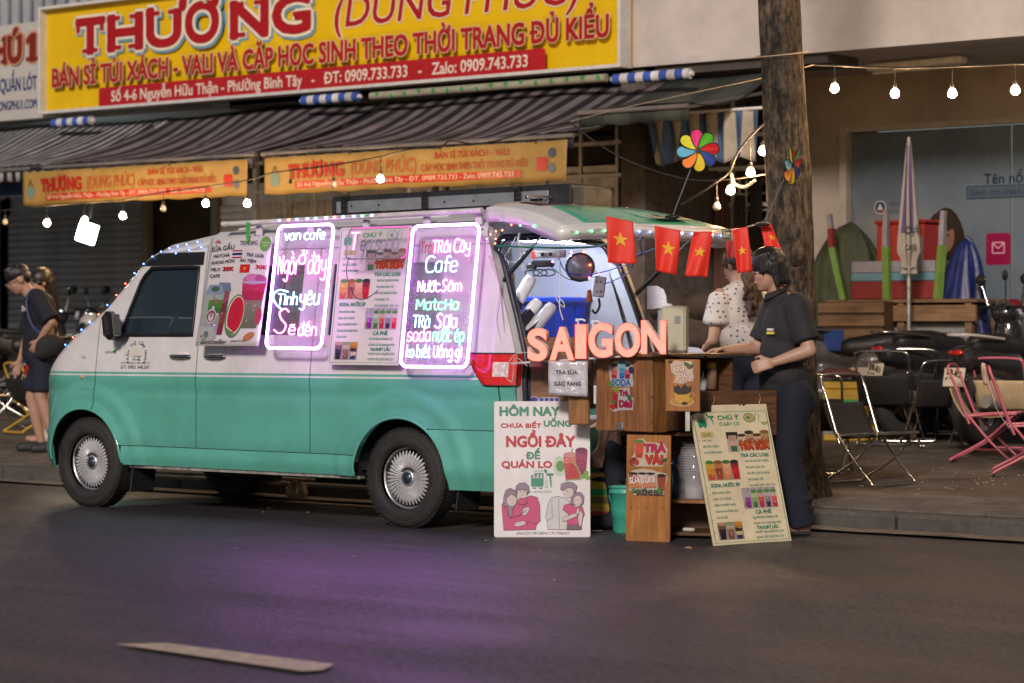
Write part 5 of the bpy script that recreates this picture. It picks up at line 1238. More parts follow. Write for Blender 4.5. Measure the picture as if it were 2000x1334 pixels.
# ================================================================== STRINGS OF LIGHTS
bulbm = emat('bulb_warm', (1.0, .62, .30), 620.0); bulboff = mat('bulb_off', (.5, .42, .32), .2, coat=.5)
cordm = mat('cord_black', (.015, .014, .013), .6)
def bulb_mesh():
    s = MB(); s.lathe([(.0, .058), (.013, .056), (.016, .05), (.016, .02), (.013, .014), (0, .014)], n=12)
    b = MB(); b.lathe([(.0125, .016), (.022, .006), (.030, -.010), (.0325, -.024), (.029, -.038), (.017, -.050), (0, -.054)], n=16)
    a = s.build('socket', trim); c = b.build('glass', bulbm); d = b.build('glass', bulboff)
    r_ = (a.data, c.data, d.data)
    for o in (a, c, d): bpy.data.objects.remove(o)
    return r_
SOCK, GLON, GLOFF = bulb_mesh()
def festoon(label, cord, bulbs, drop=.13, cr_=.006, group=None, scale=.84):
    """cord: world points; bulbs: (x,y,z world of the glass centre, lit)"""
    o0 = Vector(cord[0]); t = thing('festoon_light', label, 'string lights', o0, 0, group)
    cp = [Vector(p) - o0 for p in cord]; MB().tube(smoothpath(cp, 4), cr_, 6).build('cord', cordm, t)
    for (q, lit) in bulbs:
        q = Vector(q) - o0
        # nearest cord point in x
        top = min(smoothpath(cp, 8), key=lambda p: abs(p.x - q.x))
        top = Vector((q.x, q.y, top.z))
        MB().cyl(top, q + Vector((0, 0, .07)), .003, n=6).ell(top, .010, n=8, m=5).build('drop_wire', cordm, t)
        sck = piece('bulb_socket', SOCK, t, q + Vector((0, 0, .028)), scale=(scale,) * 3)
        if lit is not None: piece('glass', GLON if lit else GLOFF, sck, (0, 0, 0))
    return t
Yf = 14.6
c = [at(u, v, Yf) for u, v in [(-120, 425), (0, 412), (92, 402), (165, 396), (240, 390), (320, 375), (402, 365), (483, 352), (530, 338), (565, 333), (652, 322), (743, 306), (800, 292), (860, 288), (880, 275), (940, 281), (1040, 255), (1115, 238)]]
festoon('long string of warm bulbs on a black cord hanging across the shutters at left', c, [(at(u, v, Yf), l) for u, v, l in [(10, 436, False), (92, 438, True), (240, 424, True), (319, 410, False), (402, 400, True), (483, 400, True), (567, 368, None), (652, 364, False), (743, 352, True), (165, 433, True)]])
Yf = 13.6
c = [at(u, v, Yf) for u, v in [(1588, 127), (1630, 128), (1690, 131), (1748, 133), (1800, 132), (1860, 130), (1920, 128), (1983, 125), (2080, 122), (2180, 120)]]
festoon('string of four big warm bulbs on a black cord in front of the white building', c, [(at(u, v - 2, Yf), True) for u, v in [(1630, 178), (1748, 188), (1860, 188), (1983, 182)]] + [(at(2095, 180, Yf), True)], cr_=.008)
Yf = 13.3
c = [at(u, v, Yf) for u, v in [(1330, 400), (1370, 376), (1400, 355), (1425, 335), (1440, 300), (1470, 262), (1500, 235), (1512, 225)]]
festoon('short string of bulbs tied between the tailgate and the tree trunk', c, [(at(1490, 298, Yf), True), (at(1466, 340, Yf), True), (at(1427, 375, Yf), True), (at(1400, 407, Yf), False)], cr_=.009)
def wire(name, label, pts, r_, m, cat='wire', k=6, group=None):
    o = MB().tube(smoothpath(pts, k), r_, 5).build(name, m); tag(o, label, cat, group); return o
wire('rope', 'thin pale line stretched from the awning up to the tree trunk', [at(1115, 238, 14.6), at(1200, 215, 14.3), at(1350, 182, 13.9), at(1500, 150, 13.45), at(1590, 126, 13.5)], .0035, mat('pale_rope', (.45, .33, .22), .7), 'rope')
wire('power_cable', 'black cable sagging from the banner end to the tree', [at(1115, 240, 14.6), at(1160, 275, 14.4), at(1215, 308, 14.2), at(1290, 337, 13.9), at(1360, 352, 13.6), at(1430, 350, 13.4), at(1500, 340, 13.35)], .006, cordm, 'cable')
wire('rope_light', 'glinting clear rope light looped below the bulbs beside the tree', [at(1428, 340, 13.28), at(1436, 360, 13.28), at(1455, 365, 13.28), at(1475, 352, 13.28)], .010, mat('clear_rope', (.5, .45, .3), .2, emit=(1, .75, .35), estr=.5), 'rope light')
# fairy lights along the van
LEDC = {'b': emat('led_blue', (.12, .30, 1.0), 12), 'r': emat('led_red', (1.0, .12, .06), 14), 'g': emat('led_green', (.08, 1.0, .30), 10), 'w': emat('led_white', (.6, .7, 1.0), 26), 'p': emat('led_pink', (1, .15, .6), 14)}
def fairy(name, label, pts, cols, r_=.0055, wirem=None, elong=1.0, group=None):
    o0 = Vector(pts[0]); t = thing(name, label, 'fairy lights', o0, 0, group); pp = smoothpath([Vector(p) - o0 for p in pts], 6)
    MB().tube(pp, .0018, 4).build('wire', wirem or mat('thin_wire', (.12, .10, .09), .5), t)
    n = len(cols)
    src = {}
    for i, c in enumerate(cols):
        q = pp[int((i + .5) / n * (len(pp) - 1))]; d = (pp[min(len(pp) - 1, int((i + .5) / n * (len(pp) - 1)) + 1)] - q)
        if c not in src:
            o = MB().ell((0, 0, 0), (r_ * elong, r_, r_), n=8, m=6).build('led', LEDC[c], t, q); src[c] = o.data
        else: o = piece('led', src[c], t, q)
        o.rotation_euler = (0, -math.atan2(d.z, math.hypot(d.x, d.y)), math.atan2(d.y, d.x))
    return t
fp = [(VX + VS * x, VY - yw(x, zt(x) - .04) - .012, zt(x) - .03) for x in (.30, .45, .6, .75, .9, 1.05, 1.2, 1.35, 1.52)]
fairy('fairy_lights', 'string of tiny blue and red lights edging the windscreen pillar of the van', fp, list('brbbrbrrbbbbbbbb'), .0048)
fp = [(VX + VS * x, VY - yw(x, 1.70) - .01, zt(x) - .075) for x in (1.15, 1.3, 1.45, 1.6)]
fairy('fairy_lights', 'short string of blue lights above the front door window', fp, list('bbbb'), .0048)
fp = [Vector((VX, VY, 0)) + pa.lerp(pb, .22 + .40 * i / 8) + Vector((0, -.016, .005)) for i in range(9)]
fairy('strip_lights', 'row of long red, blue and green lights under the pole above the signs', fp, list('brbbgwrbbgb'), .0075, elong=1.8)
# ================================================================== COUNTER, BOARDS AND GOODS
wood1 = woodmat('counter_wood', '#74482c', '#b07c52', rough=.38, axis=2); wood2 = woodmat('plank_wood', '#6a4220', '#a8753c', rough=.5, axis=2); wood3 = woodmat('shelf_wood', '#40281a', '#765030', rough=.6, axis=0); wood4 = woodmat('panel_wood', '#8a5526', '#b87c3e', rough=.4, axis=2)
# main counter: a box on a dark lower cabinet. Origin at the near right bottom corner of the box
ct = thing('serving_counter', 'dark wooden serving counter with drink stickers behind the van tail', 'counter', (-7.749, 11.205, .615), R(-5))
W, D, Hh = .43, .76, .425
MB().box((-W / 2, .009, Hh / 2), (W - .01, .018, Hh - .004), bev=.004).build('front_panel', wood1, ct)
MB().box((-.0275, .08, Hh / 2), (.035, .12, Hh)).build('corner_board', wood2, ct)
MB().box((-.02, .24, Hh / 2 - .02), (.02, .19, Hh - .05)).box((-W + .01, D / 2, Hh / 2), (.018, D - .04, Hh - .01)).build('side_panel', wood3, ct)
MB().box((-W / 2, D - .012, Hh / 2), (W - .03, .018, Hh - .02)).build('back_panel', wood3, ct)
MB().box((-W / 2 - .0, D / 2, .012), (W - .04, D - .05, .018)).build('bottom_board', wood3, ct)
MB().box((-W / 2 + .01, D / 2 + .01, Hh + .010), (W + .03, D + .10, .020), bev=.004).build('top_board', woodmat('top_wood', '#4a3422', '#8c6a48', rough=.3, axis=1), ct)
MB().box((-.24, -.004, .035), (.05, .012, .035), bev=.003).cyl((-.262, -.012, .018), (-.218, -.012, .018), .006, n=8).box((-.24, -.008, .012), (.07, .016, .006)).build('latch', mat('hinge_steel', (.5, .48, .45), .3, metal=.9), ct)
for z in (.06, .2, .36): MB().ell((-.006, -.001, z), .004, n=8, m=5).build('screw', trim, ct)
# stickers
p = Pr(); H_ = Hh
cx = -.23
p.poly([(cx - .085, .29), (cx - .10, .37), (cx - .05, .40), (cx, .405), (cx + .06, .40), (cx + .085, .375), (cx + .08, .33), (cx + .09, .28), (cx + .085, .255), (cx - .09, .255)], '#b8b4b4')
p.cup(cx - .055, .30, .055, .075, ['#a82c2c', '#c06058', '#b0a0a0'], top='#3c5c34'); p.cup(cx + .045, .30, .05, .075, ['#8c1c38', '#c04c6c', '#b8a8b0'], top='#3c4c54'); p.cup(cx + .005, .30, .05, .09, ['#2c5ca8', '#4c94b4', '#7cb4c0'], top='#345c70'); p.ell(cx + .075, .35, .02, .02, '#2c3458'); p.ell(cx - .08, .27, .02, .018, '#5c8c34')
p.text('SODA', cx - .065, .262, .036, '#2f6fa8', width=.135, bold=.09, outline='#c4c8cc', ow=.05)
p.poly([(cx - .07, .245), (cx + .06, .25), (cx + .065, .20), (cx + .09, .195), (cx + .085, .125), (cx - .02, .12), (cx - .05, .11), (cx - .09, .125), (cx - .08, .165), (cx - .06, .18)], '#b8b0b0')
p.cup(cx - .045, .13, .045, .11, ['#8c1424', '#b02838', '#a83040']); p.ell(cx - .035, .235, .025, .016, '#7c9c2c', rot=-.4); p.ell(cx - .065, .14, .022, .018, '#b02c2c'); p.ell(cx - .06, .165, .02, .010, '#3c7c34')
p.text('Trà', cx - .015, .205, .030, '#a8184c', width=.065, bold=.06, outline='#5c1440', ow=.02); p.text('Dâu', cx - .015, .140, .036, '#a8184c', width=.09, bold=.06, outline='#5c1440', ow=.02); p.ell(cx + .065, .19, .014, .02, '#2c6c3c', rot=.5); p.ell(cx + .075, .175, .012, .012, '#983044')
p.build('sticker', ct, loc=(0, -.0015, 0), kind='stuff')
# coffee panel on the right flank, turned to the camera
cp = thing('coffee_board', 'small orange-brown wooden board with a coffee cup sticker on the right of the counter', 'sign board', atd(1299, 800, 13.45), R(24))
MB().box((.098, .005, .135), (.196, .010, .29), bev=.005).build('panel', wood4, cp)
p = Pr(); p.poly([(.03, .255), (.06, .275), (.10, .268), (.15, .272), (.155, .235), (.16, .19), (.155, .165), (.10, .145), (.05, .15), (.06, .19), (.035, .21)], '#c8b4a0')
p.text('Cà', .045, .215, .042, '#d8c4b4', width=.065, bold=.035, outline='#9c3c34', ow=.03, slant=.25); p.text('Phê', .065, .160, .040, '#d8c4b4', width=.095, bold=.035, outline='#9c3c34', ow=.03, slant=.25)
p.ell(.125, .25, .022, .010, '#2c5c34', rot=-.6); p.ell(.145, .24, .018, .009, '#2c5c34', rot=.7); p.ell(.13, .235, .006, .006, '#a82c2c'); p.ell(.03, .265, .012, .009, '#2c1814')
p.ell(.095, .045, .068, .027, '#c8a878'); p.ell(.095, .047, .062, .023, '#b4822c'); p.poly([(.05, .10), (.145, .10), (.135, .055), (.11, .035), (.08, .035), (.058, .055)], '#c89838'); p.ell(.15, .078, .018, .02, '#b07c28'); p.ell(.15, .078, .010, .012, '#8c5c2c')
p.poly([(.045, .145), (.055, .125), (.075, .14), (.09, .12), (.11, .145), (.13, .125), (.15, .135), (.145, .098), (.12, .085), (.07, .085), (.05, .10)], '#2c1610'); p.ell(.11, .035, .018, .010, '#2c1610')
p.build('sticker', cp, loc=(0, -.0012, 0), kind='stuff')
MB().box((.125, .012, -.06), (.028, .006, .12), bev=.002).build('bracket', mat('hinge_steel', (.5, .48, .45), .3, metal=.9), cp)
# lower cabinet
lc = thing('lower_cabinet', 'dark open wooden cabinet holding plastic cups under the counter', 'cabinet', gr(1222, 1050, False) + Vector((.0, .02, 0)), R(22))
LW, LD, LH = .56, .36, .585
for (c_, d_, nm) in (((.012, LD / 2, LH / 2), (.02, LD, LH), 'side_panel'), ((LW - .012, LD / 2, LH / 2), (.02, LD, LH), 'side_panel'), ((LW / 2, LD - .01, LH / 2), (LW - .05, .015, LH), 'back_panel'), ((LW / 2, LD / 2, LH + .012), (LW + .08, LD + .04, .022), 'top_board'), ((LW / 2, LD / 2 + .005, .21), (LW - .045, LD - .03, .02), 'shelf'), ((LW / 2, LD / 2 + .004, .025), (LW - .045, LD - .03, .02), 'bottom_board')):
    MB().box(c_, d_, bev=.003).build(nm, wood3 if nm != 'shelf' else wood2, lc)
MB().box((LW - .10, .01, .53), (.03, .006, .09), bev=.002).build('hinge', mat('hinge_steel', (.5, .48, .45), .3, metal=.9), lc)
cupm = mat('clear_plastic', (.68, .68, .72), .15, var=.1, alpha=.42, coat=.6); cupm2 = mat('white_plastic', (.75, .76, .80), .35, var=.06)
def cups(name, label, c, rot, n, r_, h, pitch, m, group=None, par=None, top=True):
    t = thing(name, label, 'cups', c, rot, group)
    for k in range(n):
        mb = MB(); z = k * pitch
        mb.lathe([(r_ * .72, z), (r_ * .98, z + h * .97), (r_ * 1.06, z + h * .975), (r_ * 1.06, z + h), (r_, z + h)], n=20)
        if k == 0: mb.lathe([(0, z), (r_ * .72, z)], n=20)
        mb.build('cup', m, t)
    return t
cq = lc.matrix_basis if False else None
lcm = Matrix.Translation(lc.location) @ Euler((0, 0, R(22))).to_matrix().to_4x4()
cups('cup_stack', 'tall nested stack of clear plastic cups wrapped in film inside the lower cabinet', lcm @ Vector((.355, .17, .222)), 0, 13, .075, .15, .0145, cupm)
bag = MB(); 
bag.grid(lambda u, v: (.105 * math.cos(2 * PI * u) * (1 - .72 * v ** 6) * (1 + .05 * math.sin(v * 40 + u * 9)), .095 * math.sin(2 * PI * u) * (1 - .72 * v ** 6) * (1 + .05 * math.sin(v * 31 + u * 13)), .34 * v), 30, 24)
tag(bag.build('film_wrap', mat('film', (.75, .75, .82), .12, var=0, alpha=.16, coat=1.0), loc=lcm @ Vector((.355, .17, .222))), 'crinkled clear film bag round the cup stack in the lower cabinet', 'plastic bag')
bb = MB(); bb.ell((0, 0, .09), (.06, .05, .11), n=14, m=9); bb.ell((.01, 0, .19), (.02, .02, .03)); tag(bb.build('blue_bag', mat('blue_bag', (.01, .06, .16), .3, coat=.5), loc=lcm @ Vector((.215, .17, .222))), 'small knotted dark blue plastic bag beside the cups in the lower cabinet', 'plastic bag')
tag(MB().box((0, 0, .01), (.07, .03, .02), (0, 0, .3), bev=.006).build('paper_scrap', mat('paper_scrap', (.55, .52, .48), .6), loc=lcm @ Vector((.34, .09, .036))), 'crumpled white scrap on the bottom of the lower cabinet', 'scrap')
# board with lychee tea sticker leaning in front
tv = thing('drink_board', 'tall plain wooden board with two drink stickers leaning before the lower cabinet', 'sign board', gr(1222, 1056, False), (R(-2.0), 0, R(16)))
bw_, bh = .262, .60
MB().prism(rrpts(0, 0, bw_, bh, .008, 3), (0, 0, 0), (1, 0, 0), (0, 0, 1), -.014).build('panel', wood4, tv)
p = Pr(); 
p.poly([(.03, .44), (.03, .47), (.05, .50), (.045, .545), (.06, .575), (.10, .58), (.115, .56), (.22, .555), (.245, .52), (.235, .46), (.215, .425), (.06, .42)], '#c4b098')
p.cup(.075, .47, .058, .09, ['#b03c24', '#c84c2c', '#c05438'], top='#5c7c3c'); p.ell(.045, .455, .018, .018, '#6c1c24'); p.ell(.03, .445, .016, .016, '#882c2c'); p.ell(.06, .445, .017, .017, '#a03c34'); p.ell(.09, .44, .014, .014, '#c8b8b0')
p.text('TRÀ', .105, .505, .042, '#c01c50', width=.125, bold=.08, outline='#4c1840', ow=.03); p.text('VẢI', .115, .440, .045, '#c8301c', width=.10, bold=.08, outline='#5c1438', ow=.03); p.ell(.225, .46, .02, .008, '#2c5c34', rot=.6)
p.poly([(.015, .335), (.01, .38), (.04, .40), (.07, .405), (.10, .41), (.15, .405), (.18, .395), (.235, .385), (.245, .36), (.23, .30), (.225, .265), (.05, .26), (.02, .285)], '#bcae9c')
for i, (x, c1) in enumerate([(.04, '#8c5438'), (.095, '#c8b8a8'), (.145, '#c0b4ac'), (.21, '#8c3c20')]): p.cup(x, .285 if i == 3 else .32, .055, .085 if i == 3 else .06, [c1, c1], top='#1c1820')
p.text('SỮA TƯƠI', .02, .325, .032, '#d8ccc8', width=.155, bold=.06, outline='#a8242c', ow=.05, slant=.12, rot=.05); p.text('TRÂN CHÂU', .02, .300, .022, '#d07038', width=.16, bold=.06, outline='#c8a88c', ow=.03, rot=.05); p.text('ĐƯỜNG ĐEN', .065, .265, .026, '#2c2018', width=.155, bold=.05, outline='#a8a098', ow=.03)
p.ell(.05, .285, .016, .010, '#3c7c34'); p.ell(.20, .29, .012, .02, '#3c7c34')
p.build('sticker', tv, loc=(0, -.0012, 0), kind='stuff')
for x in (.03, .075, .125, .22): MB().ell((x, -.001, .19), .0035, n=8, m=5).build('nail', trim, tv)
# tail wing panel of the van counter, with tea-cup sticker and taped paper
wp_ = thing('tail_counter', 'wide wooden panel closing the lower part of the open van tail', 'counter', atd(987, 790, 14.15), R(28))
MB().box((.26, .008, .19), (.52, .016, .41), bev=.004).build('panel', woodmat('panel_dark', '#5c3a22', '#946440', rough=.4, axis=0), wp_)
p = Pr(); p.cup(.20, .14, .085, .15, ['#5c1830', '#8c2440', '#7c2038'], top='#3c4a2c'); p.ell(.17, .03, .03, .02, '#a8a0b8'); p.ell(.17, .03, .022, .014, '#3c2c8c'); p.rrect(.20, .015, .12, .03, .01, '#a8a0b8'); [p.ell(.215 + .03 * k, .03, .011, .010, '#3c2c8c') for k in range(4)]; p.build('sticker', wp_, loc=(0, -.0012, 0), kind='stuff')
shf = thing('letter_shelf', 'thin pink-lit shelf carrying the big glowing letters', 'shelf', (0, 0, 0))
A = atd(1000, 708, 13.95); K = Vector((-7.80, 11.24, 1.058)); dr = (K - A); ang = math.atan2(dr.y, dr.x)
shf.location = A; shf.rotation_euler = (0, -math.atan2(dr.z, math.hypot(dr.x, dr.y)), ang)
MB().box((dr.length / 2, .055, -.006), (dr.length, .17, .012), bev=.003).build('board', mat('shelf_white', (.62, .55, .55), .4, var=.1), shf)
tp = thing('paper_notice', 'shiny paper notice about toasted rice milk tea taped under the letter shelf', 'notice', atd(1071, 770, 13.78), R(26))
MB().grid(lambda u, v: (.228 * u, -.006 * math.sin(PI * u) + .003 * math.sin(u * 17 + v * 9), .19 * v - .014 * u * (1 - v)), 14, 10).build('sheet', mat('taped_paper', (.55, .53, .60), .15, var=.1, scale=30, coat=1.0, bump=.5, bscale=45), tp, solid=.002)
p = Pr(); p.text('TRÀ SỮA', .045, .115, .022, '#3c3444', width=.125, bold=.02); p.text('GẠO RANG', .035, .05, .022, '#3c3444', width=.155, bold=.02); p.build('lettering', tp, loc=(0, -.0105, 0), kind='stuff')
tag(MB().box((0, 0, 0), (.125, .02, .19), bev=.006).build('wood_block', wood2, loc=atd(1131, 797, 13.8), rot=(0, R(-1), R(20))), 'light wooden block hanging left of the soda sticker', 'block')
# SAIGON letters
letm = mat('letter_acrylic', (.9, .45, .38), .4, var=0, emit=(1.0, .28, .20), estr=1.15)
def lmat():
    m = bpy.data.materials.new('lit_letter_face'); m.use_nodes = True; N = m.node_tree.nodes; L = m.node_tree.links; b = N['Principled BSDF']
    b.inputs['Base Color'].default_value = (.8, .35, .28, 1); b.inputs['Roughness'].default_value = .35
    n = N.new('ShaderNodeTexNoise'); n.inputs['Scale'].default_value = 9; tc = N.new('ShaderNodeTexCoord'); L.new(tc.outputs['Object'], n.inputs['Vector'])
    cr = N.new('ShaderNodeValToRGB'); cr.color_ramp.elements[0].position = .3; cr.color_ramp.elements[0].color = (1, .19, .13, 1); cr.color_ramp.elements[1].position = .68; cr.color_ramp.elements[1].color = (1, .33, .24, 1)
    L.new(n.outputs[0], cr.inputs[0]); L.new(cr.outputs[0], b.inputs['Emission Color']); b.inputs['Emission Strength'].default_value = .80
    return m
lfm = lmat(); lside = mat('letter_return', (.62, .58, .54), .4, var=.1, scale=20); lred = mat('letter_trim', (.5, .05, .05), .3, emit=(1, .08, .05), estr=.5)
pos = [(1067, 706), (1120, 703), (1163, 700), (1205, 697), (1240, 694), (1280, 691)]
spans = [(1030, 1072, 641, 706), (1073, 1125, 638, 704), (1123, 1147, 633, 701), (1149, 1199, 630, 699), (1201, 1253, 630, 698), (1252, 1303, 625, 692)]
for i, (ch, (u0, u1, v0, v1)) in enumerate(zip('SAIGON', spans)):
    d_ = 13.82 - .045 * i; P0 = atd(u0, v1, d_); h = (v1 - v0) / FPX * d_; wd = (u1 - u0) / FPX * d_ / math.cos(R(16)) * .95
    t = thing('glowing_letter', 'glowing coral letter %s, %s of the six on the shelf' % (ch, ['first', 'second, between S and I', 'thin, between A and G', 'fourth, with an open curl', 'fifth, the closed ring', 'last, tallest']  [i]), 'letter', P0, R(22), 'glowing letters on the shelf')
    for (nm, bo, e0, e1, mt) in (('return', .045, 0, .05, lside), ('trim', .048, -.004, 0.0005, lred), ('face', .036, -.0055, -.0035, lfm)):
        c = bpy.data.curves.new('t', 'FONT'); c.body = ch; c.resolution_u = 6; c.offset = bo; c.extrude = .5
        o = bpy.data.objects.new('t', c); COL.objects.link(o); me = bpy.data.meshes.new_from_object(o.evaluated_get(bpy.context.evaluated_depsgraph_get())); bpy.data.objects.remove(o)
        
        if nm == 'return': gx0_, gx1_ = min(v.co.x for v in me.vertices), max(v.co.x for v in me.vertices); gz0_, gz1_ = min(v.co.y for v in me.vertices), max(v.co.y for v in me.vertices)
        for v in me.vertices:
            x, y, z = v.co; v.co = ((x - gx0_) / (gx1_ - gx0_) * wd, e0 if z > 0 else e1, (y - gz0_) / (gz1_ - gz0_) * h)
        me.materials.clear(); me.materials.append(mt); o = bpy.data.objects.new(nm, me); COL.objects.link(o); o.parent = t
wire('lead', 'thin white lead looping from the letter S down over the tail panel', [atd(1050, 692, 13.8), atd(1010, 690, 13.85), atd(985, 725, 13.9), atd(1000, 745, 13.9), atd(1006, 700, 13.85), atd(1030, 715, 13.8)], .002, mat('white_wire', (.7, .66, .66), .4))
# HOM NAY poster board
P0 = gr(965, 1049, False); P1 = gr(1153, 1049, False); rz = math.atan2(P1.y - P0.y, P1.x - P0.x); W = (P1 - P0).length
hb = thing('poster_board', 'white poster board with two cartoon couples leaning against the tail of the van', 'poster board', P0, (R(-7), 0, rz))
Hh = .785
MB().prism(rrpts(0, 0, W, Hh, .012, 3), (0, 0, 0), (1, 0, 0), (0, 0, 1), -.008).build('panel', mat('board_white', (.76, .72, .73), .25, var=.06, scale=5, coat=.7, bump=.12, bscale=14), hb)
p = Pr(); X = lambda a: a * W; Z = lambda a: a * Hh
def tx(s, x, z, h, w_=None, c='#1f7a5c', b=.06, **k): p.text(s, X(x), Z(z), Z(h), c, width=None if w_ is None else X(w_), bold=b, **k)
tx('HÔM NAY', .06, .895, .062, .62, '#2a8468'); tx('CHƯA BIẾT', .07, .805, .030, .42, '#b81c34', .075); tx('UỐNG', .52, .815, .042, .28, '#2a8468', .075)
tx('NGỒI ĐÂY', .13, .665, .075, .71, '#b81c34'); tx('ĐỂ', .335, .575, .048, .14, '#2a8468', .08); tx('QUÁN LO', .08, .51, .046, .52, '#b81c34', .08)
tx('SÀI GÒN', .42, .477, .014, .09, '#2a8468', .03); p.ell(X(.535), Z(.485), X(.015), Z(.016), '#2a8468', rot=.5)
p.rrect(X(.385), Z(.37), X(.13), Z(.085), X(.015), '#2a8468'); p.poly([(X(.40), Z(.455)), (X(.515), Z(.455)), (X(.515), Z(.47)), (X(.42), Z(.47))], '#2a8468')
for k in range(3): p.poly([(X(.40 + .037 * k), Z(.43)), (X(.428 + .037 * k), Z(.43)), (X(.425 + .037 * k), Z(.465)), (X(.41 + .037 * k), Z(.465))], '#c4bec0')
for x in (.42, .485): p.ell(X(x), Z(.365), X(.02), Z(.014), '#2a8468'); p.ell(X(x), Z(.365), X(.010), Z(.007), '#c4bec0')
p.rect(X(.545), Z(.45), X(.075), Z(.018), '#2a8468'); p.poly([(X(.572), Z(.45)), (X(.595), Z(.45)), (X(.60), Z(.365)), (X(.59), Z(.365))], '#2a8468'); p.ell(X(.54), Z(.43), X(.012), Z(.012), '#c8ccc8'); p.poly([(X(.53), Z(.42)), (X(.55), Z(.42)), (X(.565), Z(.36)), (X(.525), Z(.36))], '#b4c0b8')
tx('Van café 0902.348.247', .355, .325, .015, .245, '#2a8468', .0)
# printed fruit drinks
p.ell(X(.68), Z(.52), X(.065), Z(.075), '#b8ccb0'); p.ell(X(.69), Z(.52), X(.045), Z(.04), '#5c8c4c'); p.cup(X(.79), Z(.43), X(.14), Z(.17), ['#a82430', '#b83c3c', '#c86c64'], top='#c88c84', straw='#7c7c84'); p.cup(X(.91), Z(.44), X(.13), Z(.19), ['#7c1444', '#8c184c', '#94245c'], top='#6c1c4c')
p.poly([(X(.74), Z(.415))] + [(X(.74 + .17 * math.cos(R(a_))), Z(.415 + .155 * math.sin(R(a_)))) for a_ in range(2, 72, 8)], '#8ca05c'); p.poly([(X(.745), Z(.42))] + [(X(.745 + .15 * math.cos(R(a_))), Z(.42 + .14 * math.sin(R(a_)))) for a_ in range(4, 70, 8)], '#b02030')
for (x, z) in ((.93, .445), (.96, .47), (.975, .435)): p.ell(X(x), Z(z), X(.025), Z(.018), '#6c9c3c')
LN = '#3c2a38'; PK = '#c43c74'; HR = '#8a7488'; SK = '#cdbcb8'
def outl(pts, col): P_ = [(X(a), Z(b)) for a, b in pts]; p.poly(P_, col); p.line(P_ + [P_[0]], .0022, LN)
# couple one
outl([(.10, .05), (.085, .17), (.08, .24), (.12, .265), (.17, .26), (.22, .27), (.30, .28), (.38, .305), (.45, .29), (.475, .24), (.48, .12), (.44, .09), (.43, .055)], PK)
outl([(.09, .23), (.10, .30), (.12, .345), (.17, .36), (.22, .34), (.24, .29), (.235, .25), (.19, .20), (.18, .14), (.15, .16), (.14, .22)], HR)
p.ell(X(.185), Z(.27), X(.05), Z(.045), SK); outl([(.135, .29), (.14, .33), (.19, .345), (.23, .32), (.225, .295), (.18, .315)], HR)
p.ell(X(.29), Z(.325), X(.055), Z(.05), SK); outl([(.22, .33), (.225, .37), (.26, .395), (.32, .40), (.36, .375), (.365, .335), (.34, .31), (.34, .345), (.29, .35), (.24, .345), (.235, .31)], HR)
outl([(.25, .245), (.26, .285), (.335, .285), (.345, .25), (.30, .235)], PK); outl([(.285, .16), (.30, .21), (.36, .225), (.37, .20), (.33, .16)], SK); outl([(.20, .085), (.23, .11), (.31, .12), (.335, .095), (.25, .075)], SK)
for (x, z) in ((.17, .275), (.205, .275), (.275, .33), (.31, .33)): p.line([(X(x - .008), Z(z)), (X(x), Z(z + .004)), (X(x + .008), Z(z))], .002, LN)
p.line([(X(.18), Z(.252)), (X(.20), Z(.25))], .002, '#8c2c3c'); p.line([(X(.285), Z(.303)), (X(.31), Z(.303))], .002, '#8c2c3c')
p.line([(X(.10), Z(.23)), (X(.16), Z(.14)), (X(.27), Z(.16)), (X(.33), Z(.20))], .0022, LN); p.line([(X(.44), Z(.09)), (X(.35), Z(.12)), (X(.34), Z(.08))], .0022, LN)
# couple two
outl([(.555, .055), (.55, .115), (.535, .14), (.56, .24), (.59, .285), (.66, .30), (.72, .29), (.78, .27), (.78, .055)], '#c8c4c4')
outl([(.755, .055), (.76, .11), (.77, .17), (.715, .20), (.73, .235), (.79, .245), (.85, .22), (.92, .22), (.94, .17), (.90, .10), (.91, .06)], PK)
outl([(.76, .055), (.775, .09), (.88, .09), (.905, .055)], '#6c5468')
outl([(.79, .24), (.80, .29), (.84, .325), (.90, .33), (.935, .30), (.93, .25), (.90, .225), (.87, .235)], HR); p.ell(X(.87), Z(.265), X(.04), Z(.037), SK)
p.ell(X(.77), Z(.335), X(.06), Z(.048), SK); outl([(.69, .35), (.70, .39), (.76, .405), (.82, .40), (.865, .375), (.85, .335), (.83, .31), (.82, .355), (.77, .365), (.72, .34)], HR)
outl([(.71, .12), (.72, .145), (.86, .18), (.87, .155), (.74, .115)], SK); outl([(.87, .13), (.88, .18), (.90, .20), (.925, .16), (.905, .08), (.885, .075)], SK); outl([(.85, .17), (.865, .215), (.885, .21), (.885, .165)], SK)
p.line([(X(.60), Z(.27)), (X(.605), Z(.14)), (X(.55), Z(.12))], .0022, LN); p.line([(X(.67), Z(.28)), (X(.68), Z(.06))], .0022, LN)
for (x, z) in ((.76, .335), (.80, .335), (.86, .27), (.885, .27)): p.line([(X(x - .008), Z(z)), (X(x), Z(z + .004)), (X(x + .008), Z(z))], .002, LN)
tx('#SAIGON MÁT#BÌNH TÂY MARKET', .235, .018, .021, .55, '#241c28', .0)
p.build('print', hb, loc=(0, -.001, 0), kind='stuff')
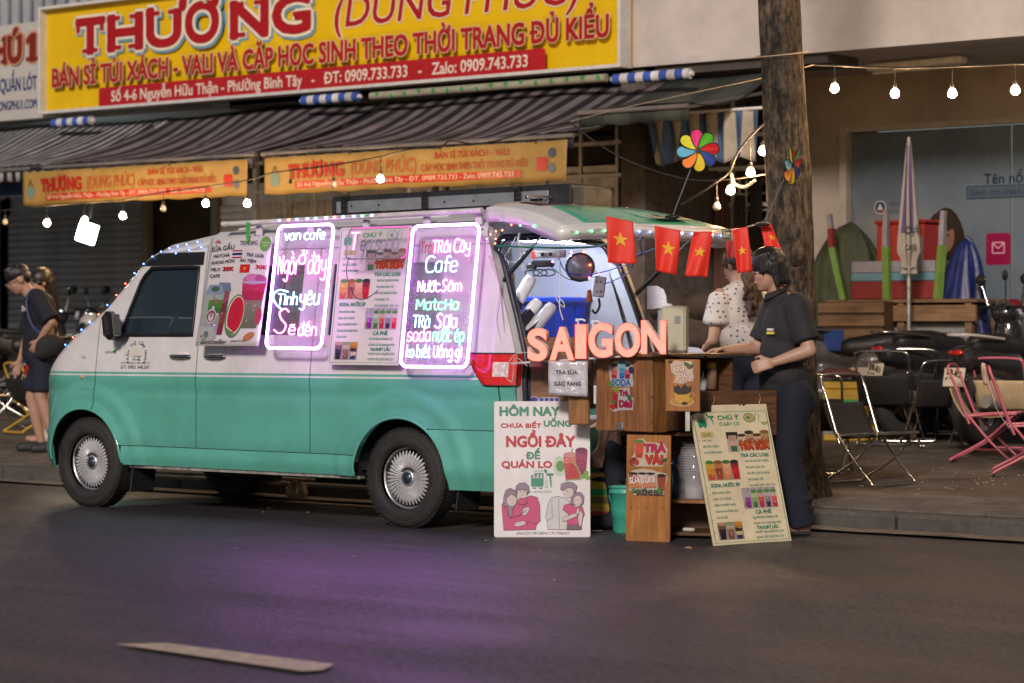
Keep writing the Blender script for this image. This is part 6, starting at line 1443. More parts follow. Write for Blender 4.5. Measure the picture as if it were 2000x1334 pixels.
# leaning menu board right
P0 = gr(1395, 1066, False); P1 = gr(1546, 1056, False); rz = math.atan2(P1.y - P0.y, P1.x - P0.x); W = (P1 - P0).length
Hh = .80
mb2 = thing('menu_board', 'worn cream menu board with teal lettering propped in front of the counter at right', 'menu board', P0, (R(-16), R(-.0), rz))
rr9 = random.Random(9)
edge = [(0, 0), (W * .5, .002), (W, 0), (W, Hh), (W * .74, Hh)] + [(W * (.70 - .02 * i), Hh - (0 if i % 2 else .012)) for i in range(4)] + [(W * .30, Hh), (W * .28, Hh - .045), (W * .22, Hh - .040), (W * .15, Hh - .05), (W * .10, Hh - .043), (W * .03, Hh - .052), (0, Hh - .06)]
MB().prism(edge, (0, 0, 0), (1, 0, 0), (0, 0, 1), -.010).build('panel', mat('board_cream', (.74, .63, .42), .5, var=.12, scale=6), mb2)
p = Pr(); menu_print(p, W, Hh * .965, '#c2ad7c')
p2 = Pr()
for i in range(40): p.ell(rr9.uniform(.02, .98) * W, rr9.uniform(.01, .95) * Hh, rr9.uniform(.001, .004), rr9.uniform(.001, .006), '#6c5230', 6); p.k -= 1
p.k += 1
V = [v for v in p.V]; p.C = [(c[0], c[1] * .92, c[2] * .75, 1) for c in p.C]
p.build('printed_menu', mb2, loc=(0, -.001, 0), kind='stuff')
bkb = thing('backing_board', 'plain brown board standing behind the cream menu board', 'board', atd(1357, 850, 13.75), R(62))
MB().box((.27, .01, .12), (.54, .016, .26), bev=.004).build('panel', wood3, bkb)
for x in (.12, .42): MB().tube(smoothpath([(x, -.002, .23), (x + .004, -.006, .20), (x - .004, -.006, .17), (x + .004, -.006, .15)], 4), .003, 5).build('nail_wire', mat('copper_wire', (.5, .25, .1), .3, metal=.8), bkb)
# yellow foam box with green and red bands, teal buckets
yell = mat('foam_yellow', (.52, .33, .035), .6, var=.2, scale=9, bump=.3, bscale=30); grn = mat('band_green', (.02, .30, .08), .5); rdm = mat('band_red', (.42, .03, .03), .5); grey_ = mat('band_grey', (.22, .22, .2), .5); olive = mat('band_olive', (.16, .13, .03), .5)
def foambox(label, loc, rz, W, D, H_, bands, group=None):
    t = thing('foam_box', label, 'foam box', loc, rz, group)
    MB().box((W / 2, D / 2, H_ * .44), (W * .97, D * .97, H_ * .88), bev=.012).build('box', yell, t)
    MB().box((W / 2, D / 2, H_ * .94), (W, D, H_ * .13), bev=.014).build('lid', yell, t)
    for z, h, m in bands: MB().box((W / 2, D / 2, z * H_), (W * .976, D * .976, h * H_)).build('tape_band', m, t)
    return t
q = gr(1140, 1033, False)
fb = foambox('yellow foam box banded in green and red between the poster board and the bucket', q, R(22), .24, .30, .335, [(.66, .11, grn), (.52, .12, olive), (.27, .10, rdm)])
p = Pr(); p.ell(.17, .175, .022, .022, '#8c8468'); p.ell(.17, .175, .018, .018, '#4c441c'); [p.rect(.20 + .014 * k, .168, .008, .012, '#8c8468') for k in range(5)]; p.build('print', fb, loc=(0, .0005, 0), kind='stuff')
def bucket(label, loc, r_, h, m, handle=True):
    t = thing('bucket', label, 'bucket', loc)
    MB().lathe([(0, 0), (r_ * .74, 0), (r_ * .78, .01), (r_ * .96, h * .84), (r_ * 1.04, h * .85), (r_ * 1.05, h * .90), (r_ * 1.0, h * .91), (r_ * 1.02, h), (r_ * 1.07, h), (r_ * 1.07, h * .975), (r_ * .99, h * .97), (r_ * .93, h * .5), (r_ * .74, .02), (0, .02)], n=32).build('pail', m, t)
    MB().tube([(r_ * 1.08 * math.cos(a) , -r_ * 1.08 * math.sin(a) * .75, h * .92 - r_ * .95 * math.sin(a)) for a in [PI * k / 16 for k in range(17)]], .006, 6).build('handle', mat('teal_dark_plastic', (.02, .20, .19), .35), t)
    return t
tealpl = mat('teal_plastic', (.05, .36, .27), .35, var=.08, coat=.3)
bucket('pale teal bucket with its handle hanging down left of the tall wooden board', gr(1222, 1041, False), .095, .275, tealpl)
bucket('darker teal bucket with a pale rim in shade behind the counter', atd(1150, 868, 14.68) - Vector((0, 0, .24)), .11, .24, mat('teal_deep', (.015, .16, .14), .4, coat=.3))
_q = atd(1150, 868, 14.68); tag(MB().box((0, 0, 0), (.26, .22, .245), (0, 0, R(20)), bev=.01).build('dark_crate', trim, loc=(_q.x, _q.y, .123)), 'dark crate under the shaded teal bucket behind the counter', 'crate')
tag(MB().lathe([(0, .002), (.04, .002), (.045, .008), (.0, .01)], n=20).build('jar_lid', mat('lid_white', (.5, .5, .45), .5), loc=gr(1187, 1038, False) + Vector((-.05, -.05, 0))), 'small pale round lid lying on the road by the yellow box', 'lid')
# things on the counter top
ctm = Matrix.Translation(ct.location) @ Euler((0, 0, R(-5))).to_matrix().to_4x4()
ts = .446
def onct(x, y, z=0): return ctm @ Vector((x, y, ts + z))
nb_ = thing('napkin_box', 'tall cream plastic container standing behind the letter N', 'container', atd(1282, 692, 13.95), R(20))
nb_.location.z = 1.062
MB().box((.10, .04, .135), (.15, .10, .27), bev=.015).build('body', mat('cream_plastic', (.50, .48, .34), .35, var=.06), nb_)
MB().box((.128, -.012, .19), (.035, .004, .045)).build('label', mat('label_grey', (.25, .27, .27), .4), nb_)
ob = thing('scoop_lid', 'translucent white flip lid standing open above the letters', 'lid', atd(1265, 690, 14.0), R(30))
ob.location.z = 1.07
lidp = [(0, .245), (.0, .375), (.055, .375), (.09, .355), (.105, .32), (.11, .275), (.14, .27), (.14, .255), (.02, .245)]
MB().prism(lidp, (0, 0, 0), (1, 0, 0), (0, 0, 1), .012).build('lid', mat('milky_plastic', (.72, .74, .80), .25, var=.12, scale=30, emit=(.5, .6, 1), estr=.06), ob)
MB().tube([(x, -.004, z) for x, z in lidp], .004, 6, closed=True).build('rim', cupm2, ob)
MB().box((.10, .04, .12), (.085, .07, .25), bev=.01).build('box', mat('glassy_grey', (.38, .42, .42), .2, coat=.5), ob)
cm_ = thing('card_reader', 'white and navy folded wrapper lying on the counter top by the hand', 'wrapper', onct(-.10, .36), R(50))
MB().prism([(0, 0), (.15, 0), (.13, .02), (.10, .034), (.05, .036)], (0, 0, 0), (1, 0, 0), (0, 0, 1), -.07).build('body', mat('wrap_white', (.62, .64, .72), .3), cm_)
MB().prism([(.035, .0355), (.06, .036), (.105, .0345), (.12, .026)], (0, -.002, .002), (1, 0, 0), (0, 0, 1), -.04).build('stripe', mat('navy_print', (.02, .03, .14), .3), cm_)
for (x, y, lb_, m, h, r_) in ((-.38, .10, 'left white pump bottle behind the letter I', cupm2, .13, .030), (-.33, .26, 'right white pump bottle behind the letter G', cupm2, .12, .030)):
    P = atd(1129 if 'left' in lb_ else 1159, 690, 14.25 if 'left' in lb_ else 14.35); P.z = 1.03
    t = thing('pump_bottle', lb_, 'pump bottle', P, R(25), 'pump bottles')
    MB().lathe([(0, 0), (r_, 0), (r_, h * .8), (r_ * .5, h), (r_ * .5, h + .02), (0, h + .02)], n=20).build('bottle', m, t)
    MB().lathe([(.013, h + .02), (.014, h + .045), (.005, h + .05), (.005, h + .085), (0, h + .085)], n=14).tube(smoothpath([(0, 0, h + .09), (.02, 0, h + .095), (.045, 0, h + .085)], 3), .006, 6).cyl((-.005, 0, h + .082), (-.005, 0, h + .10), .011).build('pump', cupm2, t)
P = atd(1390, 760, 14.15); t = thing('sauce_bottle', 'clear sauce bottle with a yellow cap right of the coffee board', 'bottle', P)
MB().lathe([(0, 0), (.03, 0), (.031, .11), (.027, .12), (0, .12)], n=20).build('bottle', mat('brown_clear', (.32, .20, .12), .15, alpha=.75, coat=.5), t); MB().lathe([(.028, .12), (.028, .155), (.02, .16), (0, .16)], n=20).build('cap', mat('cap_yellow', (.55, .32, .03), .4), t)
P = atd(1373, 762, 14.2); tag(MB().lathe([(0, 0), (.022, 0), (.024, .06), (.006, .09), (.004, .11), (0, .11)], n=14).build('squeeze_bottle', cupm2, loc=P), 'small white squeeze bottle left of the yellow capped one', 'bottle')
# small stand under the bottles
tag(MB().box((0, 0, 0), (.40, .2, .02)).build('side_shelf', wood3, loc=atd(1400, 768, 14.25), rot=(0, 0, R(45))), 'narrow side shelf under the sauce bottles', 'shelf')
# ---- inside the van: blue crate, slanted cup tubes, sockets, lamp, cables
def vl(x, y, z): return vw((x, y, z))
blu = mat('crate_blue', (.012, .06, .62), .4, var=.1, coat=.3)
cr_ = thing('plastic_crate', 'bright blue plastic crate standing in the open van tail', 'crate', vl(3.45, .16, .86), 0)
b0 = MB().box((0, .06, .28), (.42, .84, .52), bev=.03); b0.build('crate', blu, cr_)
for k in range(5): MB().box((.215, -.25 + .16 * k, .33), (.012, .10, .30), bev=.005).build('rib', mat('crate_blue_dark', (.008, .035, .42), .5), cr_)
MB().box((.216, .06, .52), (.03, .84, .035), bev=.006).build('rim', blu, cr_)
# cup tubes: each tube holder is a dark slanted channel with a stack in it
dkp = mat('holder_black', (.018, .017, .028), .45)
def tubecups(i, u0, v0, u1, v1, d0, label, r_=.041, mat_=cupm2):
    a = atd(u0, v0, d0); b = atd(u1, v1, d0 + .12); t = thing('slanted_cups', label, 'cups', a, 0, 'cups in slanted holders'); dv = b - a; Ln = dv.length
    qt = dv.to_track_quat('Z', 'Y'); t.rotation_mode = 'QUATERNION'; t.rotation_quaternion = qt
    n = 13
    for k in range(n):
        z = Ln * .45 * k / n; MB().lathe([(r_ * .85, z), (r_ * 1.06, z + .008), (r_ * 1.06, z + .013), (r_ * .9, z + .016)], n=16).build('cup_rim', mat_, t)
    MB().lathe([(r_ * .95, Ln * .45), (r_ * .93, Ln * .9), (r_ * .80, Ln), (0, Ln)], n=20).build('cup_body', mat_, t)
tubecups(0, 985, 632, 1037, 543, 14.35, 'tallest leftmost stack of white cups leaning in the van tail')
tubecups(1, 1008, 645, 1050, 590, 14.30, 'middle shorter stack of white cups leaning in the van tail')
tubecups(2, 1030, 655, 1078, 598, 14.25, 'clear-topped right stack of cups leaning in the van tail', mat_=mat('cup_translucent', (.68, .70, .76), .2, alpha=.8, coat=.6))
hd_ = thing('cup_holder', 'black slanted cup holder with four troughs in the van tail', 'cup holder', atd(1010, 640, 14.28), 0)
hc = Vector(hd_.location)
for (u0, v0, u1, v1) in ((972, 620, 990, 562), (982, 655, 1012, 590), (1003, 655, 1035, 608), (1030, 655, 1054, 628)):
    MB().bar(atd(u0, v0, 14.22) - hc, atd(u1, v1, 14.3) - hc, .045, .05).build('trough', dkp, hd_)
# power strip, adapters, socket box
bent = R(30)
t = thing('power_strip', 'cream power strip with plugs hanging under the van roof', 'power strip', atd(1045, 497, 14.6), (0, R(-1), R(25)))
MB().box((.09, 0, 0), (.20, .03, .045), bev=.006).build('strip', mat('cream_white', (.6, .57, .5), .4), t)
MB().box((-.01, -.0, -.004), (.02, .034, .04)).build('switch', mat('switch_red', (.5, .02, .02), .3, emit=(1, .05, .05), estr=.6), t)
for x in (.05, .10, .15): MB().box((x, -.02, -.002), (.018, .012, .02)).build('plug', trim if x != .15 else cupm2, t)
t = thing('power_adapter', 'black cluster of adapters and coiled cable beneath the power strip', 'adapter', atd(1060, 515, 14.55), R(20))
MB().box((0, 0, 0), (.14, .04, .04), bev=.008).box((-.07, 0, -.02), (.06, .04, .05), bev=.01).build('adapter', trim, t)
for k in range(3): MB().tube([(-.06 + .05 * k + .045 * math.cos(a), -.02, -.055 + .02 * math.sin(a)) for a in [2 * PI * i / 14 for i in range(14)]], .0045, 5, closed=True).build('cable_loop', trim, t)
t = thing('work_lamp', 'round black caged lamp hanging inside the van tail', 'lamp', atd(1133, 522, 14.55), 0)
MB().lathe([(.0, -.05), (.05, -.045), (.082, -.02), (.09, .01), (.085, .025), (.075, .02), (.07, .0), (0, -.01)], axis='Y', n=28, rot=(0, 0, R(35))).build('shell', mat('glossy_black', (.02, .02, .022), .12, coat=1), t)
MB().lathe([(.075, .02), (.05, .035), (0, .042)], axis='Y', n=28, rot=(0, 0, R(35))).build('lens', mat('lens_grey', (.35, .35, .38), .08, coat=1, var=.4, scale=20), t)
for k in range(3): MB().bar(Vector((-.045, -.05, -.03 + .022 * k)), Vector((.02, -.02, -.05 + .022 * k)), .012, .004).build('grille_bar', cupm2, t)
t = thing('socket_box', 'white double socket box with a black plug on the far inner wall of the van', 'socket box', atd(1170, 560, 14.7), R(30))
MB().box((0, 0, -.0), (.075, .035, .13), (0, R(8), 0), bev=.006).build('box', cupm2, t)
for z in (.03, -.03): 
    for x in (-.012, .012): MB().box((x, -.019, z), (.005, .003, .014)).build('hole', trim, t)
MB().tube(smoothpath([(.0, -.02, -.07), (.005, -.02, -.12), (-.02, -.02, -.16), (-.04, -.02, -.14)], 4), .008, 6).build('cable', trim, t)
tag(MB().lathe([(0, 0), (.022, 0), (.012, .07), (0, .075)], n=12).build('pepper_bell', mat('orange_plastic', (.4, .10, .04), .4), loc=atd(1151, 590, 14.5)), 'small orange bell-shaped bottle hanging beside the socket box', 'bottle')
wire('green_rope', 'twisted green rope stretched across the top of the van opening', [atd(968, 480, 14.2), atd(1080, 484, 14.3), atd(1160, 482, 14.3), atd(1200, 470, 13.9)], .006, mat('rope_green', (.03, .20, .12), .6, var=.6, scale=90), 'rope')
ww = mat('white_wire', (.7, .66, .66), .4); bw2 = mat('blue_wire', (.03, .06, .5), .4)
wire('cord', 'white cord hanging straight down the middle of the van opening', [atd(1093, 505, 14.4), atd(1094, 560, 14.4), atd(1093, 600, 14.4), atd(1100, 625, 14.4)], .004, ww, 'cord')
wire('cord', 'loop of white cord coiled in front of the blue crate', [atd(1085, 575, 14.38), atd(1100, 590, 14.38), atd(1102, 600, 14.38), atd(1092, 592, 14.38), atd(1082, 573, 14.38)], .003, ww, 'cord')
wire('cord', 'blue cord swinging from the power strip to the first flag', [atd(1091, 505, 14.4), atd(1110, 533, 14.4), atd(1160, 535, 14.3), atd(1215, 520, 14.0), atd(1235, 512, 13.8), atd(1225, 535, 13.9), atd(1180, 555, 14.3)], .0035, bw2, 'cord')
wire('cord', 'thin black cord across the lamp inside the van', [atd(1075, 520, 14.5), atd(1110, 545, 14.5), atd(1150, 548, 14.5)], .003, trim, 'cord')
for i, (lb_, ps_) in enumerate([('bundle of white wires twisted below the roof on the left of the opening', [(1015, 455), (1012, 470), (1018, 495), (1022, 528)]), ('thin pale wire running down the near tail pillar', [(960, 452), (950, 490), (975, 560), (968, 620), (985, 690)]), ('second pale wire drooping down the tail pillar', [(955, 500), (972, 525), (980, 600), (992, 700)]), ('white wire loop with two connectors left of the cups', [(1008, 462), (990, 495), (985, 500), (990, 510), (1008, 512)]), ('white wire looped beside the purple gas strut', [(1030, 465), (1038, 480), (1025, 490), (1012, 470)])]):
    wire('thin_wire', lb_, [atd(u, v, 14.12 if i in (1, 2) else 14.3) for u, v in ps_], .0028 if i else .008, ww if i != 2 else mat('pink_wire', (.6, .4, .5), .4))
for i, (u0, v0, u1, v1) in enumerate([(1130, 372, 1128, 372)]): pass
# light strips under the roof edge of the tail opening
t = thing('led_strip', 'bright bluish white LED strip under the rear roof edge of the van', 'light strip', (VX, VY, 0)); t.scale = (VS, 1, 1)
MB().box((3.80, 0, 1.735), (.02, .9, .012)).build('diffuser', emat('led_strip_white', (.82, .88, 1.0), 110), t); MB().box((3.80, 0, 1.745), (.03, .94, .010)).build('profile', alu, t)
t = thing('led_strip', 'white LED strip inside the lip of the raised tailgate', 'light strip', (VX, VY, 0)); t.scale = (VS, 1, 1)
q0, q1 = gate(.62, .03, -.06), gate(.95, .05, -.07)
MB().bar(gate(.30, .03, -.065), gate(.90, .04, -.075), .014, .008).build('diffuser', emat('led_strip_cool', (.6, .75, 1.0), 25), t)
t = thing('led_strip', 'cool white LED bar high on the inner side wall of the van', 'light strip', (VX, VY, 0)); t.scale = (VS, 1, 1)
MB().box((3.45, -.50, 1.70), (.5, .02, .012)).build('diffuser', emat('led_strip_white', (.82, .88, 1.0), 110), t)
# fairy lights about the opening and the tailgate
fairy('fairy_lights', 'tangle of tiny red lights on the near tail pillar of the van', [atd(u, v, 14.05) for u, v in [(948, 470), (958, 458), (972, 452), (965, 478), (985, 445), (1010, 438)]], list('rrrrrrr'), .005)
fairy('fairy_lights', 'string of tiny green lights along the roof edge above the opening', [atd(u, v, 13.95) for u, v in [(1005, 440), (1030, 441), (1055, 443), (1080, 444), (1110, 445), (1135, 432)]], list('ggggg'), .005)
fairy('fairy_lights', 'pink lights round the lamp inside the van', [atd(u, v, 14.5) for u, v in [(1068, 518), (1110, 495), (1140, 492), (1155, 522), (1170, 538), (1130, 545)]], list('pprrrp'), .006)
gp_ = [vw(gate(1, .03 + .94 * i / 16, -.02 - .025 * (i % 2))) + Vector((.012, 0, 0)) for i in range(17)]
fairy('fairy_lights', 'string of tiny green, violet and blue lights wound along the tailgate edge', gp_, list('gggggbbbbwbbwbbb'), .0055)
fairy('fairy_lights', 'few red lights hanging behind the first flag', [atd(u, v, 13.8) for u, v in [(1190, 520), (1200, 512), (1215, 508), (1225, 518)]], list('rwrw'), .005)
# ---- flags along the tailgate edge
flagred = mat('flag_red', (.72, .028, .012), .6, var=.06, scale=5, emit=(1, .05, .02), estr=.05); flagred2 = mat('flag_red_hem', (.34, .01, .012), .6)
starm = mat('flag_yellow', (.80, .42, .02), .6)
def flag(label, tl, tr, bl, br, d_, wob=0.01, ph=0.0, star=True, dark=False, sx=.5, sy=.45, d2=None):
    d2 = d2 or d_; P = [atd(*tl, d_), atd(*tr, d2), atd(*bl, d_ - .02), atd(*br, d2 - .02)]; o0 = P[0]
    nrm = (P[1] - P[0]).cross(P[2] - P[0]).normalized()
    if nrm.y > 0: nrm = -nrm
    def f(u, v, off=0.0):
        q = P[0].lerp(P[1], u).lerp(P[2].lerp(P[3], u), v) - o0
        return q + nrm * (wob * math.sin(u * 7 + ph + v * 2.2) * (.25 + v) + off)
    t = thing('flag', label, 'flag', o0, 0, 'red flags with yellow stars along the tailgate')
    MB().grid(lambda u, v: f(u, v), 16, 20).build('cloth', flagred2 if dark else flagred, t, solid=.0015)
    MB().grid(lambda u, v: f(u, v * .16, .001), 16, 4).build('hem', flagred2, t)
    if star:
        w_ = (P[1] - P[0]).length; h_ = (P[2] - P[0]).length; r_ = min(w_, h_) * .30; mb = MB()
        pts = [(sx + (r_ if i % 2 == 0 else r_ * .40) * math.sin(PI * i / 5) / w_, sy - (r_ if i % 2 == 0 else r_ * .40) * math.cos(PI * i / 5) / h_) for i in range(10)]
        c0 = f(sx, sy, .007); ring_ = [f(a, b, .007) for a, b in pts]
        mb.add([c0] + ring_, [(0, 1 + i, 1 + (i + 1) % 10) for i in range(10)]); mb.build('star', starm, t)
    return t
flag('biggest red flag with a yellow star, leftmost under the tailgate', (1184, 422), (1236, 433), (1187, 513), (1243, 516), 13.38, .008, .3, sx=.49, sy=.47)
flag('second red star flag from the left, slightly folded on its left side', (1278, 441), (1330, 450), (1281, 528), (1322, 538), 13.55, .014, 1.2, sx=.55, sy=.46)
flag('third red star flag, slanting to the left at its foot', (1354, 452), (1392, 452), (1337, 539), (1382, 541), 13.75, .012, 2.4, sx=.50, sy=.46)
flag('small plain dark red flag end showing behind the others', (1416, 470), (1442, 470), (1421, 505), (1440, 503), 14.4, .004, 0, star=False, dark=True)
flag('fourth red star flag hanging just left of the man with the black shirt', (1429, 447), (1460, 443), (1440, 533), (1470, 530), 14.0, .010, .8, sx=.48, sy=.52)
flag('last red star flag blown out at the right tip of the tailgate', (1484, 436), (1506, 438), (1495, 482), (1527, 488), 14.15, .008, 3, sx=.62, sy=.56)
wire('flag_line', 'thin string carrying the flags along the tailgate edge', [atd(1184, 423, 13.39), atd(1280, 443, 13.56), atd(1372, 453, 13.76), atd(1445, 446, 14.0), atd(1486, 436, 14.15)], .002, ww, 'string')
t = thing('hanging_tin', 'small patterned tin hanging between the third and fourth flag', 'tin', atd(1419, 459, 14.0), R(30)); MB().box((0, 0, 0), (.055, .03, .05), (0, R(6), 0), bev=.008).build('body', mat('tin_pattern', (.28, .26, .2), .3, var=.7, scale=60, metal=.5), t); MB().box((0, 0, .028), (.057, .032, .008), (0, R(6), 0)).build('lid', trim, t)
wire('hook', 'blue plastic-coated hook bar hanging under the tailgate', [atd(1256, 460, 13.6), atd(1250, 475, 13.7), atd(1253, 492, 13.8), atd(1243, 500, 13.8), atd(1280, 485, 13.9)], .006, mat('blue_grey_bar', (.10, .16, .35), .4), 'hook')
# ---- pinwheels
def pinwheel(label, c, foot, r_, cols, rotv, squash=1.0, group='flower pinwheels'):
    o0 = Vector(foot); t = thing('pinwheel', label, 'pinwheel', o0, 0, group); cc = Vector(c) - o0
    MB().cyl((0, 0, 0), cc, .0045, n=8).build('stick', mat('stick_spiral', (.10, .10, .10), .4, var=.9, scale=120), t)
    MB().ell((0, 0, 0), (.05, .035, .014)).build('base', trim, t)
    hb_ = MB().cyl(Vector((0, 0, 0)), Vector((0, -.02, 0)), .012, n=12).build('hub', trim, t, cc, rotv)
    n = len(cols)
    for i, cl in enumerate(cols):
        a = 2 * PI * i / n + .1; pts = []
        for k in range(22):
            b = 2 * PI * k / 22; rx = (.5 - .5 * math.cos(b)); wd = .30 * math.sin(b) * (.45 + .75 * rx); pts.append((rx * .92 + .06, wd))
        m = MB(); ca, sa = math.cos(a), math.sin(a); P_ = [(r_ * (x * ca - y * sa), -.012 - .05 * r_ * 8 * y * x, r_ * (x * sa + y * ca)) for x, y in pts]
        m.add(P_ , [tuple(range(22))]); pet = m.build('petal', mat('petal_' + cl.strip('#'), cl, .6, var=.05), t, cc, rotv, solid=.0015)
        MB().tube(P_, .0035, 5, closed=True).build('petal_rim', trim, pet)
pcols = ['#d81c1c', '#58c020', '#f03c80', '#e0e020', '#5cb0d0', '#f88410', '#e8c810', '#2c4494']
pf = Vector((VX, VY, 0)) + gate(.84, .56, .03)
pinwheel('big eight-petal pinwheel facing the street on top of the tailgate', atd(1363, 294, 13.9), atd(1313, 424, 13.9), .125, pcols, (0, 0, R(35)))
pinwheel('pinwheel seen almost edge-on in front of the tree trunk', atd(1545, 320, 14.2), atd(1490, 438, 14.1), .125, ['#e03020', '#30a030', '#e03020', '#d8e030', '#40a0c0', '#f08818', '#e8c020', '#3c4494'], (R(10), 0, R(38 + 62)))
# ================================================================== PEOPLE
skin1 = mat('skin_warm', (.46, .27, .185), .5, var=.06, scale=20, bump=.05, bscale=200); skin2 = mat('skin_darker', (.40, .23, .16), .5, var=.06, scale=20)  # second skin is slightly darker, for the pair at far left
hairm = mat('hair_black', (.010, .009, .009), .38, var=.3, scale=60, stretch=(1, 1, .2), bump=.6, bscale=120)
hairb = mat('hair_brown', (.055, .025, .013), .42, var=.4, scale=50, stretch=(1, 1, .2), bump=.6, bscale=110)
eyew = mat('eye_white', (.6, .58, .55), .3); lipm = mat('lip', (.42, .16, .13), .5)
def hand(mb, wrist, fwd, palm, side, s=1.0, curl=.5):
    """palm plus four unequal bent fingers and a thumb from the side of the palm"""
    f = Vector(fwd).normalized(); n = Vector(palm).normalized(); n = (n - f * n.dot(f)).normalized(); a = f.cross(n).normalized() * side
    w_ = Vector(wrist)
    for t in (-.026, -.009, .009, .026): mb.cap(w_ + f * .012 + a * t * .7 * s, w_ + f * .085 * s + a * t * s, .0135 * s, .0115 * s, n=8)
    for t, L_ in ((-.029, .060), (-.010, .074), (.010, .070), (.029, .056)):
        b = w_ + f * .088 * s + a * t * s; d1 = (f * math.cos(curl * .7) + n * math.sin(curl * .7)); d2 = (f * math.cos(curl * 1.9) + n * math.sin(curl * 1.9)); d3 = (f * math.cos(curl * 2.7) + n * math.sin(curl * 2.7))
        k1 = b + d1 * L_ * .45 * s; k2 = k1 + d2 * L_ * .33 * s; k3 = k2 + d3 * L_ * .24 * s
        mb.cap(b, k1, .0095 * s, .0085 * s, n=8); mb.cap(k1, k2, .0085 * s, .0078 * s, n=8); mb.cap(k2, k3, .0078 * s, .0066 * s, n=8)
    b = w_ + f * .030 * s + a * -.028 * s; k1 = b + (f * .75 - a * .65 + n * .3).normalized() * .04 * s; k2 = k1 + (f * .9 - a * .1 + n * .45).normalized() * .032 * s
    mb.cap(b, k1, .0125 * s, .0105 * s, n=8); mb.cap(k1, k2, .0105 * s, .008 * s, n=8)
def person(label, loc, face, J, sk, clothes, hair, s=1.0, vox=.009, name='person', hands=True):
    """J: joints in a local frame, x = the way the person faces, y = their left, z = up"""
    t = thing(name, label, 'person', loc, face)
    V_ = {k: Vector(v) for k, v in J.items() if hasattr(v, '__len__')}
    b = MB(); hp, ch, nk, hd = V_['hip'], V_['chest'], V_['neck'], V_['head']
    fw = Vector(J.get('look', (1, 0, 0))).normalized(); up = Vector(J.get('headup', (0, 0, 1))); up = (up - fw * up.dot(fw)).normalized(); lf = up.cross(fw)
    b.cap(ch + Vector((0, 0, .10)), nk, .075, .055); b.cap(nk, hd - up * .05 - fw * .015, .054, .052)
    # skull, jaw, features
    def H(f_, l, u_): return hd + fw * f_ + lf * l + up * u_
    eul = Matrix((fw, lf, up)).transposed().to_euler()
    b.ell(H(-.012, 0, .028), (.098, .078, .098), eul, 20, 14); b.ell(H(.018, 0, -.035), (.070, .062, .080), eul, 18, 12); b.ell(H(.045, 0, -.085), (.034, .034, .026), eul)
    b.cap(H(.078, 0, .018), H(.103, 0, -.020), .009, .0135, n=10); b.ell(H(.092, 0, -.026), (.014, .019, .010), eul)
    b.ell(H(.078, 0, -.053), (.016, .024, .012), eul); b.ell(H(.07, 0, .034), (.022, .052, .012), eul)
    for q in (-1, 1): b.ell(H(-.012, q * .079, -.008), (.017, .008, .030), eul); b.ell(H(.052, q * .036, -.022), (.028, .022, .026), eul)
    for sd_n, q in (('L', 1), ('R', -1)):
        sh_, el, wr = V_['sh' + sd_n], V_['el' + sd_n], V_['wr' + sd_n]
        b.cap(sh_, sh_.lerp(el, .5), .050 * s, .044 * s); b.cap(sh_.lerp(el, .5), el, .044 * s, .037 * s); b.cap(el, el.lerp(wr, .35), .038 * s, .036 * s); b.cap(el.lerp(wr, .35), wr, .036 * s, .024 * s)
        th, kn, an = V_['hp' + sd_n], V_['kn' + sd_n], V_['an' + sd_n]
        b.cap(th, kn, .082 * s, .054 * s); b.cap(kn, kn.lerp(an, .35), .052 * s, .053 * s); b.cap(kn.lerp(an, .35), an, .052 * s, .034)
        ft = V_.get('toe' + sd_n, an + Vector((.15, 0, 0))); b.cap(an + Vector((-.03, 0, -.035)), Vector((ft.x, ft.y, an.z - .045)), .034, .026)
    b.ell(ch, (.10 * s, .16 * s, .17)); b.ell(hp.lerp(ch, .45), (.11 * s, .15 * s, .18)); b.ell(hp, (.12 * s, .16 * s, .13))
    if hands:
        for sd_n, q in (('L', 1), ('R', -1)):
            wr = V_['wr' + sd_n]; el = V_['el' + sd_n]; hand(b, wr, V_.get('hf' + sd_n, wr - el), V_.get('hn' + sd_n, Vector((0, -q, 0))), q, s * .98, J.get('curl' + sd_n, .5))
    body = remesh(b, 'body', sk, t, vox, 3)
    e = MB()
    for q in (-1, 1): e.ell(H(.0765, q * .030, .006), (.010, .011, .0042), eul, 10, 7)
    e.build('eye', eyew, t)
    e = MB()
    for q in (-1, 1): e.ell(H(.0835, q * .030, .006), (.005, .0065, .0062), eul, 8, 6); e.tube([H(.086, q * .015, .030), H(.088, q * .032, .035), H(.078, q * .050, .030)], .0035, 5)
    e.build('brow', hairm, t)
    e = MB().tube([H(.088, -.022, -.053), H(.0945, 0, -.052), H(.088, .022, -.053)], .0048, 6); e.build('lips', lipm, t)
    for nm, m, fn, vx, smt in clothes:
        c = MB(); fn(c, V_); remesh(c, nm, m, t, vx, smt)
    if hair:
        c = MB(); hair(c, H, eul); remesh(c, 'hair', hair.m, t, .0075, 1)
    return t, H, eul, V_
FACE_L = YAW + PI
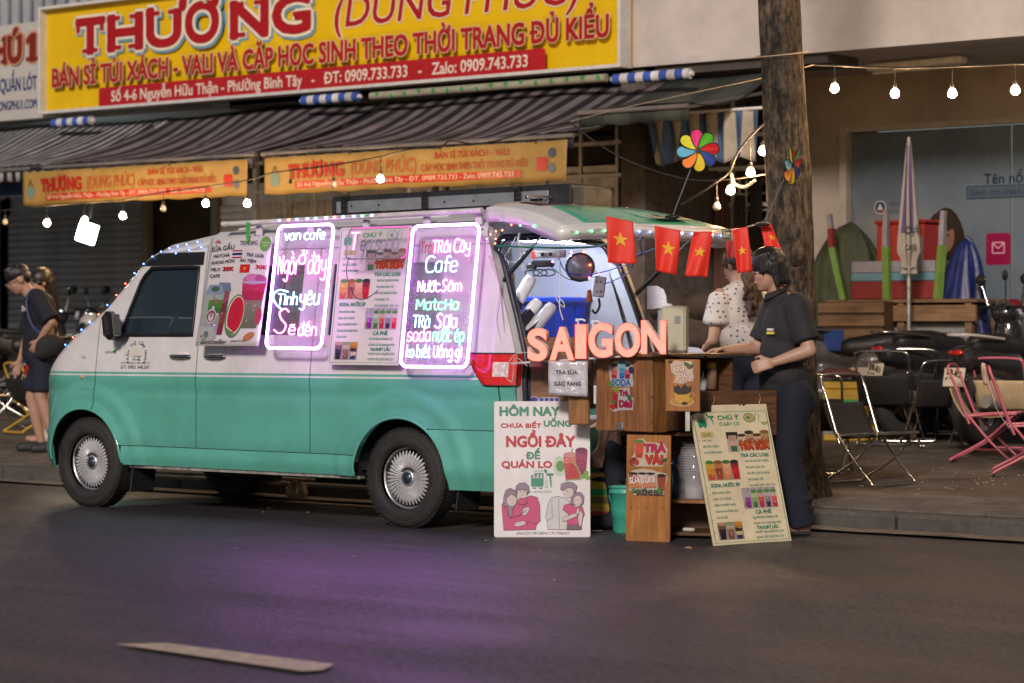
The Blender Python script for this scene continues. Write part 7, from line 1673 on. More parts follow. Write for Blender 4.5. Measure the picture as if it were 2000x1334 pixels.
# ---- vendor in a black polo shirt
blackp = mat('polo_black', (.018, .018, .02), .8, var=.25, scale=16, bump=.25, bscale=90); jeans = mat('dark_jeans', (.006, .008, .018), .85, var=.3, scale=9, bump=.35, bscale=140)
def vshirt(c, V):
    c.ell((.0, 0, 1.20), (.145, .195, .20), n=20, m=14); c.ell((.02, 0, 1.05), (.140, .178, .20), n=20, m=14); c.ell((.018, 0, .93), (.150, .178, .13), n=20, m=14); c.ell((-.02, 0, 1.30), (.115, .20, .10), n=20, m=12)
    c.cyl((.005, 0, .83), (.01, 0, .97), .158, .155, n=24)
    for q, sd_n in ((1, 'L'), (-1, 'R')):
        s0, e0 = V['sh' + sd_n], V['el' + sd_n]; c.cap(s0, s0.lerp(e0, .62), .078, .072); c.cyl(s0.lerp(e0, .55), s0.lerp(e0, .80), .074, .078, n=16)
    c.cyl((.05, 0, 1.36), (.075, 0, 1.425), .072, .066, n=18)
def vpants(c, V):
    c.ell((-.0, 0, .82), (.158, .18, .12), n=20, m=12); c.ell((-.045, 0, .78), (.13, .17, .12), n=18, m=12)
    for q, sd_n in ((1, 'L'), (-1, 'R')):
        h, k, a = V['hp' + sd_n], V['kn' + sd_n], V['an' + sd_n]
        c.cap(h + Vector((-.01, 0, .02)), k, .110, .084, n=16); c.cap(k, k.lerp(a, .5), .084, .078, n=16); c.cyl(k.lerp(a, .45), a + Vector((0, 0, -.035)), .078, .086, n=18)
        for i in range(3): c.ell(a + Vector((.0, 0, .02 + .055 * i)), (.090 - .004 * i, .084, .016))
def vhair(c, H, eul):
    c.ell(H(-.014, 0, .055), (.112, .091, .092), eul, 22, 14); c.ell(H(-.062, 0, -.01), (.062, .080, .085), eul, 18, 12)
    for i in range(26):
        a = -1.45 + 2.9 * i / 25; x = .085 * math.cos(a); y = .088 * math.sin(a); r_ = random.Random(i)
        c.cap(H(x * .85, y * .9, .10), H(x * 1.04 + .004, y * 1.0, .048 - (.055 if abs(a) > .75 else .0) + r_.uniform(-.012, .012)), .017, .006, n=6)
    for i in range(22):
        a = 1.5 + 3.3 * i / 21; x = .095 * math.cos(a) - .012; y = .092 * math.sin(a); r_ = random.Random(i + 50)
        c.cap(H(x * .9, y * .95, .04), H(x * 1.08, y * 1.03, -.085 + r_.uniform(-.02, .015)), .020, .008, n=6)
vhair.m = hairm
vz = Vector((-7.43, 12.12, 0)); 
J = dict(hip=(-.0, 0, .86), chest=(.0, 0, 1.22), neck=(.055, 0, 1.40), head=(.115, .0, 1.535), look=(.97, .06, -.20), headup=(.2, 0, 1),
    shL=(-.01, .185, 1.335), elL=(-.075, .255, 1.075), wrL=(.13, .215, 1.005), hfL=(1, -.25, -.25), hnL=(0, -1, -.3), curlL=.85,
    shR=(.03, -.185, 1.335), elR=(.13, -.22, 1.08), wrR=(.34, -.13, 1.075), hfR=(1, .1, -.1), hnR=(0, .3, -1), curlR=.55,
    hpL=(-.01, .10, .80), knL=(.02, .11, .45), anL=(-.055, .12, .085), toeL=(.11, .15, .0), hpR=(-.01, -.10, .80), knR=(.03, -.11, .45), anR=(-.02, -.11, .085), toeR=(.14, -.12, 0))
pv, Hh_, ee, VV = person('man in a black polo shirt and dark jeans working at the counter', vz, FACE_L + R(6), J, skin1, [('shirt', blackp, vshirt, .010, 5), ('jeans', jeans, vpants, .012, 4)], vhair, 1.08, vox=.0075)
# cut the trousers' hem free of the feet: sandals
sn = mat('sandal_dark', (.03, .028, .028), .6)
for sd_n in 'LR':
    a = VV['an' + sd_n]; t_ = VV['toe' + sd_n]; c = MB(); c.box(((a.x + t_.x) / 2 + .0, (a.y + t_.y) / 2, .016), (.27, .10, .026), (0, 0, math.atan2(t_.y - a.y, t_.x - a.x)), bev=.012)
    c.tube([(t_.x - .035, t_.y - .052, .02), (t_.x - .04, t_.y - .03, .06), (t_.x - .04, t_.y + .03, .06), (t_.x - .035, t_.y + .052, .02)], .014, 6); c.build('sandal', sn, pv)
# collar, button placket, chest badge, sleeve edge
c = MB(); c.tube([(.068 + .066 * math.cos(a), .066 * math.sin(a), 1.405 - .035 * math.cos(a)) for a in [2 * PI * k / 20 for k in range(20)]], .011, 6, closed=True); c.build('collar', blackp, pv)
c = MB(); c.box((.125, .125, 1.175), (.012, .052, .016), (0, R(-8), R(38))); c.build('chest_badge', mat('badge_yellow', (.6, .5, .06), .5), pv)
c = MB(); c.box((.125, .120, 1.195), (.010, .045, .012), (0, R(-8), R(38))); c.build('badge_letters', mat('badge_white', (.6, .6, .6), .5), pv)
# ---- woman in a dotted white blouse, seen from behind
def dotmat():
    m = bpy.data.materials.new('dotted_cloth'); m.use_nodes = True; N = m.node_tree.nodes; L = m.node_tree.links; b = N['Principled BSDF']
    tc = N.new('ShaderNodeTexCoord'); v = N.new('ShaderNodeTexVoronoi'); v.inputs['Scale'].default_value = 26; v.inputs['Randomness'].default_value = .6; L.new(tc.outputs['Object'], v.inputs['Vector'])
    mp = N.new('ShaderNodeMapping'); mp.inputs['Scale'].default_value = (1, 1, 1.3); L.new(tc.outputs['Object'], mp.inputs[0]); L.new(mp.outputs[0], v.inputs['Vector'])
    cr = N.new('ShaderNodeValToRGB'); e = cr.color_ramp.elements; e[0].position = .20; e[0].color = (.12, .10, .14, 1); e[1].position = .27; e[1].color = (.62, .56, .50, 1)
    L.new(v.outputs['Distance'], cr.inputs[0]); L.new(cr.outputs[0], b.inputs['Base Color']); b.inputs['Roughness'].default_value = .8; return m
dots = dotmat()
def wshirt(c, V):
    c.ell((0, 0, 1.20), (.115, .165, .20), n=20, m=14); c.ell((0, 0, 1.05), (.108, .150, .16), n=20, m=14); c.cyl((0, 0, .92), (0, 0, 1.1), .135, .125, n=24); c.ell((0, 0, 1.30), (.09, .165, .075), n=20, m=12)
    for sd_n in 'LR':
        s0, e0 = V['sh' + sd_n], V['el' + sd_n]; c.ell(s0.lerp(e0, .15), (.075, .070, .075)); c.cyl(s0, s0.lerp(e0, .62), .068, .085, n=16); c.ell(s0.lerp(e0, .6), (.082, .078, .03))
def wpants(c, V):
    c.ell((0, 0, .88), (.125, .165, .12), n=18, m=12)
    for sd_n in 'LR': h, k, a = V['hp' + sd_n], V['kn' + sd_n], V['an' + sd_n]; c.cap(h, k, .10, .075); c.cap(k, a, .075, .062)
def whair(c, H, eul):
    c.ell(H(-.020, 0, .040), (.108, .090, .100), eul, 22, 14)
    c.cap(H(-.075, 0, .0), H(-.12, 0, -.04), .05, .035); r_ = random.Random(4)
    for i in range(22):
        y = r_.uniform(-.035, .045); L_ = r_.uniform(.16, .34); pts = [H(-.115 + r_.uniform(-.012, .012), y * .6, -.04)]
        for k in range(1, 5): pts.append(H(-.105 + .016 * math.sin(k * 2 + i), y * (1 + .25 * k) + .012 * math.sin(k * 2.4 + i), -.04 - L_ * k / 4))
        for a, b_ in zip(pts[:-1], pts[1:]): c.cap(a, b_, .015, .012, n=6)
whair.m = hairb
J = dict(hip=(0, 0, .92), chest=(0, 0, 1.22), neck=(.02, 0, 1.37), head=(.045, .0, 1.485), look=(1, .25, -.25),
    shL=(0, .155, 1.30), elL=(.01, .20, 1.02), wrL=(.19, .14, .96), shR=(0, -.155, 1.30), elR=(.02, -.19, 1.04), wrR=(.2, -.12, .98),
    hpL=(0, .09, .85), knL=(.0, .09, .47), anL=(-.01, .09, .08), hpR=(0, -.09, .85), knR=(.01, -.09, .47), anR=(0, -.09, .08))
pw = atd(1447, 900, 15.1); pw.z = ground_z(pw.y)
pwm, *_ = person('woman in a white dotted blouse with wavy brown ponytail, turned away behind the counter', pw, YAW + R(118), J, skin1, [('blouse', dots, wshirt, .011, 4), ('trousers', mat('trousers_navy', (.012, .014, .03), .85, var=.2), wpants, .014, 4)], whair, .92, vox=.010)
c = MB(); c.tube([(-.07, 0, 1.46), (-.075, .02, 1.455), (-.075, -.02, 1.455), (-.07, 0, 1.46)], .012, 6); c.build('hair_tie', trim, pwm)
# ---- someone crouching behind the counter: dark clothes, one hand hanging
def kshirt(c, V): c.ell((0, 0, .72), (.12, .17, .17), n=18, m=12); c.ell((-.01, 0, .55), (.12, .15, .15), n=18, m=12); [c.cap(V['sh' + q], V['sh' + q].lerp(V['el' + q], .55), .07, .062) for q in 'LR']
def kpants(c, V):
    c.ell((0, 0, .42), (.14, .17, .11), n=18, m=12)
    for sd_n in 'LR': h, k, a = V['hp' + sd_n], V['kn' + sd_n], V['an' + sd_n]; c.cap(h, k, .09, .072); c.cap(k, a, .072, .055); c.cap(a + Vector((-.02, 0, -.03)), a + Vector((.16, 0, -.045)), .05, .04)
def khair(c, H, eul): c.ell(H(-.02, 0, .04), (.108, .090, .098), eul, 20, 12)
khair.m = hairm
J = dict(hip=(0, 0, .43), chest=(.02, 0, .72), neck=(.05, 0, .85), head=(.09, 0, .94), look=(1, 0, -.6), headup=(.5, 0, 1), shL=(.02, .16, .80), elL=(.10, .21, .64), wrL=(.13, .20, .50), hfL=(.2, 0, -1), shR=(.02, -.16, .80), elR=(.12, -.2, .60), wrR=(.30, -.12, .52),
    hpL=(.02, .09, .43), knL=(.06, .10, .47), anL=(.02, .10, .09), hpR=(.02, -.09, .43), knR=(.08, -.10, .47), anR=(.03, -.10, .09))
pk = atd(1214, 930, 14.52); pk.z = ground_z(pk.y) if pk.y > KERB_Y else 0
darkc = mat('dark_clothes', (.012, .013, .022), .9, var=.2)
person('person in dark clothes sitting low behind the counter with one hand hanging', pk, FACE_L, J, skin1, [('shirt', darkc, kshirt, .014, 4), ('trousers', darkc, kpants, .014, 4)], khair, 1.0, vox=.011)
st_ = thing('low_stool', 'low dark plastic stool under the person sitting behind the counter', 'stool', pk)
MB().box((0, 0, .30), (.28, .28, .03), bev=.01).build('seat', trim, st_)
for x in (-.12, .12):
    for y in (-.12, .12): MB().cyl((x, y, 0), (x, y, .29), .015).build('leg', trim, st_)
# ---- young man at far left
tee = mat('tee_navy', (.008, .009, .018), .85, var=.25, scale=12, bump=.25, bscale=80); shortsm = mat('shorts_navy', (.006, .010, .024), .85, var=.25, scale=10, bump=.3, bscale=60)
def mshirt(c, V):
    c.ell((.02, 0, 1.18), (.125, .185, .20), n=20, m=14); c.ell((.015, 0, 1.00), (.125, .170, .20), n=20, m=14); c.cyl((.0, 0, .80), (.0, 0, .98), .155, .145, n=24); c.ell((.02, 0, 1.30), (.10, .185, .085), n=20, m=12)
    for sd_n in 'LR': s0, e0 = V['sh' + sd_n], V['el' + sd_n]; c.cap(s0, s0.lerp(e0, .7), .078, .075); c.cyl(s0.lerp(e0, .6), s0.lerp(e0, .95), .078, .088, n=16)
def mshorts(c, V):
    c.ell((0, 0, .82), (.145, .17, .12), n=18, m=12)
    for sd_n in 'LR': h, k = V['hp' + sd_n], V['kn' + sd_n]; c.cap(h, h.lerp(k, .5), .10, .096); c.cyl(h.lerp(k, .35), h.lerp(k, .85), .098, .102, n=18)
def mhair(c, H, eul):
    c.ell(H(-.010, 0, .058), (.108, .086, .084), eul, 22, 14); c.ell(H(-.060, 0, .010), (.052, .076, .070), eul, 16, 10)
    for i in range(16): r_ = random.Random(i); c.cap(H(r_.uniform(-.07, .06), r_.uniform(-.05, .05), .11), H(r_.uniform(-.08, .085), r_.uniform(-.06, .06), .128), .02, .010, n=6)
mhair.m = hairm
J = dict(hip=(-.03, 0, .86), chest=(.02, 0, 1.20), neck=(.10, 0, 1.36), head=(.175, 0, 1.455), look=(.9, 0, -.45), headup=(.4, 0, 1),
    shL=(.02, .18, 1.31), elL=(-.10, .27, 1.10), wrL=(.0, .20, .95), hfL=(.5, -.3, -.8), shR=(.06, -.175, 1.30), elR=(.10, -.23, 1.02), wrR=(.17, -.22, .78), hfR=(.3, 0, -1),
    hpL=(-.03, .10, .80), knL=(-.01, .11, .47), anL=(-.13, .12, .09), toeL=(.04, .13, 0), hpR=(-.03, -.10, .80), knR=(.07, -.10, .46), anR=(-.01, -.10, .09), toeR=(.16, -.10, 0))
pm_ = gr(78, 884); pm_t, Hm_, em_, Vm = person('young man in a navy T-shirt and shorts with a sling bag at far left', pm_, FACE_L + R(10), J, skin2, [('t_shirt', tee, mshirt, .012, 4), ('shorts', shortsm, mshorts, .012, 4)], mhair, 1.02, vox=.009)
c = MB()
for sd_n in 'LR': a = Vm['an' + sd_n]; t_ = Vm['toe' + sd_n]; c.cap((a.x - .03, a.y, .04), (t_.x, t_.y, .032), .048, .042)
for sd_n in 'LR':
    c = MB(); a = Vm['an' + sd_n]; t_ = Vm['toe' + sd_n]; c.cap((a.x - .02, a.y, .05), (t_.x, t_.y, .040), .050, .044); remesh(c, 'clog', mat('clog_dark', (.02, .02, .025), .6), pm_t, .01, 3)
c = MB(); c.ell((-.085, .235, .90), (.13, .055, .10), (0, R(18), R(12))); c.ell((-.06, .235, .86), (.11, .05, .07), (0, R(18), R(12))); remesh(c, 'sling_bag', mat('bag_black', (.010, .010, .011), .75, bump=.3), pm_t, .012, 3)
MB().tube(smoothpath([(-.03, .20, .98), (.06, .20, 1.08), (.10, .165, 1.2), (.10, .12, 1.32), (.03, .02, 1.38), (-.06, -.1, 1.30)], 5), .014, 6).build('bag_strap', mat('strap_blue', (.03, .05, .12), .6), pm_t)
MB().cyl((.12, .17, 1.205), (.14, .18, 1.205), .018, n=14).ell((.135, .175, 1.225), .014).build('charm', mat('charm_white', (.5, .45, .42), .4), pm_t)
def glasses(par, H):
    g_ = MB()
    for q in (-1, 1): g_.tube([H(.108, q * .030 + .020 * math.cos(a), .004 + .016 * math.sin(a)) for a in [2 * PI * k / 14 for k in range(14)]], .0022, 5, closed=True); g_.tube([H(.106, q * .05, .008), H(.0, q * .088, .006)], .002, 4)
    g_.tube([H(.110, -.010, .006), H(.110, .010, .006)], .002, 4); g_.build('glasses', mat('silver_rim', (.6, .55, .5), .2, metal=1), par)
glasses(pm_t, Hm_)
# ---- woman with glasses and a red skirt behind him
def gtop(c, V): c.ell((0, 0, 1.15), (.10, .155, .17), n=18, m=12); c.ell((0, 0, 1.0), (.10, .14, .14), n=18, m=12); [c.cap(V['sh' + q], V['sh' + q].lerp(V['el' + q], .25), .058, .055) for q in 'LR']
def gskirt(c, V): c.cyl((0, 0, .60), (0, 0, .95), .20, .13, n=22); c.ell((0, 0, .90), (.13, .16, .08))
def ghair(c, H, eul):
    c.ell(H(-.02, 0, .035), (.108, .092, .100), eul, 22, 14); c.cap(H(-.06, 0, .0), H(-.09, 0, -.25), .085, .05)
ghair.m = mat('hair_dark_brown', (.014, .009, .007), .42, var=.4, scale=50, stretch=(1, 1, .2))
J = dict(hip=(0, 0, .90), chest=(0, 0, 1.16), neck=(.02, 0, 1.31), head=(.05, 0, 1.42), look=(1, .2, -.15), shL=(0, .15, 1.25), elL=(-.02, .20, 1.00), wrL=(.05, .2, .80), hfL=(.2, 0, -1), shR=(0, -.15, 1.25), elR=(-.02, -.2, 1.0), wrR=(.05, -.2, .80), hfR=(.2, 0, -1),
    hpL=(0, .08, .82), knL=(0, .09, .46), anL=(-.02, .09, .08), hpR=(0, -.08, .82), knR=(.01, -.09, .46), anR=(0, -.09, .08))
pg = atd(90, 800, 21.4); pg.z = ground_z(pg.y)
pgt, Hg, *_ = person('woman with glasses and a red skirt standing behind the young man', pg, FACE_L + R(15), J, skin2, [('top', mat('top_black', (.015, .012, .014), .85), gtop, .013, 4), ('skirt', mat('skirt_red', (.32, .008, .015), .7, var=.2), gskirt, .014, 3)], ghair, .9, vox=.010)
glasses(pgt, Hg)
# ================================================================== TREE
def barkmat():
    m = bpy.data.materials.new('bark'); m.use_nodes = True; N = m.node_tree.nodes; L = m.node_tree.links; b = N['Principled BSDF']
    tc = N.new('ShaderNodeTexCoord'); mp = N.new('ShaderNodeMapping'); mp.inputs['Scale'].default_value = (1, 1, .42); L.new(tc.outputs['Object'], mp.inputs[0])
    n = N.new('ShaderNodeTexNoise'); n.inputs['Scale'].default_value = 26; n.inputs['Detail'].default_value = 9; n.inputs['Roughness'].default_value = .7; L.new(mp.outputs[0], n.inputs['Vector'])
    n2 = N.new('ShaderNodeTexNoise'); n2.inputs['Scale'].default_value = 2.6; n2.inputs['Detail'].default_value = 6; L.new(tc.outputs['Object'], n2.inputs['Vector'])
    cr = N.new('ShaderNodeValToRGB'); e = cr.color_ramp.elements; e[0].position = .42; e[0].color = (.014, .011, .008, 1); e[1].position = .70; e[1].color = (.17, .12, .075, 1); L.new(n.outputs[0], cr.inputs[0])
    r = N.new('ShaderNodeMapRange'); r.inputs[1].default_value = .3; r.inputs[2].default_value = .7; r.inputs[3].default_value = .4; r.inputs[4].default_value = 1.7; L.new(n2.outputs[0], r.inputs[0])
    mx = N.new('ShaderNodeVectorMath'); mx.operation = 'SCALE'; L.new(cr.outputs[0], mx.inputs[0]); L.new(r.outputs[0], mx.inputs['Scale']); L.new(mx.outputs[0], b.inputs['Base Color']); b.inputs['Roughness'].default_value = .9
    bp = N.new('ShaderNodeBump'); bp.inputs['Strength'].default_value = 1; bp.inputs['Distance'].default_value = .03; L.new(n.outputs[0], bp.inputs['Height']); L.new(bp.outputs[0], b.inputs['Normal']); return m
bark = barkmat()
tb = atd(1545, 640, 15.35); tr_ = thing('street_tree', 'thick street tree with rough dark bark rising beside the tailgate', 'tree', (tb.x, tb.y, ground_z(tb.y)))
def trunk_c(z): return Vector((-.010 * z + .02 * math.sin(z * 1.1) - .05 * max(0, z - 1.6) * .7, 0, z))
def trunk_f(u, v):
    z = -.1 + 6.6 * v; a = 2 * PI * u; r_ = .150 - .006 * z + .12 * math.exp(-max(0, z) * 3.5)
    r_ *= 1 + .05 * mnoise.noise(Vector((math.cos(a) * 2, math.sin(a) * 2, z * 1.2))) + .10 * mnoise.noise(Vector((math.cos(a) * 9, math.sin(a) * 9, z * 2.5)))
    c = trunk_c(z); return (c.x + r_ * math.cos(a), r_ * math.sin(a), z)
MB().grid(trunk_f, 72, 220).build('trunk', bark, tr_)
kn = MB(); kn.ell((.0, 0, 0), (.06, .04, .09), n=16, m=10); kn.build('burl', bark, tr_, trunk_c(1.55) + Vector((.09, -.105, 0)))
rb_ = random.Random(11)
for i, (a0, z0, ln) in enumerate([(0.3, 5.2, 1.9), (2.4, 5.5, 1.8), (4.2, 5.8, 1.6), (5.4, 6.1, 1.7), (1.4, 6.3, 1.8)]):
    p0 = trunk_c(z0); d_ = Vector((math.cos(a0), math.sin(a0), .9)).normalized(); pts = [p0 + d_ * ln * k / 5 + Vector((rb_.uniform(-.08, .08), rb_.uniform(-.08, .08), .05 * k)) * (k > 0) for k in range(6)]
    MB().tube(smoothpath(pts, 4), .075, 8, rf=lambda t: 1 - .75 * t).build('limb', bark, tr_)
lf = MB()
for i in range(1500):
    a = rb_.uniform(0, 2 * PI); r_ = 1.9 * rb_.random() ** .5; z = 7.6 + rb_.uniform(-.9, 1.0) * (1 - r_ / 2.3); s = rb_.uniform(.05, .10)
    c = Vector((r_ * math.cos(a), r_ * math.sin(a), z)); d1 = Vector((rb_.uniform(-1, 1), rb_.uniform(-1, 1), rb_.uniform(-.5, .5))).normalized() * s; d2 = d1.orthogonal().normalized() * s * .45
    lf.add([c - d1, c + d2, c + d1, c - d2], [(0, 1, 2, 3)])
lf.build('crown', mat('leaf', (.04, .09, .025), .6, var=.4), tr_, kind='stuff')
wire('tie_wire', 'thin wire wound round the tree trunk at bulb height', [Vector((tb.x, tb.y, 0)) + trunk_c(2.70) + Vector((.165 * math.cos(a), .165 * math.sin(a), .25 + .03 * math.sin(a))) for a in [PI * k / 8 - PI for k in range(10)]], .004, mat('pale_rope', (.45, .33, .22), .7))
# ================================================================== FOLDING CHAIRS
pinkm = mat('pink_tube', (.42, .10, .14), .35, coat=.3, var=.1); redtube = mat('red_tube', (.36, .05, .05), .4, coat=.3); cream = mat('cream_fabric', (.42, .32, .19), .85, var=.12, scale=14); blackf = mat('black_fabric', (.010, .009, .009), .8, var=.2, scale=14)
chr2 = mat('chair_chrome', (.62, .58, .52), .18, metal=1, var=.1)
def chair(label, loc, rz, tube, fab, group=None, s=1.0, rx=(0, 0)):
    """folding beach-style chair: bent tube frames, sling seat and back; faces +x"""
    t = thing('folding_chair', label, 'folding chair', loc, (rx[0], rx[1], rz), group); w_ = .21 * s; r_ = .010
    # back frame runs from the floor in front up over the back
    bf = []
    for y in (-w_, w_): bf.append([Vector((.20, y, .012)) * s, Vector((-.04, y, .30)) * s, Vector((-.20, y, .70)) * s])
    MB().tube(smoothpath([bf[0][2] + Vector((.055, 0, -.13)), bf[0][2] + Vector((.01, .0, -.02)), bf[0][2] + Vector((0, .05, .02)), bf[1][2] + Vector((0, -.05, .02)), bf[1][2] + Vector((.01, 0, -.02)), bf[1][2] + Vector((.055, 0, -.13))], 4), r_, 7).tube([bf[0][2] + Vector((.05, 0, -.12)), Vector((-.05, -w_, .31)) , Vector((-.035, -w_, .27))], r_, 7).tube([bf[1][2] + Vector((.05, 0, -.12)), Vector((-.05, w_, .31)), Vector((-.035, w_, .27))], r_, 7).build('back_frame', tube, t)
    MB().grid(lambda u, v: (-.055 - .125 * v * s - .018 * math.sin(PI * v), (-w_ + 2 * w_ * u) * .97, .30 + .235 * v * s), 10, 10).build('backrest', fab, t, solid=.004)
    MB().grid(lambda u, v: (-.05 + .34 * u, (-w_ + 2 * w_ * v) * .97, .335 - .025 * math.sin(PI * u) + .015 * u), 10, 8).build('seat', fab, t, solid=.004)
    MB().tube([(-.07, -w_, .325), (.28, -w_, .345)], r_, 7).tube([(-.07, w_, .325), (.28, w_, .345)], r_, 7).tube([(.285, -w_, .345), (.285, w_, .345)], r_, 7).build('seat_frame', tube, t)
    MB().tube(smoothpath([(-.05, -w_ * 1.04, .34), (.10, -w_ * 1.04, .16), (.235, -w_ * 1.04, .03), (.255, -w_ * .9, .011), (.255, w_ * .9, .011), (.235, w_ * 1.04, .03), (.10, w_ * 1.04, .16), (-.05, w_ * 1.04, .34)], 4), r_, 7).build('leg', tube, t)
    MB().tube(smoothpath([(.27, -w_ * .93, .335), (.08, -w_ * .93, .16), (-.15, -w_ * .93, .03), (-.17, -w_ * .8, .011), (-.17, w_ * .8, .011), (-.15, w_ * .93, .03), (.08, w_ * .93, .16), (.27, w_ * .93, .335)], 4), r_, 7).build('leg', tube, t)
    return t
def cplace(u, v): return gr(u, v)
A0 = YAW
chair('black folding chair with shiny legs nearest to the kerb, turned to the left', cplace(1688, 945), A0 + R(-48), chr2, blackf, 'black folding chairs on the pavement', 1.0)
chair('dark chair folded half behind the leg of the man in jeans', cplace(1596, 925), A0 + R(75), chr2, blackf, 'black folding chairs on the pavement', .95)
chair('black folding chair in the middle row between two others, slightly lower', cplace(1828, 872) , A0 + R(100), chr2, blackf, 'black folding chairs on the pavement', .9)
chair('black folding chair seen from behind in the middle of the pavement', cplace(1775, 862), A0 + R(80), chr2, blackf, 'black folding chairs on the pavement', 1.0)
chair('black folding chair with gold-lit frame in front of the scooters', cplace(1850, 848), A0 + R(95), chr2, blackf, 'black folding chairs on the pavement', 1.02)
chair('black folding chair wedged between the middle one and the gold-lit one', cplace(1800, 838), A0 + R(185), chr2, blackf, 'black folding chairs on the pavement', .95)
chair('black folding chair left of the parasol foot, seat towards the street', cplace(1735, 868), A0 + R(65), chr2, blackf, 'black folding chairs on the pavement', 1.0)
chair('black folding chair half hidden by the red framed tan chair', cplace(1893, 846), A0 + R(100), chr2, blackf, 'black folding chairs on the pavement', 1.0)
pk_ = 'pink framed folding chairs at the right edge'
chair('red framed chair with a broad tan back in the second row at right', cplace(1935, 835), A0 + R(150), redtube, cream, pk_, 1.0)
chair('pink framed chair leaning back with a narrow cream backrest', cplace(1912, 900), A0 + R(-20), pinkm, cream, pk_, .95)
chair('pink framed cream chair turned towards the street in the middle of its group', cplace(1965, 880), A0 + R(60), pinkm, cream, pk_, .95)
lastc = chair('pink framed chair nearest the kerb with a pale cloth over its back', cplace(1990, 925), A0 + R(-10), pinkm, mat('grey_fabric', (.36, .33, .30), .85, var=.1), pk_, 1.0)
cl = thing('draped_cloth', 'crumpled pale pink cloth hanging over the back of the nearest pink chair', 'cloth', lastc.location)
cl.rotation_euler = (0, 0, A0 + R(-10))
MB().grid(lambda u, v: (-.19 - .035 * math.sin(PI * v) * (1 if v < .5 else 1) - .03 * math.cos(PI * v) + .010 * math.sin(u * 22 + v * 5), -.13 + .24 * u + .012 * math.sin(v * 12), .74 - .27 * abs(v - .35) * 1.4 - .01 * math.sin(u * 15)), 22, 22).build('cloth', mat('pale_pink_cloth', (.50, .34, .30), .85, var=.1), cl, solid=.004)
# chairs at the far left edge behind the young man
chair('chrome folding chair at the far left edge behind the young man', gr(12, 840), A0 + R(200), chr2, blackf, 'folding chairs at the far left', 1.0)
chair('second chrome folding chair at the far left, closer to the shutter', gr(28, 815), A0 + R(170), chr2, blackf, 'folding chairs at the far left', 1.0)
chair('folding chair with yellow legs between the young man and the van', gr(58, 845), A0 + R(40), mat('yellow_tube', (.5, .30, .02), .4), blackf, 'folding chairs at the far left', .9)
# ================================================================== YELLOW FOAM BOX, CRATES, TABLES, UMBRELLA
q = gr(1606, 862); fb2 = foambox('large yellow foam box banded in green and white standing among the black chairs', q, A0 + R(-12), .44, .40, .47, [(.66, .10, grn), (.40, .13, mat('band_white', (.5, .45, .35), .5)), (.16, .09, grey_)])
tag(MB().box((0, 0, 0), (.17, .13, .07), bev=.01).build('carton', mat('carton_white', (.5, .42, .35), .7), loc=q + Vector((.22, .22, .55)), rot=(0, 0, A0)), 'small white and red carton on the large yellow foam box', 'carton')
c = MB(); c.grid(lambda u, v: (.16 * math.cos(2 * PI * u) * math.sin(PI * v) * (1 + .15 * math.sin(u * 25)), .10 * math.sin(2 * PI * u) * math.sin(PI * v), -.04 * math.cos(PI * v)), 20, 8); tag(c.build('brown_rag', mat('rag_brown', (.12, .04, .025), .9, var=.4), loc=q + Vector((.08, .12, .54))), 'crumpled brown rag on the large yellow foam box', 'rag')
chair('folding chair with a tan back and red top bar behind the yellow foam box', cplace(1672, 822), A0 + R(95), redtube, cream, pk_, .95)
t = thing('work_table', 'pale wooden trestle table carrying the striped stack near the glass front', 'table', (0, 0, 0)); a = at(1612, 590, 17.6); b = at(1905, 590, 17.6)
t.location = (a.x, 17.6, ground_z(17.6)); W = b.x - a.x; hz = at(1750, 588, 17.6).z - ground_z(17.6)
wpale = woodmat('pale_wood', '#5c4630', '#8c6c4e', rough=.7, axis=0)
for k in range(3): MB().box((W / 2, .1 + .19 * k, hz), (W, .17, .03), bev=.004).build('board', wpale, t)
MB().box((W / 2, .02, hz - .10), (W, .03, .13)).build('apron', wpale, t)
for x in (.08, W * .5, W - .08):
    for y in (.06, .52): MB().box((x, y, (hz - .02) / 2), (.06, .06, hz - .02)).build('leg', wpale, t)
MB().box((W * .63, .12, hz * .5), (W * .62, .02, hz * .86)).build('front_panel', mat('grey_board', (.20, .21, .21), .7, var=.2), t)
tt = a; ztab = t.location.z + hz + .016
MB_ = MB()
ck = thing('wood_crate', 'pale wooden crate with a blue cloth below the striped stack', 'crate', (a.x + .05, 17.42, ztab - .34), 0)
for k in range(3): MB().box((.30, 0, .05 + .11 * k), (.62, .018, .085), bev=.003).build('slat', wpale, ck)
MB().box((.30, .1, .17), (.58, .18, .3)).build('case', woodmat('crate_dark', '#3c2a1c', '#5c4430', axis=0), ck); MB().box((.14, -.012, .0), (.20, .02, .18), bev=.01).build('blue_cloth', mat('blue_cloth', (.02, .05, .2), .8), ck)
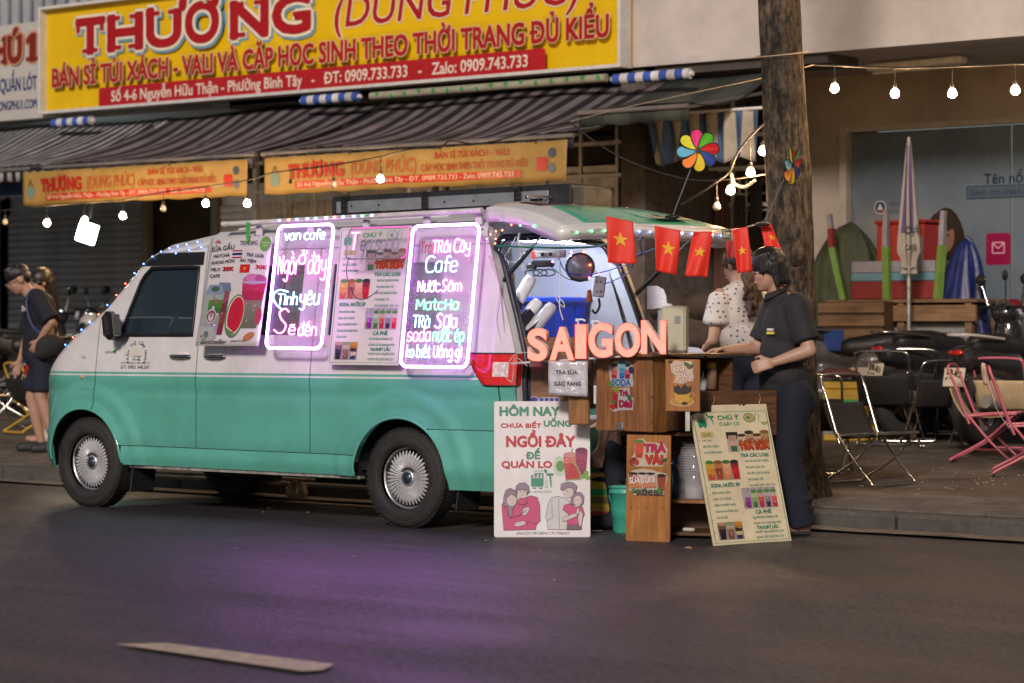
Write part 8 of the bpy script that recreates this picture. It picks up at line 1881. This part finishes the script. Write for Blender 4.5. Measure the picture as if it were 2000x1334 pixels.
# striped plastic tables stacked upside down with green legs in the air
st = thing('upturned_table', 'upturned plastic table striped red, grey and blue with lime green legs', 'table', (a.x + .10, 17.75, ztab), 0)
Wt_ = at(1815, 500, 17.75).x - at(1632, 500, 17.75).x
rds = mat('maroon_plastic', (.20, .02, .02), .5, var=.15); bls = mat('blue_grey_plastic', (.12, .24, .28), .5); gys = mat('pale_grey_plastic', (.26, .24, .26), .5); lime = mat('lime_plastic', (.15, .26, .05), .4); rdb = mat('bright_red', (.34, .02, .014), .4)
for z, h, m in ((.075, .15, rds), (.185, .07, bls), (.27, .10, gys)): MB().box((Wt_ / 2, .25, z), (Wt_ - .10, .5 - z * .1, h), bev=.01).build('band', m, st)
for x, ln in ((.0, -.10), (Wt_ * .47, 0), (Wt_, .05)):
    MB().bar((x, -.02, .0), (x + ln, -.04, .44), .06, .05).build('leg', lime, st); MB().bar((x + ln, -.04, .44), (x + ln * 1.1, -.04, .60), .055, .045).build('leg_end', rds if x == 0 else gys, st); MB().bar((x + ln * 1.1, -.04, .60), (x + ln * 1.3, -.04, .72), .045, .04).build('leg_tip', gys, st)
rc = thing('red_box', 'bright red plastic box with a grey print standing in the upturned table', 'box', (a.x + .36, 17.85, ztab + .30), R(-4)); MB().box((.22, .12, .17), (.46, .26, .32), bev=.012).build('box', rdb, rc); MB().box((.38, -.015, .12), (.14, .01, .20)).build('print', mat('print_grey', (.22, .2, .2), .5), rc); MB().box((.22, .12, .345), (.50, .28, .03), bev=.01).build('lid', rdb, rc)
# heap of green tarpaulin
def drape(a, yc, gz, rx, ry, h, col, seed, p=3.0, lean=0.0):
    def f(u, v):
        t = 2 * PI * u; k = max(0, 1 - v ** p) ** .55
        n = 1 + .30 * mnoise.noise(Vector((math.cos(t) * 1.6, math.sin(t) * 1.6 + seed, v * 2.2))) + .10 * mnoise.noise(Vector((math.cos(t) * 6, math.sin(t) * 6, v * 3 + seed)))
        return (a.x + rx * k * n * math.cos(t) + lean * v * v, yc + ry * k * n * math.sin(t), gz + h * v + .05 * mnoise.noise(Vector((t, v * 4, seed))) * v)
    return MB().grid(f, 90, 40)
a = at(1648, 560, 18.1); gz = ground_z(18.1)
tag(drape(a, 18.2, gz, .40, .30, 1.72, 0, 3.0, 4.0).build('tarpaulin_heap', mat('tarp_green', (.05, .058, .026), .7, var=.35, scale=5, bump=.4, bscale=12)), 'tall heap of bundled olive green tarpaulin against the wall by the tree', 'tarpaulin')
# closed parasol
a = at(1775, 620, 17.35); gz = ground_z(17.35); pz = thing('closed_parasol', 'tall closed cream and purple parasol tied round its pole before the glass front', 'parasol', (a.x, 17.35, gz)); ztop = at(1775, 268, 17.35).z - gz; zbot = at(1775, 535, 17.35).z - gz
MB().cyl((0, 0, 0), (0, 0, ztop), .017, n=12).build('pole', mat('pole_grey', (.4, .4, .4), .3, metal=.7), pz)
def par(u, v, off=0.0):
    a = 2 * PI * u; k = v; r_ = (.014 + .068 * min(1, (1 - k) * 1.25) * (1 + .38 * math.cos(6 * a + k * 2.0))) + off
    if k < .12: r_ *= .62 + 2.2 * abs(k - .05)
    return (r_ * math.cos(a), r_ * math.sin(a), zbot + (ztop - zbot) * k - 0)
MB().grid(lambda u, v: par(u, v), 72, 26).build('canopy', mat('parasol_cream', (.30, .26, .22), .8, var=.12, scale=8), pz)
for k in (0, 1, 2):
    u0 = [.52, .69, .85][k]; MB().grid(lambda u, v, u0=u0: par(u0 + .075 * u, .30 + .64 * v, .006), 6, 20).build('purple_stripe', mat('parasol_purple', (.085, .05, .15), .8), pz)
MB().tube([(.062 * math.cos(t_), .062 * math.sin(t_), zbot + .05) for t_ in [2 * PI * k / 16 for k in range(16)]], .010, 6, closed=True).build('tie', mat('tie_grey', (.25, .22, .2), .8), pz)
p = Pr(.0005); p.text('CH', -.05, zbot + .32, .055, '#1c2238', width=.11, bold=.02, rot=.15); p.text('CAFE', -.045, zbot + .19, .04, '#1c2238', width=.09, bold=.02, rot=.1)
p.V = [(x, y - .112, z) for x, y, z in p.V]; p.build('lettering', pz, rot=(0, 0, R(38)), kind='stuff')
MB().lathe([(0, 0), (.22, 0), (.22, .04), (.05, .08), (0, .08)], n=24).build('foot', mat('foot_dark', (.05, .05, .05), .7), pz)
# blue tarpaulin thrown over a parked thing
a = at(1868, 640, 17.9); gz = ground_z(17.9); tpm = mat('tarp_royal_blue', (.008, .016, .10), .45, var=.4, scale=4, bump=.5, bscale=14)
bt = drape(a, 17.95, gz + .15, .30, .22, 1.42, 0, 8.0, 1.5, .06)
tag(bt.build('blue_tarpaulin', tpm), 'shiny blue tarpaulin hung to a point in front of the pictured woman', 'tarpaulin')
# ================================================================== SCOOTERS
def scooter(label, loc, rz, bodym, trimm, plate='59-X1 234.56', group='parked scooters'):
    t = thing('parked_scooter', label, 'scooter', loc, rz, group)   # faces +x
    for x in (-.60, .62):
        w_ = MB(); w_.lathe([(.16, -.05), (.20, -.055), (.26, -.045), (.275, 0), (.26, .045), (.20, .055), (.16, .05)], axis='Y', n=28); wo = w_.build('wheel', mat('tyre_plain', (.018, .018, .018), .8), t, (x, 0, .275))
        r2_ = MB(); r2_.lathe([(.165, -.03), (.165, .03)], axis='Y', n=24); [r2_.bar((0, 0, 0), (.16 * math.cos(2 * PI * k / 5), 0, .16 * math.sin(2 * PI * k / 5)), .02, .02) for k in range(5)]; r2_.build('rim', mat('rim_grey', (.25, .25, .25), .4, metal=.6), wo)
    b = MB(); b.cap((-.75, 0, .66), (-.25, 0, .60), .10, .13); b.cap((-.25, 0, .55), (.05, 0, .36), .12, .10); b.cap((-.55, 0, .45), (-.2, 0, .36), .10, .11); b.cap((.05, 0, .34), (.35, 0, .38), .10, .09); b.cap((.35, 0, .40), (.44, 0, .85), .10, .12); b.ell((.62, 0, .50), (.22, .07, .10), (0, R(10), 0)); b.cap((-.85, 0, .70), (-.60, 0, .68), .05, .09); b.ell((.40, 0, .98), (.11, .12, .09))
    remesh(b, 'body', bodym, t, .018, 4)
    b = MB(); b.cap((-.62, 0, .76), (-.35, 0, .74), .085, .11); b.cap((-.35, 0, .74), (-.08, 0, .72), .11, .08); remesh(b, 'seat', mat('seat_black', (.012, .012, .012), .5), t, .02, 3)
    MB().tube(smoothpath([(.34, -.33, 1.02), (.40, -.15, 1.03), (.42, 0, 1.0), (.40, .15, 1.03), (.34, .33, 1.02)], 4), .016, 7).build('handlebar', trim, t)
    for q in (-1, 1):
        m_ = MB().tube([(.40, q * .20, 1.03), (.38, q * .26, 1.20)], .008, 6).build('mirror_stalk', chr2, t); MB().ell((.38, q * .275, 1.25), (.016, .065, .045)).build('mirror', trim, m_)
    MB().tube(smoothpath([(-.45, -.12, .80), (-.80, -.11, .83), (-.88, 0, .83), (-.80, .11, .83), (-.45, .12, .80)], 4), .012, 6).build('grab_rail', trimm, t)
    MB().ell((-.86, 0, .70), (.035, .075, .028)).build('tail_light', mat('tail_red', (.35, .01, .01), .2, coat=1), t); MB().ell((.52, 0, .97), (.05, .09, .06)).build('headlight', mat('headlight_glass', (.35, .35, .4), .08, var=.3), t)
    pb_ = MB().box((-.88, 0, .52), (.008, .19, .14), (0, R(12), 0)).build('number_plate', mat('plate_white', (.50, .46, .36), .5), t)
    p = Pr(.0006); p.text(plate[:5], -.07, .01, .045, '#1c1c1c', width=.14, bold=.03); p.text(plate[6:], -.08, -.055, .045, '#1c1c1c', width=.16, bold=.03); p.build('plate_lettering', pb_, loc=(-.886, 0, .52), rot=(0, R(12), R(-90)), kind='stuff')
    ex = MB().cyl((-.15, -.13, .26), (-.70, -.15, .34), .045, .05).build('exhaust', steel, t)
    MB().box((-.78, 0, .42), (.03, .14, .20), (0, R(-20), 0), bev=.01).build('rear_mudguard', trim, t)
    return t
bk1 = mat('scooter_black', (.018, .018, .02), .2, coat=.8, var=.1); bk2 = mat('scooter_grey', (.10, .09, .085), .3, coat=.5); bk3 = mat('scooter_red', (.16, .012, .015), .3, coat=.5); wht = mat('scooter_white', (.42, .40, .38), .3)
def sp(u, Y, rz, *a, **k): q = at(u, 640, Y); return scooter(a[0], (q.x, Y, ground_z(Y)), rz, *a[1:], **k)
sp(1885, 17.3, A0 + R(28), 'black scooter with a red tail light in front of the blue tarpaulin', bk1, chr2, plate='59-E1 347.12')
sp(2010, 16.9, A0 + R(40), 'black scooter with a white side stripe and number plate at the right edge', bk1, wht, plate='59-K2 417.30')
sp(2075, 17.9, A0 + R(150), 'dark red scooter cut by the right edge of the picture', bk3, chr2, plate='59-F1 180.27')
sp(1640, 17.0, A0 + R(172), 'grey scooter lying low behind the man with the black shirt', bk2, bk2, plate='59-C1 220.91')
sp(1725, 17.9, A0 + R(15), 'dark grey scooter half hidden under the trestle table', bk2, chr2, plate='59-D2 616.08')
for u, Y, a_, lb_ in ((185, 17.2, 170, 'dark scooter behind the front of the van before the shutter'), (120, 17.6, 30, 'dark scooter behind the woman in the red skirt'), (20, 16.6, 200, 'dark scooter at the far left edge'), (230, 17.9, 150, 'scooter deepest in the shade beside the shutter behind the van')):
    sp(u, Y, A0 + R(a_), lb_, bk1 if u != 120 else bk2, chr2, plate='59-H1 %d.%02d' % (100 + u, Y))
hz_ = at(178, 632, 17.0); hlm = thing('helmet', 'pale round helmet hanging on the dark scooter behind the van nose', 'helmet', hz_); MB().ell((0, 0, 0), (.13, .12, .11), n=18, m=12).build('shell', mat('helmet_cream', (.36, .34, .30), .3, coat=.5), hlm); MB().ell((0, -.05, -.02), (.09, .08, .06)).build('visor', trim, hlm)
# white paper scrap by the van nose, plastic bag under the van
q = gr(88, 868); c = MB(); c.grid(lambda u, v: (.05 * math.cos(2 * PI * u) * math.sin(PI * v) * (1 + .3 * math.sin(u * 19)), .05 * math.sin(2 * PI * u) * math.sin(PI * v), .06 - .06 * math.cos(PI * v) + .01 * math.sin(u * 30)), 18, 8); tag(c.build('paper_bag', mat('paper_white', (.5, .48, .46), .7), loc=q), 'small crumpled white paper bag beside the young man\'s shoe', 'paper bag')
q = gr(610, 972, False); c = MB(); c.grid(lambda u, v: (.09 * math.cos(2 * PI * u) * math.sin(PI * v) * (1 + .22 * math.sin(u * 31 + v * 7)), .06 * math.sin(2 * PI * u) * math.sin(PI * v) * (1 + .2 * math.sin(u * 43)), .06 - .06 * math.cos(PI * v) + .012 * math.sin(u * 47 + v * 9)), 34, 14, smooth=False)
tag(c.build('plastic_bag', mat('bag_beige', (.42, .32, .22), .25, coat=.6, alpha=.85), loc=(q.x, min(q.y, 12.5), 0)), 'crumpled beige plastic bag lying at the kerb under the van', 'plastic bag')
q = gr(1480, 1070, False)
tag(MB().grid(lambda u, v: (.05 * (u - .5), .03 * (v - .5), .004 + .012 * math.sin(PI * u) * math.sin(3 * v)), 6, 4).build('dry_leaf', mat('dry_leaf', (.28, .19, .10), .8), loc=gr(1345, 1072, False), solid=.002), 'single dry leaf on the road below the drink board', 'leaf')
